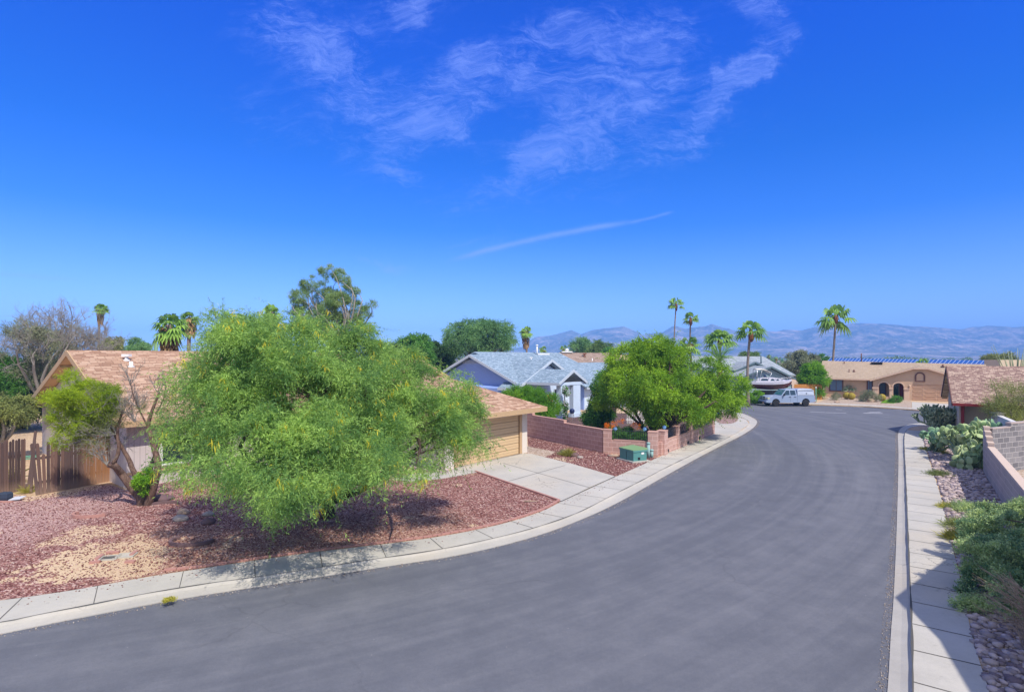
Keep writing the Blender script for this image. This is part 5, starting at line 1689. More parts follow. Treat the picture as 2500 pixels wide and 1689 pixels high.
def twigs(mb, p, d, L, r, depth, spread=.5, up=.05):
    if depth == 0 or L < .05: return
    n = 3; pts = [p]; q = p.copy(); dd = d.copy()
    for i in range(n):
        dd = (dd + Vector((random.gauss(0, .18), random.gauss(0, .18), random.gauss(up, .16)))).normalized()
        q = q + dd * (L / n); pts.append(q.copy())
    mb.tube(pts, [r * (1 - .5 * i / n) for i in range(n + 1)], 4, cap=False)
    for i in range(random.choice((2, 3, 3))):
        k = random.randint(1, n)
        nd = (dd + Vector((random.gauss(0, spread), random.gauss(0, spread), random.gauss(up, spread)))).normalized()
        twigs(mb, pts[k], nd, L * random.uniform(.55, .85), r * .62, depth - 1, spread, up)
for (x, y, Y, n, dx, dz, L) in ((300, 1010, Yt, 5, .1, .8, .55), (262, 1010, Yt, 6, -.3, .3, .55), (262, 1136, Yt - .5, 7, -.5, .9, .5), (285, 1060, Yt, 7, -.7, .1, .6), (296, 1090, Yt + .3, 6, -.8, -.1, .55), (330, 1030, Yt, 5, -.3, .8, .5),
                            (388, 960, Yt + .1, 4, .1, 1, .4), (318, 940, Yt - .1, 4, -.1, 1, .42), (405, 955, Yt, 3, .3, 1, .35), (400, 1040, Yt, 4, .5, .8, .5), (340, 1000, Yt, 4, -.2, .9, .5), (240, 1080, Yt, 5, -.5, -.1, .5), (215, 1060, Yt, 5, -.5, -.1, .45)):
    for i in range(n):
        twigs(tb, P(x, y, Y), Vector((dx + random.gauss(0, .5), random.gauss(0, .5), dz + random.gauss(0, .35))).normalized(), L, .017, 4)
tb.build('bare_twigs', M['twig'], ft, fixn=False)
lobs = []
for (x, y, Y, rx, ry, rz) in ((205, 975, Yt, .95, .7, .5), (165, 985, Yt, .55, .5, .3), (190, 1030, Yt, .55, .5, .45), (170, 1060, Yt, .3, .3, .35), (235, 1010, Yt, .5, .5, .35), (255, 945, Yt, .22, .25, .45), (195, 935, Yt, .22, .2, .3)):
    p = P(x, y, Y); lobs.append((p.x, p.y, p.z, rx, ry, rz))
c, o, r = lobes_to_clumps(lobs, 46, .22, .4)
v, f = sprays(c, o, 5200, r, .26, 11, .085, .016, .05, .9, .8, .6)
npmesh('crown', v, f, M['lime'], ft)
lobs = []
for (x, y, Y, rx, ry, rz) in ((262, 985, Yt, .35, .4, .6), (230, 1060, Yt, .5, .5, .35), (275, 1010, Yt, .4, .4, .5), (215, 1095, Yt, .35, .3, .25), (380, 1010, Yt, .3, .4, .5), (255, 1070, Yt, .35, .4, .35)):
    p = P(x, y, Y); lobs.append((p.x, p.y, p.z, rx, ry, rz))
c, o, r = lobes_to_clumps(lobs, 30, .22, .4)
v, f = sprays(c, o, 1000, r, .26, 9, .075, .014, .1, .9, .8, .3)
npmesh('thin_foliage', v, f, M['olive_bush'], ft)
p = P(352, 1175, Yt - .25)
c, o, r = lobes_to_clumps([(p.x, p.y, p.z, .2, .2, .36)], 12, .10, .4)
v, f = sprays(c, o, 900, r, .12, 6, .06, .03, .1, .9)
npmesh('mistletoe_clump', v, f, M['shrub'], ft)

# ------------------------------------------------------------------ trees behind the left house
def far_tree(name, label, px, py_top, py_bot, Y, wpx, mat, n=3500, L=.5, k=8, lL=.16, lW=.05, nsub=40, rs=.16, cat='tree', group=None, droop=.3, nlobe=4, bark='bark', shell=.5, gy=.1, trunk=True, lift=.1, nl=12):
    s_ = Y / F
    W_ = wpx * s_ / 2; top = H - (py_top - HZ) * s_; bot = H - (py_bot - HZ) * s_
    X = (px - CX) * s_; lobs = []
    hgt = (top - bot) / 2; zc = (top + bot) / 2
    lobs.append((X, Y, zc, W_ * .72, W_ * .72, hgt * .74))
    for i in range(nlobe):
        a = 2 * math.pi * i / nlobe + random.random()
        q = .48
        lobs.append((X + math.cos(a) * W_ * q, Y + math.sin(a) * W_ * q, zc + random.uniform(-.3, .3) * hgt, W_ * .42, W_ * .42, hgt * .52))
    base = (X, Y, gy if trunk else bot)
    return make_tree(name, label, cat, base, lobs, nsub, W_ * rs, n, L, k, lL, lW, mat, M[bark] if trunk else None, tr=.05 * W_ + .06, nlimb=nl, droop=droop, shell=shell, group=group, lift=lift, forkz=max(.4, (bot - gy) * .6))


# bare grey tree
gt0 = P(118, 1010, 37)
gt = thing('bare_tree', 'wide grey tree of bare tangled twigs behind the gable of the brown-roofed house', 'tree', (gt0.x, 37, .1))
mb = MB(); limb_t = []
for i in range(26):
    px_ = random.uniform(25, 245); top = 770 + abs(px_ - 135) * .75
    limb_t.append(P(px_, random.uniform(top, 880), 37 + random.uniform(-2.5, 2.5)))
mb.tube([Vector((gt0.x, 37, 0)), Vector((gt0.x, 37, 1.6))], [.28, .2], 8)
limbs(mb, (gt0.x, 37, 1.5), limb_t, .12, 5, wig=.15, rend=.022)
mb.build('trunk', M['twig'], gt, fixn=False)
tb = MB()
for q in limb_t:
    for i in range(6):
        d = (q - Vector((gt0.x, 37, 3.0))).normalized()
        twigs(tb, q + Vector((random.gauss(0, .5), random.gauss(0, .5), random.gauss(-.3, .5))), (d + Vector((random.gauss(0, .7), random.gauss(0, .7), random.gauss(0, .6)))).normalized(), .95, .024, 5, .6, .04)
tb.build('twigs', M['twig'], gt, fixn=False)
lobs = [(P(x, y, 37).x, 37 + dy, P(x, y, 37).z, rx, 1.6, rz) for x, y, dy, rx, rz in ((120, 880, 0, 2.4, 1.6), (140, 820, 0, 1.9, .9), (95, 860, 0, 1.7, 1.2), (190, 870, 0, 1.3, .8), (60, 830, .5, .9, .7), (80, 800, 0, .8, .5), (170, 900, 0, 1.6, .9), (55, 905, 0, 1.5, 1.0))]
c, o, r = lobes_to_clumps(lobs, 60, .4, .5)
v, f = sprays(c, o, 7500, r, .4, 7, .10, .035, .1, .8)
npmesh('sparse_leaves', v, f, M['greytw'], gt)

far_tree('tree', 'dark dense tree in deep shade at the left edge behind the bare grey tree', 55, 905, 1040, 40, 210, M['dark'], 4200, .5, 8, .17, .06, 60, .18)
far_tree('tree', 'mid green leafy tree at the far left edge of the picture', -5, 845, 990, 36, 110, M['green'], 3400, .5, 8, .15, .05)
far_tree('citrus_tree', 'pale olive low tree over the bare yard at the left edge', 5, 955, 1052, 27.5, 150, M['olive_bush'], 3200, .3, 8, .10, .045, 44, .2, gy=.1, bark='twig')
far_tree('tree', 'clipped green tree standing upright above the brown roof ridge', 276, 812, 880, 48, 42, M['olive_bush'], 1500, .35, 8, .16, .06, 26, .3)
far_tree('tree', 'low rounded green tree above the brown roof ridge, right of the clipped one', 335, 826, 880, 60, 66, M['mesq'], 1600, .5, 8, .18, .05, 26, .25)
# saguaro
sg = P(381, 860, 90); sg_ = thing('saguaro_cactus', 'tiny dark saguaro column on the skyline above the brown roof', 'cactus', (sg.x, 90, 0))
mb = MB(); t0 = P(381, 838, 90); mb.tube([(sg.x, 90, 0), (sg.x, 90, t0.z - .2), (sg.x, 90, t0.z)], [.28, .26, .1], 8); mb.build('stem', M['paddark'], sg_)

PG = 'palm trees rising above the roofs'
def palm(label, px, py_crown, Y, Rpx, tr=.2, skirt=0, lean=0, **kw):
    top = P(px, py_crown, Y); b = Vector((top.x + lean, Y, 0))
    return fan_palm(label, b, top, Rpx * Y / F, tr, skirt=skirt, **kw)


palm('thin palm with hanging brown skirt, alone against the sky at the left', 245, 752, 62, 20, .13, 1.5, nf=24, boots=False, skirt_r=.5, dn=-20)
palm('stocky shaggy-trunked palm, larger of the pair beside the big feathery tree', 414, 792, 40, 44, .30, 2.8, nf=26, boots=False, skirt_r=.62, dn=-50)
palm('slimmer straw-crowned palm, smaller of the pair beside the big feathery tree', 464, 774, 50, 24, .2, 1.6, nf=18, boots=False, skirt_r=.9, dn=-30)
palm('palm top poking out above the crown of the big feathery tree', 662, 762, 40, 30, .25, .8, nf=22, boots=False)
palm('short palm with a long brown skirt just right of the large background tree', 1284, 806, 92, 18, .20, 2.6, nf=26, boots=False, skirt_r=.8, dn=-45)
palm('small palm tip behind the white pipe on the blue roof', 1326, 852, 110, 13, .2, 1.0, nf=14, boots=False)
palm('small palm top beside the taupe roof in front of the mountains', 1377, 850, 105, 13, .2, 1.2, nf=14, boots=False)
palm('tallest and thinnest palm, rising from behind the yellow-green tree', 1651, 738, 88, 22, .12, 0, nf=18, lean=-.5, dn=-25)
palm('second tallest palm, just right of the tallest thin one', 1686, 774, 90, 21, .15, 0, nf=20, dn=-25)
palm('short palm with yellowing lower fronds, in front of the second tallest one', 1684, 838, 72, 30, .17, .5, nf=24, dn=-40)
palm('broad-crowned palm with brown collar, standing behind the arching date palm fronds', 1757, 826, 72, 40, .18, 0, nf=22, dn=-15)
palm('palm with long smooth grey trunk standing at the kerb left of the parked pickup', 1833, 803, 58.6, 36, .155, 0, nf=24, lean=-.25, dn=-25)
palm('tall palm rising over the left end of the sand house roof against the mountains', 2041, 768, 84, 42, .18, 0, nf=22, lean=-.8, dn=-50)
palm('tiny far palm on the skyline left of the silvery tree, taller of two', 1877, 868, 150, 6, .25, .5, nf=10, boots=False)
palm('tiny far palm on the skyline left of the silvery tree, shorter of two', 1895, 874, 150, 6, .25, .5, nf=10, boots=False)
palm('small palm top peeking over the middle of the solar roof', 2254, 884, 72, 17, .2, 0, nf=16, boots=False)
palm('tiny far palm tip above the right part of the solar roof', 2404, 874, 120, 8, .2, 0, nf=12, boots=False)

# date palm: long arching pinnate fronds
dp0 = P(1757, 884, 66)
dp = thing('date_palm', 'date palm with long arching fronds spreading over the yellow-green tree', 'palm tree', (dp0.x, 66, 0))
mb = MB(); mb.tube([(dp0.x, 66, 0), (dp0.x, 66, dp0.z)], [.35, .3], 10); mb.build('trunk', M['palmboot'], dp)
vs = []
for i in range(34):
    az = random.uniform(0, 6.283); el = math.radians(random.uniform(5, 80)); Lf = random.uniform(2.6, 3.4)
    d = np.array([math.cos(az) * math.cos(el), math.sin(az) * math.cos(el), math.sin(el)])
    for j in range(26):
        t = (j + .5) / 26; p = np.array(dp0) + d * Lf * t + np.array([0, 0, -1.5 * t * t * Lf * .5 * math.cos(el)])
        for sgn in (-1, 1):
            s_ = np.cross(d, (0, 0, 1)); s_ = s_ / (np.linalg.norm(s_) + 1e-6) * sgn
            dd = s_ * .8 + d * .7 + np.array([0, 0, -.1]); dd /= np.linalg.norm(dd); l = .55 * math.sin(math.pi * (.1 + .85 * t)) + .1
            w = np.cross(dd, (0, 0, 1.0)) * .035
            vs.append(np.stack([p, p + dd * l * .5 + w, p + dd * l, p + dd * l * .5 - w]))
v = np.concatenate(vs); npmesh('crown', v, np.arange(len(v)).reshape(-1, 4), M['palm'], dp)

# open pine above the big tree
pn0 = P(835, 860, 46)
lobs = [(P(x, y, 46).x, 46 + dy, P(x, y, 46).z, rx, rx, rz) for x, y, dy, rx, rz in ((800, 662, 0, .55, .35), (822, 672, .6, .5, .5), (780, 690, -.5, .55, .4), (750, 698, .3, .45, .35), (840, 690, 0, .45, .4), (745, 725, -.6, .75, .5), (790, 720, .8, .9, .6),
        (830, 735, -.8, .8, .6), (855, 715, .2, .5, .4), (725, 745, .2, .55, .3), (770, 755, 1.0, .9, .45), (810, 765, -1, 1.0, .5), (860, 750, .5, .8, .45), (890, 762, 0, .7, .35), (910, 745, -.4, .35, .25), (730, 765, -.3, .6, .3), (850, 780, .5, 1.2, .4), (760, 790, 0, 1.2, .4))]
make_tree('pine_tree', 'open airy pine rising above everything behind the big feathery tree', 'tree', (pn0.x, 46, .1), lobs, 280, .28, 14000, .24, 8, .10, .026, M['pine'], M['twig'], tr=.13, nlimb=60, droop=-.1, outw=.9, shell=.35, forkz=6.0, lift=.4)

far_tree('tree', 'dark green leafy trees clump left of the large background tree', 1010, 808, 905, 62, 110, M['green'], 4200, .6, 8, .2, .08, 50, .2)
far_tree('mesquite_tree', 'large blue-green tree with a wide feathery crown behind the blue house', 1165, 776, 885, 76, 185, M['mesq'], 8200, .8, 9, .24, .07, 90, .17, nl=26)
far_tree('tree', 'dark tree below the large blue-green one, touching the blue roof', 1080, 838, 900, 66, 110, M['dark'], 3600, .5, 8, .2, .08, 46, .2)
far_tree('tree', 'bright olive tree between the big feathery tree and the blue roof', 940, 825, 900, 55, 90, M['far_tree'], 3000, .5, 8, .18, .07)
far_tree('tree', 'willowy pale green tree above the taupe roof, left of two', 1418, 822, 880, 115, 56, M['mesq'], 1900, .9, 8, .3, .09, 30, .25)
far_tree('tree', 'willowy pale green tree above the taupe roof, right of two', 1465, 826, 885, 112, 62, M['far_tree'], 2000, .9, 8, .3, .09, 30, .25)
far_tree('tree', 'low dark green tree at the right end of the taupe roof', 1492, 852, 885, 100, 40, M['green'], 1000, .6, 8, .28, .1, 20, .3)
far_tree('tree', 'low round green tree behind the teal house roof', 1830, 862, 884, 110, 62, M['far_tree'], 1200, .6, 8, .28, .1, 24, .25)
far_tree('tree', 'silvery grey-green round tree behind the bright bush', 1955, 852, 925, 84, 92, M['greytw'], 3400, .5, 8, .2, .08, 60, .17, bark='twig', nl=26)
far_tree('tree', 'mid green tree behind the teal house, under the silvery tree', 1890, 880, 925, 92, 60, M['far_tree'], 1600, .5, 8, .22, .09, 26, .25)
far_tree('tree', 'low green tree left of the solar roof', 2012, 866, 900, 105, 50, M['green'], 1300, .6, 8, .25, .1, 24, .25)
far_tree('tree', 'small olive tree behind the right end of the solar roof', 2440, 866, 893, 95, 66, M['olive_bush'], 1300, .6, 8, .25, .08, 24, .25)

# distant woodland on the plain
cs = []
for i in range(420):
    Y = random.uniform(170, 900); x = random.uniform(-.95, .95) * Y
    cs.append((x, Y, random.uniform(1.0, 2.6)))
cs = np.array(cs); r = cs[:, 2] * 1.2
v, f = sprays(np.column_stack([cs[:, 0], cs[:, 1], cs[:, 2] * 1.0]), np.tile([0, 0, 1.0], (len(cs), 1)), 26000, r, 1.2, 3, .9, .5, .1, .6, .8)
o = npmesh('far_woodland', v, f, M['far_tree'], kind='stuff'); o['label'] = 'far belt of low desert trees on the plain below the mountains'

# ------------------------------------------------------------------ yellow-green tree behind the mauve wall
gt_ = G(1603, 1090)
lobs = []
for (x, y, Y, rx, ry, rz) in ((1580, 880, 33.5, 2.1, 1.9, .95), (1515, 925, 34, 1.5, 1.6, .85), (1600, 950, 32.0, 2.4, 1.9, 1.0), (1700, 930, 34, 2.0, 2.0, 1.15), (1755, 945, 34.5, 1.4, 1.7, 1.0), (1550, 985, 31.5, 1.3, 1.3, .42),
                              (1640, 1000, 31.5, 1.5, 1.3, .45), (1710, 985, 33, 1.4, 1.5, .6), (1468, 960, 34.5, .55, 1.0, .5), (1775, 990, 35, .8, 1.0, .42), (1605, 850, 33.5, 1.1, 1.1, .5)):
    p = P(x, y, Y); lobs.append((p.x, p.y, p.z, rx, ry, rz))
def t2(mb, b):
    for dx, dy, dz in ((-.7, .3, 1.9), (.9, .2, 1.9), (.2, -.5, 2.0), (.1, .5, 2.4)):
        mb.tube([b + Vector((0, 0, .1)), b + Vector((dx * .35, dy * .35, dz * .5)), b + Vector((dx, dy, dz))], [.15, .12, .07], 7)
make_tree('palo_verde_tree', 'broad yellow-green tree with dark forked trunk behind the mauve wall with iron panels', 'tree', (gt_.x, gt_.y, .1), lobs, 200, .46, 20000, .36, 10, .105, .04, M['verde'], M['bark'], trunk=t2, tr=.17, nlimb=34, droop=.22, outw=1.1, shell=.5, forkz=.5, whips=500, whipL=.9)
lobs = []
for (x, y, Y, rx, ry, rz) in ((1472, 935, 38.5, .55, .8, .55), (1475, 975, 38, .6, .8, .5)):
    p = P(x, y, Y); lobs.append((p.x, p.y, p.z, rx, ry, rz))
b_ = G(1440, 1018)
make_tree('tree', 'denser dark-based tree touching the white porch column of the blue house', 'tree', (P(1458, 1015, 38.5).x, 38.5, .1), lobs + [(P(1458, 1000, 38.5).x, 38.5, 1.1, .7, .75, .8)], 46, .38, 4200, .3, 8, .11, .05, M['green'], M['bark'], tr=.12, nlimb=10, droop=.2)
p = G(1500, 1018)
bt_ = thing('tree', 'thin leafless trunk with bare branches between the two trees behind the mauve wall', 'tree', (p.x, p.y, .1))
mb = MB()
for dx in (-.5, -.2, .2, .45): mb.tube([p, p + Vector((dx * .3, 0, .7)), p + Vector((dx, .1, 1.8)), p + Vector((dx * 1.8, .2, 2.7))], [.08, .06, .045, .02], 6)
mb.build('trunk', M['bark'], bt_)
tb = MB()
for dx in (-.5, -.2, .2, .45):
    for i in range(7): twigs(tb, p + Vector((dx * random.uniform(1, 1.7), .2, random.uniform(1.6, 2.7))), Vector((random.gauss(0, .7), random.gauss(0, .7), .5)).normalized(), .6, .02, 4)
tb.build('twigs', M['twig'], bt_, fixn=False)

# hedge beside the blue house
hp = G(1320, 1052)
lobs = []
for (x, y, Y, rx, ry, rz) in ((1262, 985, 41, 1.0, 1.0, .8), (1300, 985, 40, 1.1, 1.0, .95), (1335, 1005, 39.5, .85, .9, .95), (1320, 1030, 39, .9, .9, .7), (1290, 975, 41, .8, .8, .55)):
    p = P(x, y, Y); lobs.append((p.x, p.y, p.z, rx, ry, rz))
make_tree('hedge_shrub', 'bright green oleander hedge between the brown garage roof and the blue house', 'shrub', (P(1300, 1050, 40).x, 40, .1), lobs, 70, .36, 7000, .34, 9, .12, .035, M['shrub'], M['barkb'], tr=.08, nlimb=14, droop=-.1, outw=1.0, lift=.7)
# climbing roses on the porch
rc0 = P(1382, 1010, 45.6)
lobs = [(P(x, y, 45.4).x, 45.4, P(x, y, 45.4).z, rx, .18, rz) for x, y, rx, rz in ((1381, 990, .14, .6), (1383, 955, .2, .35), (1380, 1010, .14, .35))]
c, o, r = lobes_to_clumps(lobs, 26, .16, .3)
cr = thing('climbing_plant', 'vine with white blossoms climbing beside the white porch column', 'plant', (rc0.x, 45.4, .1))
v, f = sprays(c, o, 500, r * .7, .14, 5, .09, .05, .2, .6); npmesh('leaves', v, f, M['green'], cr)
v, f = sprays(c, o, 120, r, .1, 4, .09, .08, .1, 1.0); npmesh('blossoms', v, f, M['whitefl'], cr)
# orange flower by the blue door
of = P(1342, 972, 44.3)
fo = thing('flower_pot_plant', 'orange flowering plant in front of the dark door of the blue house', 'plant', (of.x, 44.3, .1))
c = np.array([[of.x, 44.3, of.z]]); v, f = sprays(c, np.array([[0, 0, 1.0]]), 90, .22, .15, 5, .12, .08, .1, .5); npmesh('blossoms', v, f, M['orangefl'], fo)
v, f = sprays(np.array([[of.x, 44.3, of.z - .7]]), np.array([[0, 0, 1.0]]), 260, .4, .3, 6, .12, .04, .1, .5); npmesh('leaves', v, f, M['green'], fo)
mb = MB(); mb.lathe([(.16, .1), (.22, .45), (.24, .5)], (of.x, 44.3, 0), 12); mb.build('pot', M['pink_post'], fo)

# orange bird-of-paradise inside the wall
ob = G(1525, 1098)
bo = thing('flowering_shrub', 'green shrub topped with orange blossoms behind the iron panel of the mauve wall', 'shrub', (ob.x, 30.9, .1))
lobs = [(P(x, y, 31).x, 31, P(x, y, 31).z, rx, .5, rz) for x, y, rx, rz in ((1500, 1070, .45, .35), (1530, 1062, .55, .45), (1555, 1075, .4, .35), (1525, 1090, .7, .35))]
c, o, r = lobes_to_clumps(lobs, 34, .2, .4); v, f = sprays(c, o, 3600, r, .2, 7, .075, .03, .1, .8, .8, .4); npmesh('leaves', v, f, M['green'], bo)
lobs = [(P(x, y, 31).x, 31, P(x, y, 31).z, rx, .4, rz) for x, y, rx, rz in ((1487, 1040, .16, .12), (1505, 1032, .2, .1), (1528, 1028, .25, .14), (1550, 1038, .2, .1), (1497, 1044, .1, .1), (1556, 1043, .1, .1))]
c, o, r = lobes_to_clumps(lobs, 26, .1, .4); v, f = sprays(c, o, 330, r, .09, 4, .04, .03, .1, .8, .8, .6); npmesh('blossoms', v, f, M['orangefl'], bo)

# ------------------------------------------------------------------ far side plants
bush('bush', 'bright green dense tall bush between the cedar fence and the sand house', 'bush', (P(1985, 975, 68.5).x, 68.5, .1), (1.5, 1.5, 4.3), 6500, .14, .06, M['shrub'], 90, .5, .35, 8)
bush('bush', 'small round light green bush at the foot of the grey palm trunk', 'bush', (P(1843, 977, 61.5).x, 61.5, .1), (.95, .9, 1.25), 1500, .11, .05, M['shrub'], 20, .3, .22, 7)
bush('bush', 'pale dry shrub between the yucca and the arched porch', 'bush', (P(2122, 976, 64).x, 64, .1), (1.1, .9, 1.1), 1100, .10, .03, M['greytw'], 20, .3, .3, 7, bark='twig')
bush('bush', 'small green shrub at the foot of the porch pillar of the sand house', 'bush', (P(2185, 977, 62.5).x, 62.5, .1), (.6, .5, .8), 700, .09, .04, M['green'], 14, .2, .2, 7)
bush('bush', 'small dry tuft under the double window of the sand house', 'bush', (P(2041, 968, 66.5).x, 66.5, .1), (.55, .5, .8), 420, .09, .02, M['greytw'], 12, .2, .25, 7, bark='twig')
# barrel cacti
for i, (x, y, rr, lb) in enumerate(((2067, 974, .42, 'golden round barrel cactus, left of the pair below the yucca'), (2079, 975.5, .42, 'golden round barrel cactus, right of the pair below the yucca'), (2153, 979, .42, 'single golden barrel cactus on the grass patch by the porch'))):
    b = G(x, y); t = thing('barrel_cactus', lb, 'cactus', b, group='golden barrel cacti')
    mb = MB(); rings = []
    for j in range(9):
        th = math.pi * j / 8 * .92 + .04; rings.append([b + Vector((math.cos(a) * rr * math.sin(th) * (1 - .07 * (k % 2)), math.sin(a) * rr * math.sin(th) * (1 - .07 * (k % 2)), .0 + rr * 1.0 * (1 - math.cos(th)))) for k, a in enumerate(np.linspace(0, 2 * math.pi, 25)[:-1])])
    mb.loft(rings, smooth=False); mb.build('ribbed_body', M['barrel'] if 'barrel' in M else plain('golden spines', (.36, .27, .03), .8, .4, 8), t)
M['agave'] = leafmat('silver agave leaf', (.22, .32, .22), (.50, .58, .42), None, .2)
yc = G(2078, 970.5)
yu = thing('yucca', 'spiky silver-green yucca rosette behind the pair of golden barrel cacti', 'plant', yc)
n = 800; d = unit(rng.normal(size=(n, 3)) + np.array([0, 0, .5])); d[:, 2] = np.abs(d[:, 2]); st = np.tile([yc.x, yc.y + .3, 1.1], (n, 1))
v, f = blades(st, d, 1.3, .15, .25); npmesh('leaves', v, f, M['agave'], yu)
mb = MB(); mb.tube([yc + Vector((0, .3, 0)), yc + Vector((0, .3, 1.1))], .2, 8); mb.build('trunk', M['barkb'], yu)
gp2 = [G(x, y) for x, y in ((2158, 977), (2185, 975), (2200, 981), (2180, 985), (2150, 984))]
o = chips('grass_patch', gp2, 1800, .03, .10, M['shrub'], label='small patch of green ground cover by the sand house porch')
for x, y, s_, lb in ((2012, 973.5, .35, 'tan boulder at the left corner of the sand house yard'), (2126, 981, .45, 'flat pale boulder in the sand house yard'), (2043, 982.5, .22, 'small dark rock near the kerb of the sand house')):
    b = G(x, y); rk = MB(); vv, ff_ = ico(2)
    rk.add([b + Vector((q[0] * s_ * 1.4, q[1] * s_, q[2] * s_ * .7 + s_ * .3)) * 1 + Vector([random.gauss(0, .03) for _ in range(3)]) for q in vv], [tuple(int(k) for k in q) for q in ff_], False)
    tag(rk.build('boulder', M['rock']), lb, 'boulder')
# ocotillo at the far right
oc = P(2478, 900, 52)
ot = thing('ocotillo', 'wiry ocotillo stems rising over the mottled brown roof at the right edge', 'plant', (oc.x, 52, .1))
mb = MB()
for i in range(22):
    b = Vector((oc.x, 52, .1)); dx, dy = random.uniform(-2.1, 1.8), random.uniform(-1, 1); hh = random.uniform(4.6, 6.3)
    mb.tube([b, b + Vector((dx * .35, dy * .3, hh * .5)), b + Vector((dx * .8, dy * .7, hh * .85)), b + Vector((dx, dy, hh))], [.05, .04, .03, .012], 5)
mb.build('stems', M['cholla'], ot)
# creosote bush behind white wall
p0 = P(2465, 1010, 31.5)
lobs = [(P(x, y, 32.0).x, 32.0 + dy * .3, P(x, y, 32.0).z, rx, .45, rz) for x, y, dy, rx, rz in ((2455, 975, .3, 1.0, .7), (2490, 985, 0, 1.0, .9), (2530, 985, 0, 1.0, 1.0), (2470, 1020, 0, .9, .5), (2510, 1020, 0, 1, .6))]
make_tree('desert_shrub', 'wispy olive shrub behind the white stepped wall at the right edge', 'shrub', (P(2490, 1010, 32).x, 32, .1), lobs, 50, .35, 3600, .5, 10, .075, .022, M['olive_bush'], M['twig'], tr=.07, nlimb=30, droop=-.05, lift=.5)

# ------------------------------------------------------------------ right bed plants
def pads(name, label, blobs_, n, size, mat, group=None, tall=1.0):
    b0 = blobs_[0]; t = thing(name, label, 'cactus', (b0[0], b0[1], .1), group)
    A = np.array(blobs_); w = A[:, 3] * A[:, 4] * A[:, 5]; idx = rng.choice(len(A), n, p=w / w.sum()); A = A[idx]
    d = unit(rng.normal(size=(n, 3))); rad = .45 + .55 * rng.random(n) ** .5
    loc = A[:, :3] + d * A[:, 3:6] * rad[:, None]
    loc[:, 2] = np.maximum(loc[:, 2], .12 + size * .5)
    s_ = size * (.55 + .65 * rng.random(n))
    sc = np.stack([s_ * .82, s_ * .13, s_ * 1.05], 1)
    R = rotrand(n)
    # mostly upright pads, facing any way
    yaw = rng.random(n) * math.pi; tx = rng.normal(size=n) * .45; ty = rng.normal(size=n) * .5
    cx_, sx_ = np.cos(tx), np.sin(tx); cy_, sy_ = np.cos(ty), np.sin(ty); o1, z1 = np.ones(n), np.zeros(n)
    Rx = np.stack([np.stack([o1, z1, z1], -1), np.stack([z1, cx_, -sx_], -1), np.stack([z1, sx_, cx_], -1)], -2)
    Ry = np.stack([np.stack([cy_, z1, sy_], -1), np.stack([z1, o1, z1], -1), np.stack([-sy_, z1, cy_], -1)], -2)
    R = np.einsum('nij,njk,nkl->nil', rotz(yaw), Rx, Ry)
    iv2, if2 = ico(2)
    v, f = scatter(iv2 * (1 - .15 * (iv2[:, 2:3] < 0) * np.abs(iv2[:, 2:3])), if2, loc, sc, R)
    npmesh('pads', v, f, mat, t, smooth=True)
    st = MB()
    for i in range(14):
        q = Vector(loc[i]); b = Vector((b0[0] + random.gauss(0, .3), b0[1] + random.gauss(0, .4), .08))
        st.tube([b, b.lerp(q, .5) + Vector((0, 0, .1)), q], [.07, .06, .04], 6)
    st.build('stems', M['cholla'], t)
    return t


def bl(x, y, Y, rx, ry, rz):
    p = P(x, y, Y); return (p.x, p.y, p.z, rx, ry, rz)


pads('prickly_pear_cactus', 'large pale green prickly pear leaning on the start of the tan block wall', [bl(2365, 1065, 27.0, .75, .8, .55), bl(2335, 1065, 28.5, .7, .9, .4), bl(2375, 1110, 25.8, .55, .7, .55), bl(2355, 1130, 25.5, .4, .5, .35), bl(2390, 1050, 26.8, .35, .5, .5)], 420, .185, M['pad'])
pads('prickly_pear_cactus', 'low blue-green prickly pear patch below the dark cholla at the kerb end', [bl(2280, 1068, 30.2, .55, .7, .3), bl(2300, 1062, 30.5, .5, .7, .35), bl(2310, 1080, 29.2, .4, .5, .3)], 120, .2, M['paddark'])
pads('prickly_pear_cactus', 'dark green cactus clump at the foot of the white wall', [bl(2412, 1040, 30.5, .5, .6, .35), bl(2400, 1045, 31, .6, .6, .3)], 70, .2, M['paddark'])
# cholla
ch = G(2290, 1061)
ct = thing('cholla_cactus', 'tall dark bushy cholla cactus before the corner of the mottled-roof house', 'cactus', ch)
mb = MB(); iv2, if2 = ico(1)
def cho(p, d, L, r, k):
    q = p + d * L; mb.tube([p, p.lerp(q, .5), q, q + d * r], [r * .8, r, r * .95, r * .3], 6)
    if k == 0: return
    for i in range(random.choice((2, 3, 3))):
        nd = (d * .7 + Vector((random.gauss(0, .42), random.gauss(0, .42), random.gauss(.35, .4)))).normalized(); cho(q, nd, L * random.uniform(.7, .95), r * .9, k - 1)
for i in range(14):
    a = i * 2.4; cho(ch + Vector((math.cos(a) * .22, math.sin(a) * .22, .05)), Vector((math.cos(a) * .22, math.sin(a) * .22, 1.0)).normalized(), .50, .068, 4)
mb.build('joints', M['cholla'], ct, fixn=False)

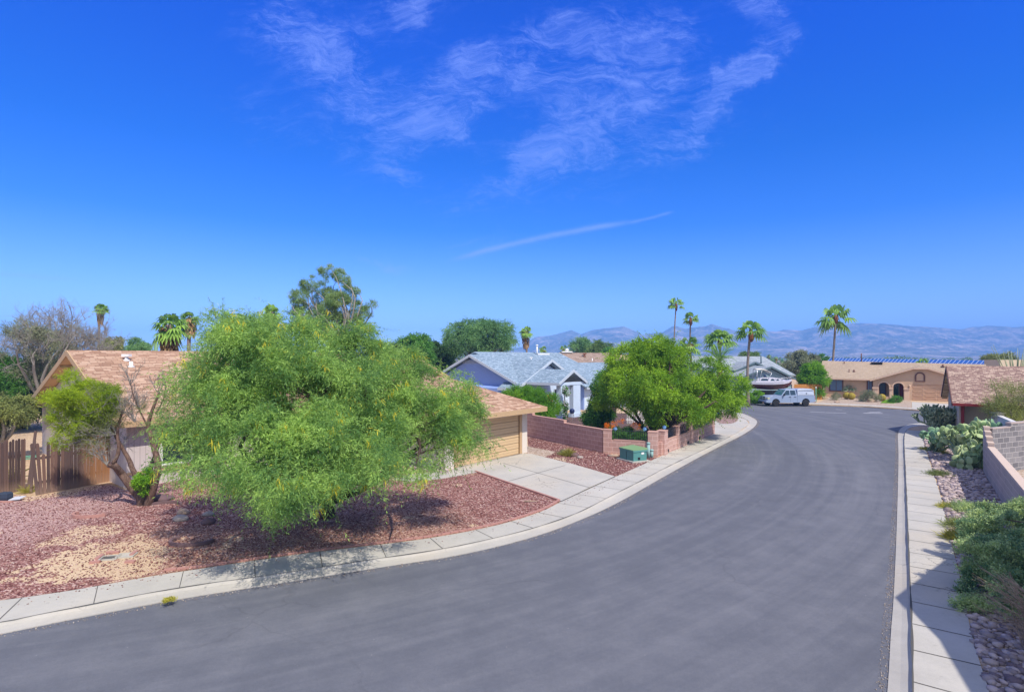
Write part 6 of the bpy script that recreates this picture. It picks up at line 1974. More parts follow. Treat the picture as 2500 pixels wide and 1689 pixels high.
# big sage bush, lower right
lobs = [bl(2475, 1325, 13.6, 1.0, 1.2, .62), bl(2440, 1400, 12.1, .66, .8, .66), bl(2510, 1285, 14.6, 1.0, 1.2, .52), bl(2462, 1480, 11.3, .70, .7, .66), bl(2560, 1400, 12.4, 1.1, 1.5, .6), bl(2480, 1545, 10.7, .6, .5, .45), bl(2440, 1520, 11.0, .5, .5, .45), bl(2400, 1400, 12.5, .35, .5, .3)]
sb_ = G(2520, 1500)
make_tree('sage_bush', 'big silvery green bush spilling toward the sidewalk at the lower right', 'bush', (sb_.x, sb_.y, .1), lobs, 230, .20, 26000, .12, 9, .042, .024, M['sage'], M['barkb'], tr=.02, nlimb=1, droop=-.05, outw=1.1, shell=.62, lift=.6)
# dead stems
ds = G(2540, 1600)
dt = thing('dead_shrub', 'bundle of arching leafless tan stems at the lower right corner beside the silvery bush', 'dry plant', ds)
mb = MB()
for i in range(85):
    b = ds + Vector((random.gauss(.15, .12), random.gauss(.05, .15), 0)); a = random.uniform(2.0, 4.3); L = random.uniform(.6, 1.15)
    dx, dy = math.cos(a) * L * .75, math.sin(a) * L * .55; hh = random.uniform(.35, 1.3)
    e = b + Vector((dx, dy, hh)); m_ = b + Vector((dx * .35, dy * .35, hh * .75))
    mb.tube([b, m_, e], [.009, .007, .003], 4, cap=False)
    for j in range(3):
        e2 = e + Vector((random.gauss(-.05, .08), random.gauss(0, .08), random.gauss(.02, .08))); mb.tube([m_.lerp(e, .6), e2], [.004, .002], 3, cap=False)
mb.build('stems', M['deadstem'], dt, fixn=False)

def tuft(label, px, py, r, h, n, mat, name='weed', w=.012, group='weeds along the stone bed'):
    b = G(px, py); t = thing(name, label, 'weed', b, group)
    st = np.array(b) + np.column_stack([rng.normal(size=n) * r * .45, rng.normal(size=n) * r * .45, np.zeros(n)])
    d = unit(np.column_stack([rng.normal(size=(n, 2)) * .75, np.abs(rng.normal(size=n)) * .6 + .35]))
    v, f = blades(st, d, h * 1.35 * (.5 + .7 * rng.random(n)), w * 1.3, .2)
    npmesh('blades', v, f, mat, t); return t


tuft('bright yellow-green tuft at the pavement edge, nearest of the weeds', 2337, 1318, .26, .30, 900, M['yel'])
tuft('grey-green straggling weed just beyond the bright tuft', 2345, 1290, .34, .32, 1100, M['olive_bush'])
tuft('silvery weed in the middle of the stone bed', 2362, 1248, .42, .36, 1300, M['sage'])
tuft('dry straw-coloured tuft beside the pavement', 2320, 1240, .32, .2, 800, M['yel'])
tuft('dark green weed near the foot of the tan block wall', 2420, 1252, .48, .30, 1500, M['green'])
tuft('olive weed spreading over the stones below the prickly pear', 2292, 1160, .40, .24, 900, M['olive_bush'])
tuft('small yellow weed at the pavement edge near the prickly pear', 2262, 1098, .35, .2, 400, M['yel'])
tuft('yellow rosette on the stones under the prickly pear', 2303, 1108, .20, .2, 320, M['yel'])
tuft('yellow-green tuft growing on the tan mound beyond the driveway', 1388, 1113, .20, .42, 480, M['yel'], group='weeds on the gravel')
tuft('dry brown tuft beside the yellow-green one on the tan mound', 1375, 1110, .25, .32, 300, M['greytw'], group='weeds on the gravel')
tuft('small green weed at the broken end of the picket fence', 66, 1203, .14, .35, 160, M['yel'], group='weeds on the gravel')
tuft('little dry orange weed growing at the left kerb', 413, 1466, .14, .08, 260, M['yel'], group='weeds on the gravel')
tuft('round dark cushion plant on the mulch behind the mauve wall', 1488, 1018, .3, .5, 700, M['green'], group='weeds on the gravel', w=.03)
# edge plant at the left border
tuft('spiky yellow-green plant cut off by the left picture edge', -12, 1195, .35, .95, 240, M['yel'], name='agave', w=.05, group='weeds on the gravel')
# ------------------------------------------------------------------ mauve block wall with iron panels
w0, w1, w2, w3 = G(1287, 1064.5), G(1474, 1105.5), G(1607, 1114), G(1739, 1059)
bw_ = thing('block_wall', 'mauve concrete block wall with black iron panels around the blue house yard', 'wall', w0)
def wallrun(mb, p, q, h, t=.2, z0=-.02):
    d = (q - p); L = d.length; d.normalize(); s_ = Vector((-d.y, d.x, 0))
    mb.box(Vector(((p.x + q.x) / 2, (p.y + q.y) / 2, (z0 + h + .1) / 2)), (L, t, h + .1 - z0), (d, s_, (0, 0, 1)))
def at(p, q, s_): return p.lerp(q, s_)
mb = MB(); cap = MB()
for a, b, h in ((0, .10, 1.60), (.10, .545, 1.38), (.545, 1.0, 1.22)):
    wallrun(mb, at(w0, w1, a), at(w0, w1, b), h)
    wallrun(cap, at(w0, w1, a), at(w0, w1, b), h + .05, .23, h + .101)
wallrun(mb, at(w1, w2, .0), at(w1, w2, 1), .72); wallrun(mb, at(w2, w3, 0.02), at(w2, w3, 1), .72)
for p, q, ss in ((w1, w2, (.19, .83)), ):
    wallrun(cap, at(p, q, ss[0]), at(p, q, ss[1]), .76, .22, .822)
wallrun(cap, at(w2, w3, .04), at(w2, w3, 1), .76, .22, .822)
mb.build('low_wall', M['block'], bw_); cap.build('coping', M['block_cap'], bw_)
us = []
posts = [(w1, w2, .075, .42), (w1, w2, .91, .48), (w2, w3, .06, .5)]
def s_at(p, q, px):
    r = (px - CX) / F; return (r * p.y - p.x) / ((q.x - p.x) - r * (q.y - p.y))
for px_ in (1652, 1684, 1714, 1738): posts.append((w2, w3, s_at(w2, w3, px_), .4))
for p, q, s_, w in posts:
    c = at(p, q, s_); d = (q - p).normalized()
    pb = MB(); pb.box(Vector((c.x, c.y, .66)), (w, .42 if w > .45 else .26, 1.36), (d, Vector((-d.y, d.x, 0)), (0, 0, 1)))
    po = pb.build('post', M['block'], bw_)
    pc = MB(); pc.box(Vector((c.x, c.y, 1.365)), (w + .03, .3 if w < .45 else .45, .045), (d, Vector((-d.y, d.x, 0)), (0, 0, 1))); pc.build('post_cap', M['block_cap'], po)
def ironpanel(p, q, a, b, orn):
    a_, b_ = at(p, q, a), at(p, q, b); d = (b_ - a_).normalized(); L = (b_ - a_).length
    mb = MB(); z0, z1 = .90, 1.34
    mb.bar(a_ + Vector((0, 0, z0 - .1)), b_ + Vector((0, 0, z0 - .1)), .03, .03); mb.bar(a_ + Vector((0, 0, z1 - .1)), b_ + Vector((0, 0, z1 - .1)), .03, .03)
    n = int(L / .11)
    for i in range(n + 1):
        c = a_.lerp(b_, i / n); mb.box(Vector((c.x, c.y, (z0 + z1) / 2)), (.018, .018, z1 - z0))
    if orn:
        for i in range(int(L / .35)):      # ring ornaments
            c = a_.lerp(b_, (i + .5) / max(1, int(L / .35))) + Vector((0, 0, 1.02))
            pts = [c + d * (.13 * math.cos(t)) + Vector((0, 0, .15 * math.sin(t))) for t in np.linspace(0, 6.283, 15)]
            mb.tube(pts, .014, 4, cap=False)
    mb.build('iron_panel', M['iron'], bw_)
ironpanel(w1, w2, .16, .84, False)
sp = [s_at(w2, w3, x) for x in (1612, 1652, 1684, 1714, 1738)]
for a, b in zip(sp, sp[1:]): ironpanel(w2, w3, a + .02, b - .02, True)
for px_ in (1626, 1676, 1704):
    s_ = s_at(w2, w3, px_); c = at(w2, w3, s_); d = (w3 - w2).normalized(); n_ = Vector((d.y, -d.x, 0))
    m2 = MB(); m2.box(Vector((c.x, c.y, .24)) + n_ * .1, (.36, .02, .16), (d, n_, (0, 0, 1))); m2.build('drain_opening', M['blackp'], bw_)
# pinwheels
for i, (x, y, lb) in enumerate(((1502, 1047, 'blue metal pinwheel flower at the left end of the iron panel'), (1574, 1047, 'blue metal pinwheel flower at the right end of the iron panel'), (1622, 1043, 'blue metal pinwheel flower just round the wall corner'))):
    Y = 29.7 if i < 2 else 29.9
    c = P(x, y, Y); pw = thing('pinwheel', lb, 'garden ornament', (c.x, Y, c.z - .3), 'pinwheel ornaments on the wall')
    mb = MB()
    for k in range(8):
        a = k * math.pi / 4; e = Vector((math.cos(a), 0, math.sin(a))); s_ = Vector((-math.sin(a), .3, math.cos(a)))
        mb.hexa([c + q + Vector((0, dy, 0)) for dy in (0, -.012) for q in (Vector((0, 0, 0)), e * .07 + s_ * .03, e * .13, e * .07 - s_ * .012)])
    mb.build('petals', M['windpaint'] if 'windpaint' in M else M.setdefault('windpaint', plain('pale blue metal', (.18, .36, .66), .35, .5, 20)), pw)
    mb = MB(); mb.tube([c + Vector((0, .03, 0)), c + Vector((0, .03, -.5))], .012, 5); mb.build('stem', M['iron'], pw)

# kettle grill by the porch
kg = G(1392, 1022); kx = Vector((kg.x - .05, 44.5, .1))
kt = thing('kettle_grill', 'dark blue kettle grill standing against the white porch pillar', 'grill', kx)
mb = MB(); mb.lathe([(.05, .60), (.16, .66), (.21, .78), (.21, .82)], kx, 14); mb.build('bowl', M['darkblue'], kt)
mb = MB(); mb.lathe([(.21, .83), (.19, .93), (.11, 1.0), (.02, 1.03)], kx, 14); mb.build('lid', M['darkblue'], kt)
for a in (0.5, 2.6, 4.7):
    mb = MB(); mb.tube([kx + Vector((math.cos(a) * .15, math.sin(a) * .15, .66)), kx + Vector((math.cos(a) * .28, math.sin(a) * .28, 0))], .015, 5); mb.build('leg', M['chrome'], kt)
# white picket gate behind
gp0 = P(1560, 1018, 43)
wg2 = thing('picket_gate', 'white picket gate half hidden behind the yellow-green tree', 'gate', (gp0.x, 43, .1))
mb = MB()
for i in range(14): mb.box((gp0.x - .9 + i * .14, 43, .85), (.05, .03, 1.5))
mb.build('pickets', M['white_pt'], wg2); mb = MB(); mb.box((gp0.x, 43.03, 1.3), (2, .03, .08)); mb.box((gp0.x, 43.03, .4), (2, .03, .08)); mb.build('rail', M['white_pt'], wg2)

# ------------------------------------------------------------------ utility boxes
c0, cl, cr_ = G(1546.5, 1129.6), G(1513, 1120.5), G(1568, 1125.5)
d1 = (cl - c0).normalized(); d2 = (cr_ - c0); d2 = (d2 - d1 * d2.dot(d1)).normalized(); L1 = (cl - c0).length; L2 = .80
tc0 = c0 + Vector((0, 0, -.1))
tb_ = thing('transformer_box', 'weathered green utility transformer box on the red gravel by the sidewalk', 'utility box', c0)
def q4(o, a, b, z): return [Vector((p.x, p.y, z)) for p in (o, o + d1 * a, o + d1 * a + d2 * b, o + d2 * b)]
mb = MB(); mb.hexa(q4(c0, L1, L2, .17) + q4(c0, L1, L2, .60)); mb.build('body', M['teal_metal'], tb_)
mb = MB(); o_ = c0 - d1 * .03 - d2 * .03
top = q4(o_, L1 + .06, L2 + .06, .73); top[0].z = top[1].z = .70; top[2].z = top[3].z = .77
mb.hexa(q4(o_, L1 + .06, L2 + .06, .602) + top); mb.build('lid', M['teal_metal'], tb_)
mb = MB(); o_ = c0 - d1 * .12 - d2 * .12; mb.hexa(q4(o_, L1 + .24, L2 + .24, .05) + q4(o_, L1 + .24, L2 + .24, .168)); mb.build('base_pad', M['concrete'], tb_)
n1v = -d2; n2v = -d1
mb = MB(); m_ = c0 + d1 * L1 * .5; mb.box(Vector((m_.x, m_.y, .38)) - d2 * .004, (.015, .012, .40), (d1, d2, (0, 0, 1)), ); mb.build('door_seam', M['blackp'], tb_)
mb = MB(); m_ = c0 + d2 * .33 - d1 * .008; mb.box(Vector((m_.x, m_.y, .28)), (.016, .13, .12), (d1, d2, (0, 0, 1))); lk = mb.build('lock_plate', M['blackp'], tb_)
mb = MB(); m_ = c0 + d2 * .55 - d1 * .008; mb.box(Vector((m_.x, m_.y, .52)), (.012, .16, .09), (d1, d2, (0, 0, 1))); mb.build('notice_plate', M['white_pt'], tb_)
for x, y, r, h, lb in ((1583, 1118, .085, .80, 'tall pale green utility post beside the green transformer box'), (1591, 1116.5, .085, .42, 'short pale green utility post beside the tall one')):
    b = G(x, y); t = thing('utility_post', lb, 'utility post', b, 'pale green utility posts')
    mb = MB(); mb.lathe([(r, -.02), (r, h - .1)], b, 14); mb.build('post', M['ped'], t)
    mb = MB(); mb.lathe([(r + .012, h - .098), (r + .012, h - .02), (r * .8, h)], b, 14); mb.build('cap', M['ped'], t)

# meter boxes set in the gravel
for x, y, lb, m_ in ((268, 1363, 'sunken water meter box with missing lid, left of the pair', 'blackp'), (309, 1357, 'sunken water meter box with pale lid, right of the pair', 'concrete')):
    b = G(x, y); t = thing('meter_box', lb, 'meter box', b, 'water meter boxes in the dirt')
    a_ = math.radians(14); e1, e2 = Vector((math.cos(a_), math.sin(a_), 0)), Vector((-math.sin(a_), math.cos(a_), 0)); w, d = .38, .30
    mb = MB()
    for s_ in (-1, 1):
        mb.box(b + e1 * (s_ * w / 2) + Vector((0, 0, .015)), (.03, d + .03, .05), (e1, e2, (0, 0, 1))); mb.box(b + e2 * (s_ * d / 2) + Vector((0, 0, .015)), (w - .03, .03, .05), (e1, e2, (0, 0, 1)))
    mb.build('rim', M['concrete'], t)
    mb = MB(); mb.box(b + Vector((0, 0, .010)), (w - .03, d - .03, .02), (e1, e2, (0, 0, 1))); mb.build('lid', M[m_] if m_ != 'blackp' else M['joint'], t)
for i, (x, y, s_, an) in enumerate(((243, 1362, .32, 1.8), (276, 1350, .30, .2), (327, 1352, .30, 1.8), (232, 1374, .22, .3), (318, 1373, .22, .1))):
    b = G(x, y); mb = MB(); mb.box(b + Vector((0, 0, .02)), (s_, .10, .07), ((math.cos(an), math.sin(an), 0), (-math.sin(an), math.cos(an), 0), (0, 0, 1)))
    tag(mb.build('paver', M['pinkpaver']), ['pink paver left of the open meter box', 'pink paver behind the meter boxes', 'pink paver right of the pale meter lid', 'pink paver lying apart left of the meter boxes', 'pink paver in front of the pale meter lid'][i], 'paver', 'pink pavers around the meter boxes')
M['greyrock'] = plain('pale grey rock', (.36, .31, .27), .9, .4, 8, .4)
M['darkrock'] = plain('purple grey rock', (.16, .10, .10), .9, .4, 8, .4)
# curved edging rings
def ringwall(label, px, py, r, a0, a1, w=.09, h=.09, mat='pinkpaver', kind='edging'):
    b = G(px, py); mb = MB(); n = max(4, int(abs(a1 - a0) * r / .16))
    rings = []
    for i in range(n + 1):
        a = a0 + (a1 - a0) * i / n
        ci = b + Vector((math.cos(a) * r, math.sin(a) * r * .75, 0)); co = b + Vector((math.cos(a) * (r + w), math.sin(a) * (r + w) * .75, 0))
        rings.append([Vector((ci.x, ci.y, .05)), Vector((co.x, co.y, .05)), Vector((co.x, co.y, .1 + h)), Vector((ci.x, ci.y, .1 + h))])
    mb.loft(rings, smooth=False); tag(mb.build('tree_ring', M[mat]), label, 'garden edging')
ringwall('curved pink concrete edging sunk in the gravel at the left', 225, 1256, .50, 2.9, 5.9)
ringwall('half buried round concrete edging in the shade before the big tree', 470, 1322, .52, 2.6, 6.3, mat='darkrock')
ringwall('far curved pink concrete edging by the sawn trunk', 400, 1236, .5, .3, 2.8, mat='darkrock')

vv2, ff2 = ico(2)
def rock(label, px, py, s_, mat='rock', z=.1, name='rock', flat=.7):
    b = G(px, py); mb = MB(); rs = np.random.default_rng(int(px * 7 + py))
    k = 1 + .12 * rs.normal(size=len(vv2)); an = rs.random() * 3
    mb.add([b + Vector((q[0] * s_ * 1.3 * kk, q[1] * s_ * kk, (q[2] * flat + flat * .45) * s_ * kk)) for q, kk in zip(vv2, k)], [tuple(int(a) for a in q) for q in ff2], True)
    return tag(mb.build(name, M[mat]), label, 'rock')
rock('pale oval rock on the gravel, left of the others', 443, 1270, .17, 'greyrock'); rock('grey rock behind the dark one near the hanging branches', 509, 1258, .14, 'greyrock')
rock('dark purple rock near the hanging branches', 507, 1278, .16, 'darkrock'); rock('brown rough rock behind the pale oval one', 447, 1254, .17, 'rock')
rock('flat grey rock in the shade right of the forked trunk', 395, 1220, .32, 'darkrock', flat=.4); rock('brown rock under the low branches of the big tree', 612, 1183, .40, 'rock')
rock('grey rock on the tan mound beyond the driveway', 1403, 1114, .19, 'darkrock'); rock('small pale rock on the tan mound beyond the driveway', 1417, 1118, .13, 'greyrock')
rock('low brown rock against the mauve wall', 1498, 1114, .2, 'rock', flat=.4)
mb = MB(); p = G(1280, 1226); mb.tube([p + Vector((0, 0, .04)), p + Vector((.25, .0, .05)), p + Vector((.52, .06, .04))], [.03, .025, .008], 6)
tag(mb.build('dry_branch', M['deadstem']), 'pale dry branch lying on the red gravel by the driveway', 'branch')
# flat rocks along the garage wall
sp_ = [G(x, y) for x, y in ((985, 1130), (1010, 1128), (1100, 1150), (1085, 1158), (1000, 1142))]
stones('border_stones', sp_, 160, .05, .13, M['river'], .6, label='row of pale stones along the garage wall')

# ------------------------------------------------------------------ picket fences
def picket(name, label, p, q, n, h0, h1, lean=lambda i: 0.0, missing=(), short=(), group='broken picket fence sections'):
    t = thing(name, label, 'fence', p, group); mb = MB(); d = (q - p).normalized(); L = (q - p).length; s_ = Vector((-d.y, d.x, 0))
    for i in range(n):
        if i in missing: continue
        c = p + d * (L * (i + .5) / n); h = h0 + (h1 - h0) * i / n + random.uniform(-.06, .04); 
        if i in short: h -= .4
        w = L / n - .006 - random.random() * .014; e = d; u = (Vector((0, 0, 1)) + d * lean(i) + s_ * random.uniform(-.02, .02)).normalized()
        o = c + Vector((0, 0, -.12)); th = .02
        # dog-eared board
        pr = [(-w / 2, 0), (w / 2, 0), (w / 2, h - .04), (w / 2 - .035, h), (-w / 2 + .035, h), (-w / 2, h - .04)]
        f_ = [o + e * x + u * z - s_ * th / 2 for x, z in pr]; b_ = [o + e * x + u * z + s_ * th / 2 for x, z in pr]
        mb.loft([f_, b_], smooth=False)
    mb.build('boards', M['fence'], t, fixn=True)
    for z in (.45, 1.35):
        r = MB(); r.bar(p + s_ * .04 + Vector((0, 0, z)), q + s_ * .04 + Vector((0, 0, z)), .04, .09); r.build('rail', M['fence'], t)
    return t


fp, fq = G(88, 1209), G(270, 1174)
picket('picket_fence', 'weathered picket fence section running up to the house corner, boards orange at its right end', fp, fq, 23, 2.06, 2.06, lean=lambda i: -.10 * max(0, 1 - i / 3), short=(2, 6))
picket('picket_fence', 'weathered picket fence section at the left picture edge', G(-160, 1240), G(62, 1196), 30, 2.1, 2.1)
lb_ = thing('fence_board', 'loose fence board leaning at the gap between the two picket sections', 'fence board', G(66, 1200))
mb = MB(); a, b = P(67, 1205, 21.4), P(87, 1052, 21.5); mb.bar(a, b, .10, .025, up=(0, 1, 0)); mb.bar(P(74, 1212, 21.0), P(84, 1076, 21.2), .11, .025, up=(0, 1, 0)); mb.build('board', M['fence'], lb_)
# back yard wall
mb = MB(); pa, pb2 = P(-60, 960, 52), P(105, 950, 50); wallrun(mb, Vector((pa.x, 52, .1)), Vector((pb2.x + 3, 50, .1)), 1.9)
tag(mb.build('back_wall', M['darkwall'] if 'darkwall' in M else M.setdefault('darkwall', plain('dark grey block', (.16, .15, .17), .9, .3))), 'low dark grey wall at the back of the bare yard at the left', 'wall')  # one even dark grey
# black bag and pale panel
b = G(13, 1222)
t = thing('garden_light', 'dark box lamp with its pale flat panel lying on the gravel at the left edge', 'garden light', b)
mb = MB(); mb.loft([[b + Vector((x * s_, y * s_, z)) for x, y in ((-.17, -.12), (.17, -.12), (.17, .12), (-.17, .12))] for s_, z in ((.9, .04), (1.05, .12), (1.0, .26), (.72, .31))], smooth=False); mb.build('lamp_box', M['navycloth'], t)
mb = MB(); c = b + Vector((.33, .02, .06)); mb.slab([c + Vector((-.12, -.14, .0)), c + Vector((.22, -.06, .02)), c + Vector((.22, .2, .07)), c + Vector((-.12, .14, .05))], .025); mb.build('panel', M['paper'], t)
mb = MB(); mb.box(b + Vector((.0, -.2, .01)), (.9, .12, .06)); tag(mb.build('paver', M['pinkpaver']), 'pink slab in front of the dark box lamp', 'paver')
# path light near window
b = G(444, 1176); t = thing('path_light', 'small dark path light before the house wall under the tree', 'garden light', b)
mb = MB(); mb.tube([b, b + Vector((0, 0, .3))], .015, 6); mb.build('stake', M['iron'], t); mb = MB(); mb.lathe([(.06, .28), (.07, .36), (.06, .42)], b, 10); mb.build('lamp_head', M['darkblue'], t)
# garden hose glimpse
mb = MB(); b = G(66, 1122, .1); pts = [b + Vector((.35 * math.cos(a), .5 * math.sin(a), .03 + .01 * a)) for a in np.linspace(0, 9, 24)]; mb.tube(pts, .03, 5)
tag(mb.build('garden_hose', M['greenpost']), 'green coiled garden hose seen through the fence gap', 'hose')

# ------------------------------------------------------------------ right walls
r0, r1 = Vector((20.85, 24.75, .1)), G(2462, 1255); dr_ = (r1 - r0).normalized(); r2 = r0 + dr_ * 17.0; sR = Vector((-dr_.y, dr_.x, 0))
if sR.x < 0: sR = -sR
rw = thing('block_wall', 'tan block wall with stepped end running along the stone bed at the right', 'wall', r0)
mb = MB(); cp = MB()
def seg(p, a, b, h, t=.2, m=mb, z0=-.02):
    p0, p1 = p + dr_ * a + sR * .1, p + dr_ * b + sR * .1; m.box(Vector(((p0.x + p1.x) / 2, (p0.y + p1.y) / 2, (h + z0) / 2)), ((p1 - p0).xy.length, t, h - z0), (dr_, sR, (0, 0, 1)))
steps = ((0, .45, 2.12), (.45, .95, 1.97), (.95, 1.45, 1.80), (1.45, 2.0, 1.62))
for a, b, h in steps: seg(r0, a, b, h); seg(r0, a, b, h + .05, .22, cp, h + .001)
seg(r0, 2.0, 17, 1.46); seg(r0, 2.0, 17, 1.51, .24, cp, 1.461)
mb.build('wall', M['pblock'], rw); cp.build('coping', M['pblock_cap'], rw)
g0_ = r0 + sR * .22 + dr_ * .1; g1_ = g0_ + Vector((6.0, 2.6, 0))
gw = thing('block_wall', 'unpainted grey concrete block wall meeting the tan wall at the right edge', 'wall', g0_)
mb = MB(); wallrun(mb, g0_, at(g0_, g1_, .22), 1.95); wallrun(mb, at(g0_, g1_, .22), g1_, 2.12); mb.build('wall', M['gblock'], gw)
mb = MB(); wallrun(mb, g0_, at(g0_, g1_, .22), 2.0, .22, 2.052); wallrun(mb, at(g0_, g1_, .22), g1_, 2.17, .22, 2.222); mb.build('coping', M['pblock'], gw)
ww = thing('block_wall', 'white painted wall with square capped posts behind the grey block wall', 'wall', G(2392, 1060))
pA, pB = Vector((31.0, 37.0, .1)), Vector((24.7, 27.0, .1))
dW = (pB - pA).normalized()
mb = MB(); wallrun(mb, pA, pB, 1.75, .18); wallrun(mb, pA - Vector((.9, -.25, 0)), pA, 1.85, .18); mb.build('wall', M['wblock'], ww)
mb = MB(); wallrun(mb, pA, pB, 1.80, .24, 1.852); mb.build('coping', M['wblock'], ww)
for s_ in (0.0, .12, .48, .97):
    c = at(pA, pB, s_); m2 = MB(); m2.box(Vector((c.x, c.y, .98)), (.42, .42, 1.95)); m2.box(Vector((c.x, c.y, 2.0)), (.5, .5, .08)); m2.build('post', M['wblock'], ww)
yd = [r0 + sR * .25, r0 + sR * .25 + dr_ * 14, r0 + sR * 9 + dr_ * 14, g1_]
sheet('gravel_yard_right', yd, .103, M['tangravel'])

# ------------------------------------------------------------------ street sign post
b = G(1992, 981, .1); t = thing('sign_post', 'slim green steel post standing before the bright bush', 'post', b)
mb = MB(); mb.box(b + Vector((0, 0, .85)), (.09, .06, 1.75)); mb.build('post', M['greenpost'], t)
mb = MB(); mb.box(b + Vector((0, -.03, 1.66)), (.10, .02, .14)); mb.build('marker', M['white_pt'], t)

# ------------------------------------------------------------------ vehicles (built nose to +x, then turned)
def wheel(parent, x, y, r, w, rim='chrome'):
    s_ = 1 if y > 0 else -1
    mb = MB(); mb.lathe([(r * .62, -w / 2), (r * .93, -w / 2), (r, -w * .36), (r, w * .36), (r * .93, w / 2), (r * .62, w / 2)], (x, y, r), 24, 'y'); ty = mb.build('wheel', M['tyre'], parent, world=False)
    mb = MB(); mb.lathe([(r * .62, -w * .30), (r * .62, w * .40), (r * .54, w * .42), (r * .50, w * .22), (.02, w * .30)] if s_ > 0 else [(.02, -w * .30), (r * .50, -w * .22), (r * .54, -w * .42), (r * .62, -w * .40), (r * .62, w * .30)], (x, y, r), 24, 'y')
    for k in range(5):
        a = k * 2 * math.pi / 5; mb.box((x + math.cos(a) * r * .3, y + s_ * w * .33, r + math.sin(a) * r * .3), (r * .52, .03, r * .14), ((math.cos(a), 0, math.sin(a)), (0, 1, 0), (-math.sin(a), 0, math.cos(a))))
    mb.build('rim', M[rim], ty, world=False)
    return ty


def bevel(o, w=.03, s=2):
    m = o.modifiers.new('bevel', 'BEVEL'); m.width = w; m.segments = s; m.limit_method = 'ANGLE'; m.angle_limit = math.radians(35); m.harden_normals = False
    return o


def arcpts(cx, r, z0, n=9):
    """wheel-arch points from rear to front"""
    return [(cx - r * math.cos(math.pi * i / n), z0 + r * math.sin(math.pi * i / n)) for i in range(n + 1)]


def extr(mb, prof, y0, y1):
    tris = tessellate_polygon([[Vector((p[0], p[1], 0)) for p in prof]]); n = len(prof)
    vs = [Vector((x, y0, z)) for x, z in prof] + [Vector((x, y1, z)) for x, z in prof]
    mb.add(vs, [tuple(t) for t in tris] + [tuple(i + n for i in t) for t in tris] + [(i, (i + 1) % n, n + (i + 1) % n, n + i) for i in range(n)])
    return mb


tk = thing('pickup_truck', 'silver pickup truck with a white bed cap parked at the far kerb', 'pickup truck', (0, 0, 0))
WB = 1.62; ra_, rt_ = .43, .36
prof = [(-2.62, .52), (-2.62, 1.10), (-2.60, 1.13), (-.72, 1.13), (-.70, 1.15), (1.02, 1.15), (1.95, 1.10), (2.42, 1.00), (2.52, .90), (2.56, .52), (2.50, .40), (WB + ra_, .40)] + arcpts(WB, ra_, .40)[::-1][1:] + [(-WB + ra_, .42)] + arcpts(-WB, ra_, .42)[::-1][1:] + [(-2.5, .45)]
mb = MB(); extr(mb, prof, -.95, .95); bevel(mb.build('body', M['paint_silver'], tk, world=False), .05, 3)
mb = MB(); extr(mb, [(-2.3, .46), (-2.3, .85), (2.3, .85), (2.3, .46)], -.68, .68); mb.build('underbody', M['blackp'], tk, world=False)
# cab
cb = [(-.70, 1.12), (1.02, 1.12), (.42, 1.78), (-.62, 1.80)]
def frus(mb, prof, yb, yt):
    vs = []
    for sgn in (-1, 1):
        for x, z in prof: vs.append(Vector((x, sgn * (yb if z < 1.3 else yt), z)))
    n = len(prof); mb.add(vs, [tuple(range(n)), tuple(range(2 * n - 1, n - 1, -1))] + [(i, n + i, n + (i + 1) % n, (i + 1) % n) for i in range(n)])
mb = MB(); frus(mb, cb, .90, .72); bevel(mb.build('cab', M['paint_silver'], tk, world=False), .05, 3)
def sideface(x, z, sgn, zb=1.12, zt=1.79, yb=.90, yt=.72, off=.008):
    return Vector((x, sgn * (yb + (yt - yb) * (z - zb) / (zt - zb) + off), z))
for sgn in (-1, 1):
    for poly in ([(.86, 1.20), (.10, 1.20), (.10, 1.70), (.42, 1.70)], [(.02, 1.20), (-.56, 1.20), (-.52, 1.70), (.02, 1.70)]):
        mb = MB(); pts = [sideface(x, z, sgn) for x, z in poly]; mb.slab(pts, .02, (0, -sgn, 0)); mb.build('side_window', M['carglass'], tk, world=False)
    for x in (.0, -.56):
        mb = MB(); mb.box((x + .12, sgn * .962, 1.0), (.2, .03, .05)); mb.build('door_handle', M['blackp'], tk, world=False)
    mb = MB(); mb.box((.80, sgn * 1.06, 1.24), (.12, .2, .2)); bevel(mb.build('mirror', M['blackp'], tk, world=False), .02, 2)
    mb = MB(); mb.box((.04, sgn * .952, .80), (.012, .008, .62)); mb.box((-.68, sgn * .952, .80), (.014, .008, .66)); mb.box((.98, sgn * .952, .85), (.012, .008, .52)); mb.build('door_seam', M['blackp'], tk, world=False)
    mb = MB(); mb.box((2.40, sgn * .76, .86), (.26, .40, .20)); bevel(mb.build('headlight', M['headlamp'], tk, world=False), .03, 2)
    mb = MB(); mb.box((-2.62, sgn * .88, .92), (.05, .14, .30)); mb.build('tail_light', M['redlamp'], tk, world=False)
    mb = MB(); mb.box((2.58, sgn * .62, .58), (.06, .16, .10)); mb.build('fog_light', M['chrome'], tk, world=False)
mb = MB(); mb.slab([Vector((.955, -.80, 1.20)), Vector((.955, .80, 1.20)), Vector((.46, .67, 1.755)), Vector((.46, -.67, 1.755))], .01, (1, 0, .9)); mb.build('windscreen', M['windscreen'], tk, world=False)
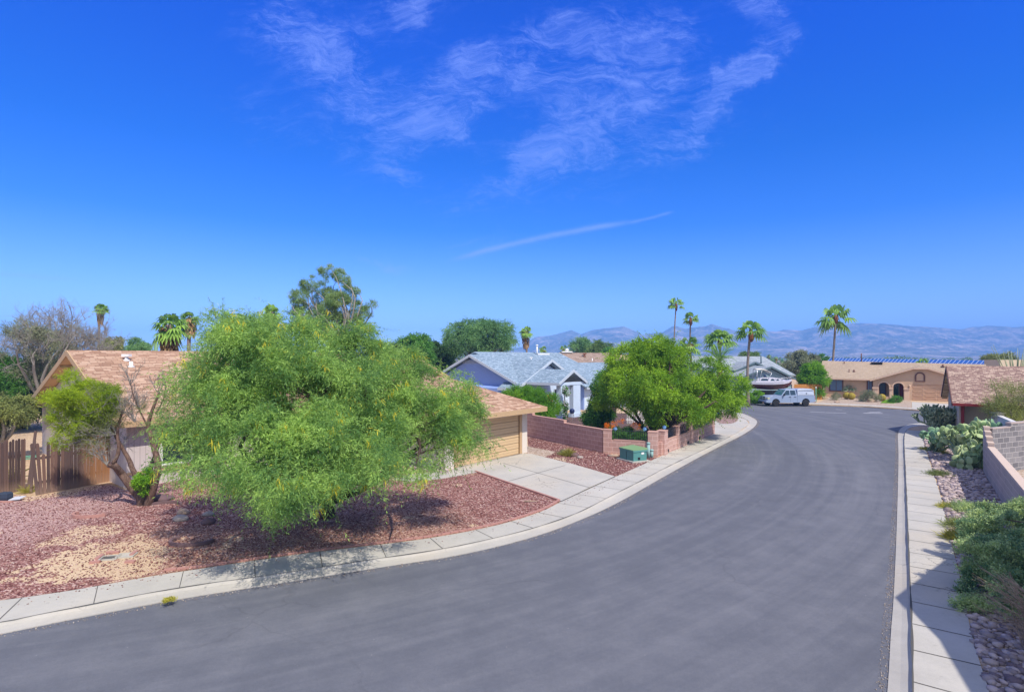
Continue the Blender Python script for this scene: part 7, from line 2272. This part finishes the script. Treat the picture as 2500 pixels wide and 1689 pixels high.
# the cap over the bed
tp = [(-2.58, 1.14), (-.74, 1.14), (-.78, 1.76), (-.95, 1.84), (-2.35, 1.84), (-2.56, 1.70)]
mb = MB(); vs = []
for sgn in (-1, 1):
    for x, z in tp: vs.append(Vector((x, sgn * (.90 if z < 1.3 else .80 if z < 1.8 else .70), z)))
mb.add(vs, [tuple(range(6)), tuple(range(11, 5, -1))] + [(i, 6 + i, 6 + (i + 1) % 6, (i + 1) % 6) for i in range(6)]); bevel(mb.build('bed_cap', M['paint_white'], tk, world=False), .04, 2)
for sgn in (-1, 1):
    mb = MB(); mb.slab([sideface(x, z, sgn, 1.14, 1.76, .90, .80, .006) for x, z in ((-.86, 1.66), (-2.46, 1.66), (-2.46, 1.70), (-.86, 1.70))], .01, (0, -sgn, 0)); mb.slab([sideface(x, z, sgn, 1.14, 1.76, .90, .80, .006) for x, z in ((-.86, 1.22), (-2.5, 1.22), (-2.5, 1.235), (-.86, 1.235))], .01, (0, -sgn, 0)); mb.build('cap_seam', M['blackp'], tk, world=False)
    mb = MB(); mb.box((-1.72, sgn * .895, 1.38), (.10, .02, .09)); mb.build('cap_lock', M['blackp'], tk, world=False)
# grille with its bars, bumper
mb = MB(); mb.box((2.545, 0, .86), (.04, 1.06, .34)); gr = mb.build('grille', M['blackp'], tk, world=False)
mb = MB(); mb.box((2.575, 0, .86), (.03, .07, .36)); mb.box((2.575, 0, .86), (.03, 1.12, .06)); mb.box((2.57, 0, 1.035), (.04, 1.16, .05)); mb.box((2.57, 0, .685), (.04, 1.16, .04))
for sgn in (-1, 1): mb.box((2.57, sgn * .56, .86), (.03, .05, .36))
mb.build('grille_bars', M['chrome'], gr, world=False)
mb = MB(); mb.box((2.58, 0, .52), (.20, 1.9, .24)); bevel(mb.build('front_bumper', M['paint_silver'], tk, world=False), .04, 2)
mb = MB(); mb.box((2.66, 0, .47), (.06, 1.1, .09)); mb.build('air_intake', M['blackp'], tk, world=False)
mb = MB(); mb.box((-2.68, 0, .58), (.14, 1.8, .16)); bevel(mb.build('rear_bumper', M['chrome'], tk, world=False), .03, 2)
for x in (WB, -WB):
    for y in (.84, -.84): wheel(tk, x, y, rt_, .25)
ptF, ptR = G(1892.7, 992.3, 0), G(1963.5, 991.8, 0)
mid = (ptF + ptR) / 2
hdg = Vector((-1.0, -.05, 0)).normalized()
tk.rotation_euler = (0, 0, math.atan2(hdg.y, hdg.x)); tk.scale = (1, 1, 1)
tk.location = (mid.x + .05, mid.y + .88, 0)

# blue car behind the wall
car = thing('car', 'bright blue parked car mostly hidden behind the mauve wall and the yellow-green tree', 'car', (0, 0, 0))
cp_ = [(-2.15, .45), (-2.18, .85), (-1.95, .98), (-1.2, 1.02), (1.1, .95), (2.0, .80), (2.15, .6), (2.1, .30), (1.32 + .36, .28)] + arcpts(1.32, .36, .28)[::-1][1:] + [(-1.32 + .36, .28)] + arcpts(-1.32, .36, .28)[::-1][1:] + [(-2.05, .32)]
mb = MB(); extr(mb, cp_, -.86, .86); bevel(mb.build('body', M['paint_blue'], car, world=False), .07, 3)
mb = MB(); vs = []
cf_ = [(-1.75, .96), (1.05, .92), (.25, 1.38), (-1.0, 1.42)]
for sgn in (-1, 1):
    for x, z in cf_: vs.append(Vector((x, sgn * (.80 if z < 1.2 else .60), z)))
mb.add(vs, [tuple(range(4)), (7, 6, 5, 4)] + [(i, 4 + i, 4 + (i + 1) % 4, (i + 1) % 4) for i in range(4)]); bevel(mb.build('cabin', M['paint_blue'], car, world=False), .05, 2)
mb = MB(); mb.slab([Vector((-1.70, -.70, 1.02)), Vector((-1.70, .70, 1.02)), Vector((-1.08, .56, 1.39)), Vector((-1.08, -.56, 1.39))], .012, (-.6, 0, 1)); mb.build('rear_window', M['carglass'], car, world=False)
for sgn in (-1, 1):
    mb = MB(); mb.slab([Vector((x, sgn * (.80 - .2 * (z - .94) / .46 + .012), z)) for x, z in ((-1.4, 1.02), (.75, 1.0), (.2, 1.33), (-.95, 1.35))], .02, (0, -sgn, 0)); mb.build('side_window', M['carglass'], car, world=False)
    mb = MB(); mb.box((-2.13, sgn * .62, .82), (.1, .36, .14)); mb.build('tail_light', M['redlamp'], car, world=False)
for x in (1.32, -1.32):
    for y in (.76, -.76): wheel(car, x, y, .31, .2)
cpos = G(1728, 1033, 0)
car.rotation_euler = (0, 0, math.radians(115)); car.location = (cpos.x - .55, cpos.y + 2.2, .09)

# boat on its trailer
boat = thing('boat', 'white and oxblood cabin cruiser with cream canopy on a trailer behind the pickup', 'boat', (0, 0, 0))
zb = 1.30
st = [(-2.35, .78, .98, .50, .30), (-1.2, .86, .98, .42, .16), (0, .88, 1.0, .40, .10), (1.2, .74, 1.06, .46, .16), (1.9, .42, 1.14, .62, .34), (2.35, .06, 1.22, .98, .80)]
# columns: x, half beam, sheer height, chine height, keel height
rings = [[Vector((x, 0, zb - .5 + k)), Vector((x, -b_ * .75, zb - .5 + c_)), Vector((x, -b_, zb - .5 + (c_ + s_) / 2)), Vector((x, b_, zb - .5 + (c_ + s_) / 2)), Vector((x, b_ * .75, zb - .5 + c_))] for x, b_, s_, c_, k in st]
mb = MB(); mb.loft(rings, smooth=False); mb.build('hull', M['hull_dark'], boat, world=False)
rings = [[Vector((x, -b_ * 1.0, zb - .5 + (c_ + s_) / 2 + .001)), Vector((x, -b_ * 1.03, zb - .5 + s_)), Vector((x, 0, zb - .5 + s_ + .06)), Vector((x, b_ * 1.03, zb - .5 + s_)), Vector((x, b_, zb - .5 + (c_ + s_) / 2 + .001))] for x, b_, s_, c_, k in st]
mb = MB(); mb.loft(rings, smooth=False); mb.build('deck', M['hull_white'], boat, world=False)
dz = zb - .5
cab = [[Vector((x, -w, dz + z0)), Vector((x, -w * .82, dz + z1)), Vector((x, w * .82, dz + z1)), Vector((x, w, dz + z0))] for x, w, z0, z1 in ((-1.9, .72, .98, 1.12), (-1.55, .72, .98, 1.42), (-.7, .72, .98, 1.50), (.25, .66, 1.0, 1.48), (1.2, .46, 1.05, 1.30), (1.75, .22, 1.1, 1.18))]
mb = MB(); mb.loft(cab, smooth=False); mb.build('cabin', M['hull_white'], boat, world=False)
for sgn in (-1, 1):
    for (x0, x1, z0, z1) in ((-1.35, -.45, 1.12, 1.36), (-.25, .25, 1.12, 1.34), (.4, .8, 1.13, 1.31), (.95, 1.25, 1.13, 1.24)):
        def yw(x, z):
            ws = [(-1.9, .72), (-.7, .72), (.25, .66), (1.2, .46), (1.75, .22)]
            for (xa, wa_), (xb, wb_) in zip(ws, ws[1:]):
                if xa <= x <= xb: w = wa_ + (wb_ - wa_) * (x - xa) / (xb - xa); break
            return sgn * (w * (1 - .18 * min(1, max(0, (z - 1.0) / .45))) + .015)
        mb = MB(); mb.slab([Vector((x0, yw(x0, z0), dz + z0)), Vector((x1, yw(x1, z0), dz + z0)), Vector((x1 - .12, yw(x1 - .12, z1), dz + z1)), Vector((x0 + .18, yw(x0 + .18, z1), dz + z1))], .03, (0, -sgn, 0)); mb.build('cabin_window', M['carglass'], boat, world=False)
mb = MB(); mb.slab([Vector((-.55, -.6, dz + 1.5)), Vector((-.55, .6, dz + 1.5)), Vector((-.85, .55, dz + 1.85)), Vector((-.85, -.55, dz + 1.85))], .02, (1, 0, .3)); mb.build('windscreen', M['glass_blue'], boat, world=False)
mb = MB(); mb.loft([[Vector((x, -w, dz + z)), Vector((x, 0, dz + z + .08)), Vector((x, w, dz + z)), Vector((x, w * .98, dz + z - .05)), Vector((x, -w * .98, dz + z - .05))] for x, w, z in ((-1.75, .74, 2.38), (-1.2, .76, 2.40), (-.6, .74, 2.30), (-.05, .70, 2.0))], smooth=False); mb.build('canopy', M['canvas'], boat, world=False)
for sgn in (-1, 1):
    mb = MB()
    for x, x2, z2 in ((-1.7, -1.7, 2.34), (-1.5, -1.15, 2.34), (-.6, -.1, 1.98), (-1.8, -1.72, 2.3)): mb.tube([(x, sgn * .72, dz + 1.1), (x2, sgn * .72, dz + z2)], .022, 5)
    mb.build('canopy_frame', M['chrome'], boat, world=False)
mb = MB()
for sgn in (-1, 1):
    mb.tube([(.3, sgn * .66, dz + 1.35), (1.2, sgn * .6, dz + 1.42), (1.9, sgn * .36, dz + 1.45), (2.4, 0, dz + 1.48)], .018, 5)
    for x, w, z in ((.3, .68, 1.02), (1.0, .7, 1.06), (1.7, .5, 1.1), (2.2, .16, 1.18)): mb.tube([(x, sgn * w, dz + z), (x, sgn * w * .85, dz + 1.40)], .014, 4)
mb.build('bow_rail', M['chrome'], boat, world=False)
mb = MB(); mb.box((-2.5, 0, dz + .55), (.35, .4, .6)); mb.tube([(-2.35, .5, dz + .95), (-2.35, .5, dz + 1.25)], .05, 6); mb.tube([(-2.05, -.6, dz + .98), (-2.05, -.6, dz + 1.3)], .05, 6); bevel(mb.build('outboard_gear', M['white_pt'], boat, world=False), .02, 1)
bpos = P(1884, 945, 63.6); boat.location = (bpos.x, 63.9, .58); boat.scale = (.98, 1.0, 1.02); boat.rotation_euler = (0, 0, math.radians(-6)); 
trl = thing('boat_trailer', 'black boat trailer under the cabin cruiser', 'trailer', (0, 0, 0))
mb = MB()
for sgn in (-1, 1): mb.box((-.2, sgn * .6, .62), (4.2, .08, .12)); mb.box((-.4, sgn * .42, .78), (2.6, .12, .16))
mb.box((-1.6, 0, .55), (.1, 1.3, .1)); mb.box((.6, 0, .55), (.1, 1.3, .1)); mb.tube([(1.9, .6, .62), (2.9, 0, .55)], .05, 6); mb.tube([(1.9, -.6, .62), (2.9, 0, .55)], .05, 6); mb.tube([(2.3, 0, .55), (2.3, 0, 1.35)], .05, 6); mb.tube([(2.7, 0, .55), (2.7, 0, 0)], .04, 6)
mb.build('frame', M['blackp'], trl, world=False)
for x in (-.9, -.2):
    for y in (.78, -.78):
        wheel(trl, x, y, .30, .18)
trl.location = boat.location.copy(); trl.location.z = .1; trl.scale = (1, 1, 1.5); trl.rotation_euler = boat.rotation_euler

# white debris streaks on the asphalt are old road paint
mb = MB(); 
for x0, y0, x1, y1, w in ((1978, 1005, 2014, 1006.5, .22), (2016, 1007, 2066, 1008, .25), (2108, 1008.3, 2155, 1009, .35), (2040, 999, 2056, 1000, .2), (2120, 1006.5, 2150, 1006, .3)):
    gline(mb, G(x0, y0, 0), G(x1, y1, 0), w, .004)
o = mb.build('road_marking', M['paintold'] if 'paintold' in M else M.setdefault('paintold', plain('worn white road paint', (.46, .45, .46), .8, .6, 3)), fixn=False); o['kind'] = 'structure'
# ------------------------------------------------------------------ mountains
prof = [(-900, 850), (-300, 830), (0, 812), (60, 818), (130, 832), (210, 842), (300, 852), (420, 862), (700, 868), (1000, 868), (1200, 862), (1274, 846), (1305, 821), (1346, 816), (1374, 809), (1395, 803), (1407, 808), (1417, 813.5), (1446, 803), (1476, 799), (1508, 796),
        (1524, 795), (1547, 805.5), (1571, 816.5), (1581, 812), (1618, 808), (1643, 793), (1655, 794), (1673, 800), (1698, 796), (1721, 794), (1737, 788), (1758, 797), (1790, 803), (1806, 808), (1875, 805.5), (1896, 806.7), (1914, 802), (1960, 804), (1990, 796),
        (2025, 791.6), (2047, 791.6), (2081, 787), (2105, 786), (2170, 789), (2204, 793), (2260, 795), (2304, 798), (2347, 802), (2372, 797), (2416, 793), (2472, 797), (2520, 795), (2700, 800), (3200, 815), (3600, 830)]
px_ = np.array([p[0] for p in prof], float); py_ = np.array([p[1] for p in prof], float)
NX, NY = 1100, 90
xs = np.linspace(-900, 3600, NX); ridge = np.interp(xs, px_, py_)
Y0, Y1 = 1500.0, 2650.0
def vnoise(x, y, seed):
    xi, yi = np.floor(x).astype(int), np.floor(y).astype(int); fx, fy = x - xi, y - yi; fx = fx * fx * (3 - 2 * fx); fy = fy * fy * (3 - 2 * fy)
    def h(a, b): 
        n = (a * 374761393 + b * 668265263 + seed * 974634777) & 0x7fffffff; n = ((n ^ (n >> 13)) * 1274126177) & 0x7fffffff; return (n % 10007) / 10007.0
    return (h(xi, yi) * (1 - fx) + h(xi + 1, yi) * fx) * (1 - fy) + (h(xi, yi + 1) * (1 - fx) + h(xi + 1, yi + 1) * fx) * fy
def ridged(x, y, s):
    t = 0; a = 1
    for o_ in range(6):
        t = t + a * (1 - np.abs(2 * vnoise(x, y, s + o_) - 1)); x, y, a = x * 2.05, y * 2.05, a * .52
    return t / 2.0
vs = np.zeros((NY, NX, 3))
ridgeH = (HZ - ridge) / F * Y1 + H
for j in range(NY):
    t = j / (NY - 1)
    if t <= .82:
        q = t / .82; Y = Y0 + (Y1 - Y0) * q
        X = (xs - CX) / F * Y
        fpr = q ** 1.25
        spur = ridged(X / 250.0 + 11, np.full(NX, Y / 380.0) + 7, 3)
        cut = (1 - spur) * 1.25 * np.sin(math.pi * min(1, q * 1.0)) ** .8
        Z = ridgeH * fpr * (1 - .88 * np.clip(cut, 0, 1))
        lim = (ridgeH - H) / Y1 * Y + H      # keep the nearer spurs under the crest line
        Z = np.minimum(Z, H + (lim - H) * (.35 + .65 * q) * (.86 + .14 * q)) if q < 1 else ridgeH
        Z += (1 - q) * -3
        if .08 < q < .97: Z = Z + (ridged(X / 70.0 + 3, np.full(NX, Y / 95.0) + 5, 21) - .5) * 30 * q * (1 - q ** 6)
    else:
        q = (t - .82) / .18; Y = Y1 + 600 * q; X = (xs - CX) / F * Y; Z = ridgeH * (1 - q) - 5
    vs[j, :, 0] = X; vs[j, :, 1] = Y; vs[j, :, 2] = Z
crest = int(.82 * (NY - 1))
rough = (ridged(xs / 26.0, xs * 0 + 3, 9) - .55) * 5.0
vs[crest, :, 2] += rough
idx = np.arange(NX * NY).reshape(NY, NX)
f = np.stack([idx[:-1, :-1], idx[:-1, 1:], idx[1:, 1:], idx[1:, :-1]], -1).reshape(-1, 4)
mt = npmesh('mountains', vs.reshape(-1, 3), f, M['mountain'], kind='structure', smooth=False)
mt['label'] = 'long hazy blue mountain range along the horizon'

# ------------------------------------------------------------------ air
HAZE = True
if HAZE:
    mb = MB(); x0, x1, y0, y1 = -6500, 7500, -220, 3600
    mb.box(((x0 + x1) / 2, (y0 + y1) / 2, (-1.1 + 185) / 2), (x1 - x0, y1 - y0, 186.1))
    m = bpy.data.materials.new('air'); m.use_nodes = True; nt = m.node_tree; nt.nodes.clear()
    pv = nt.nodes.new('ShaderNodeVolumePrincipled'); pv.inputs['Color'].default_value = (0.19, 0.47, 1.0, 1); pv.inputs['Density'].default_value = 0.00042
    pv.inputs['Anisotropy'].default_value = -0.35
    oo = nt.nodes.new('ShaderNodeOutputMaterial'); nt.links.new(pv.outputs[0], oo.inputs['Volume'])
    hz = mb.build('haze', m, fixn=False); hz['kind'] = 'stuff'; hz['label'] = 'thin blue desert haze'
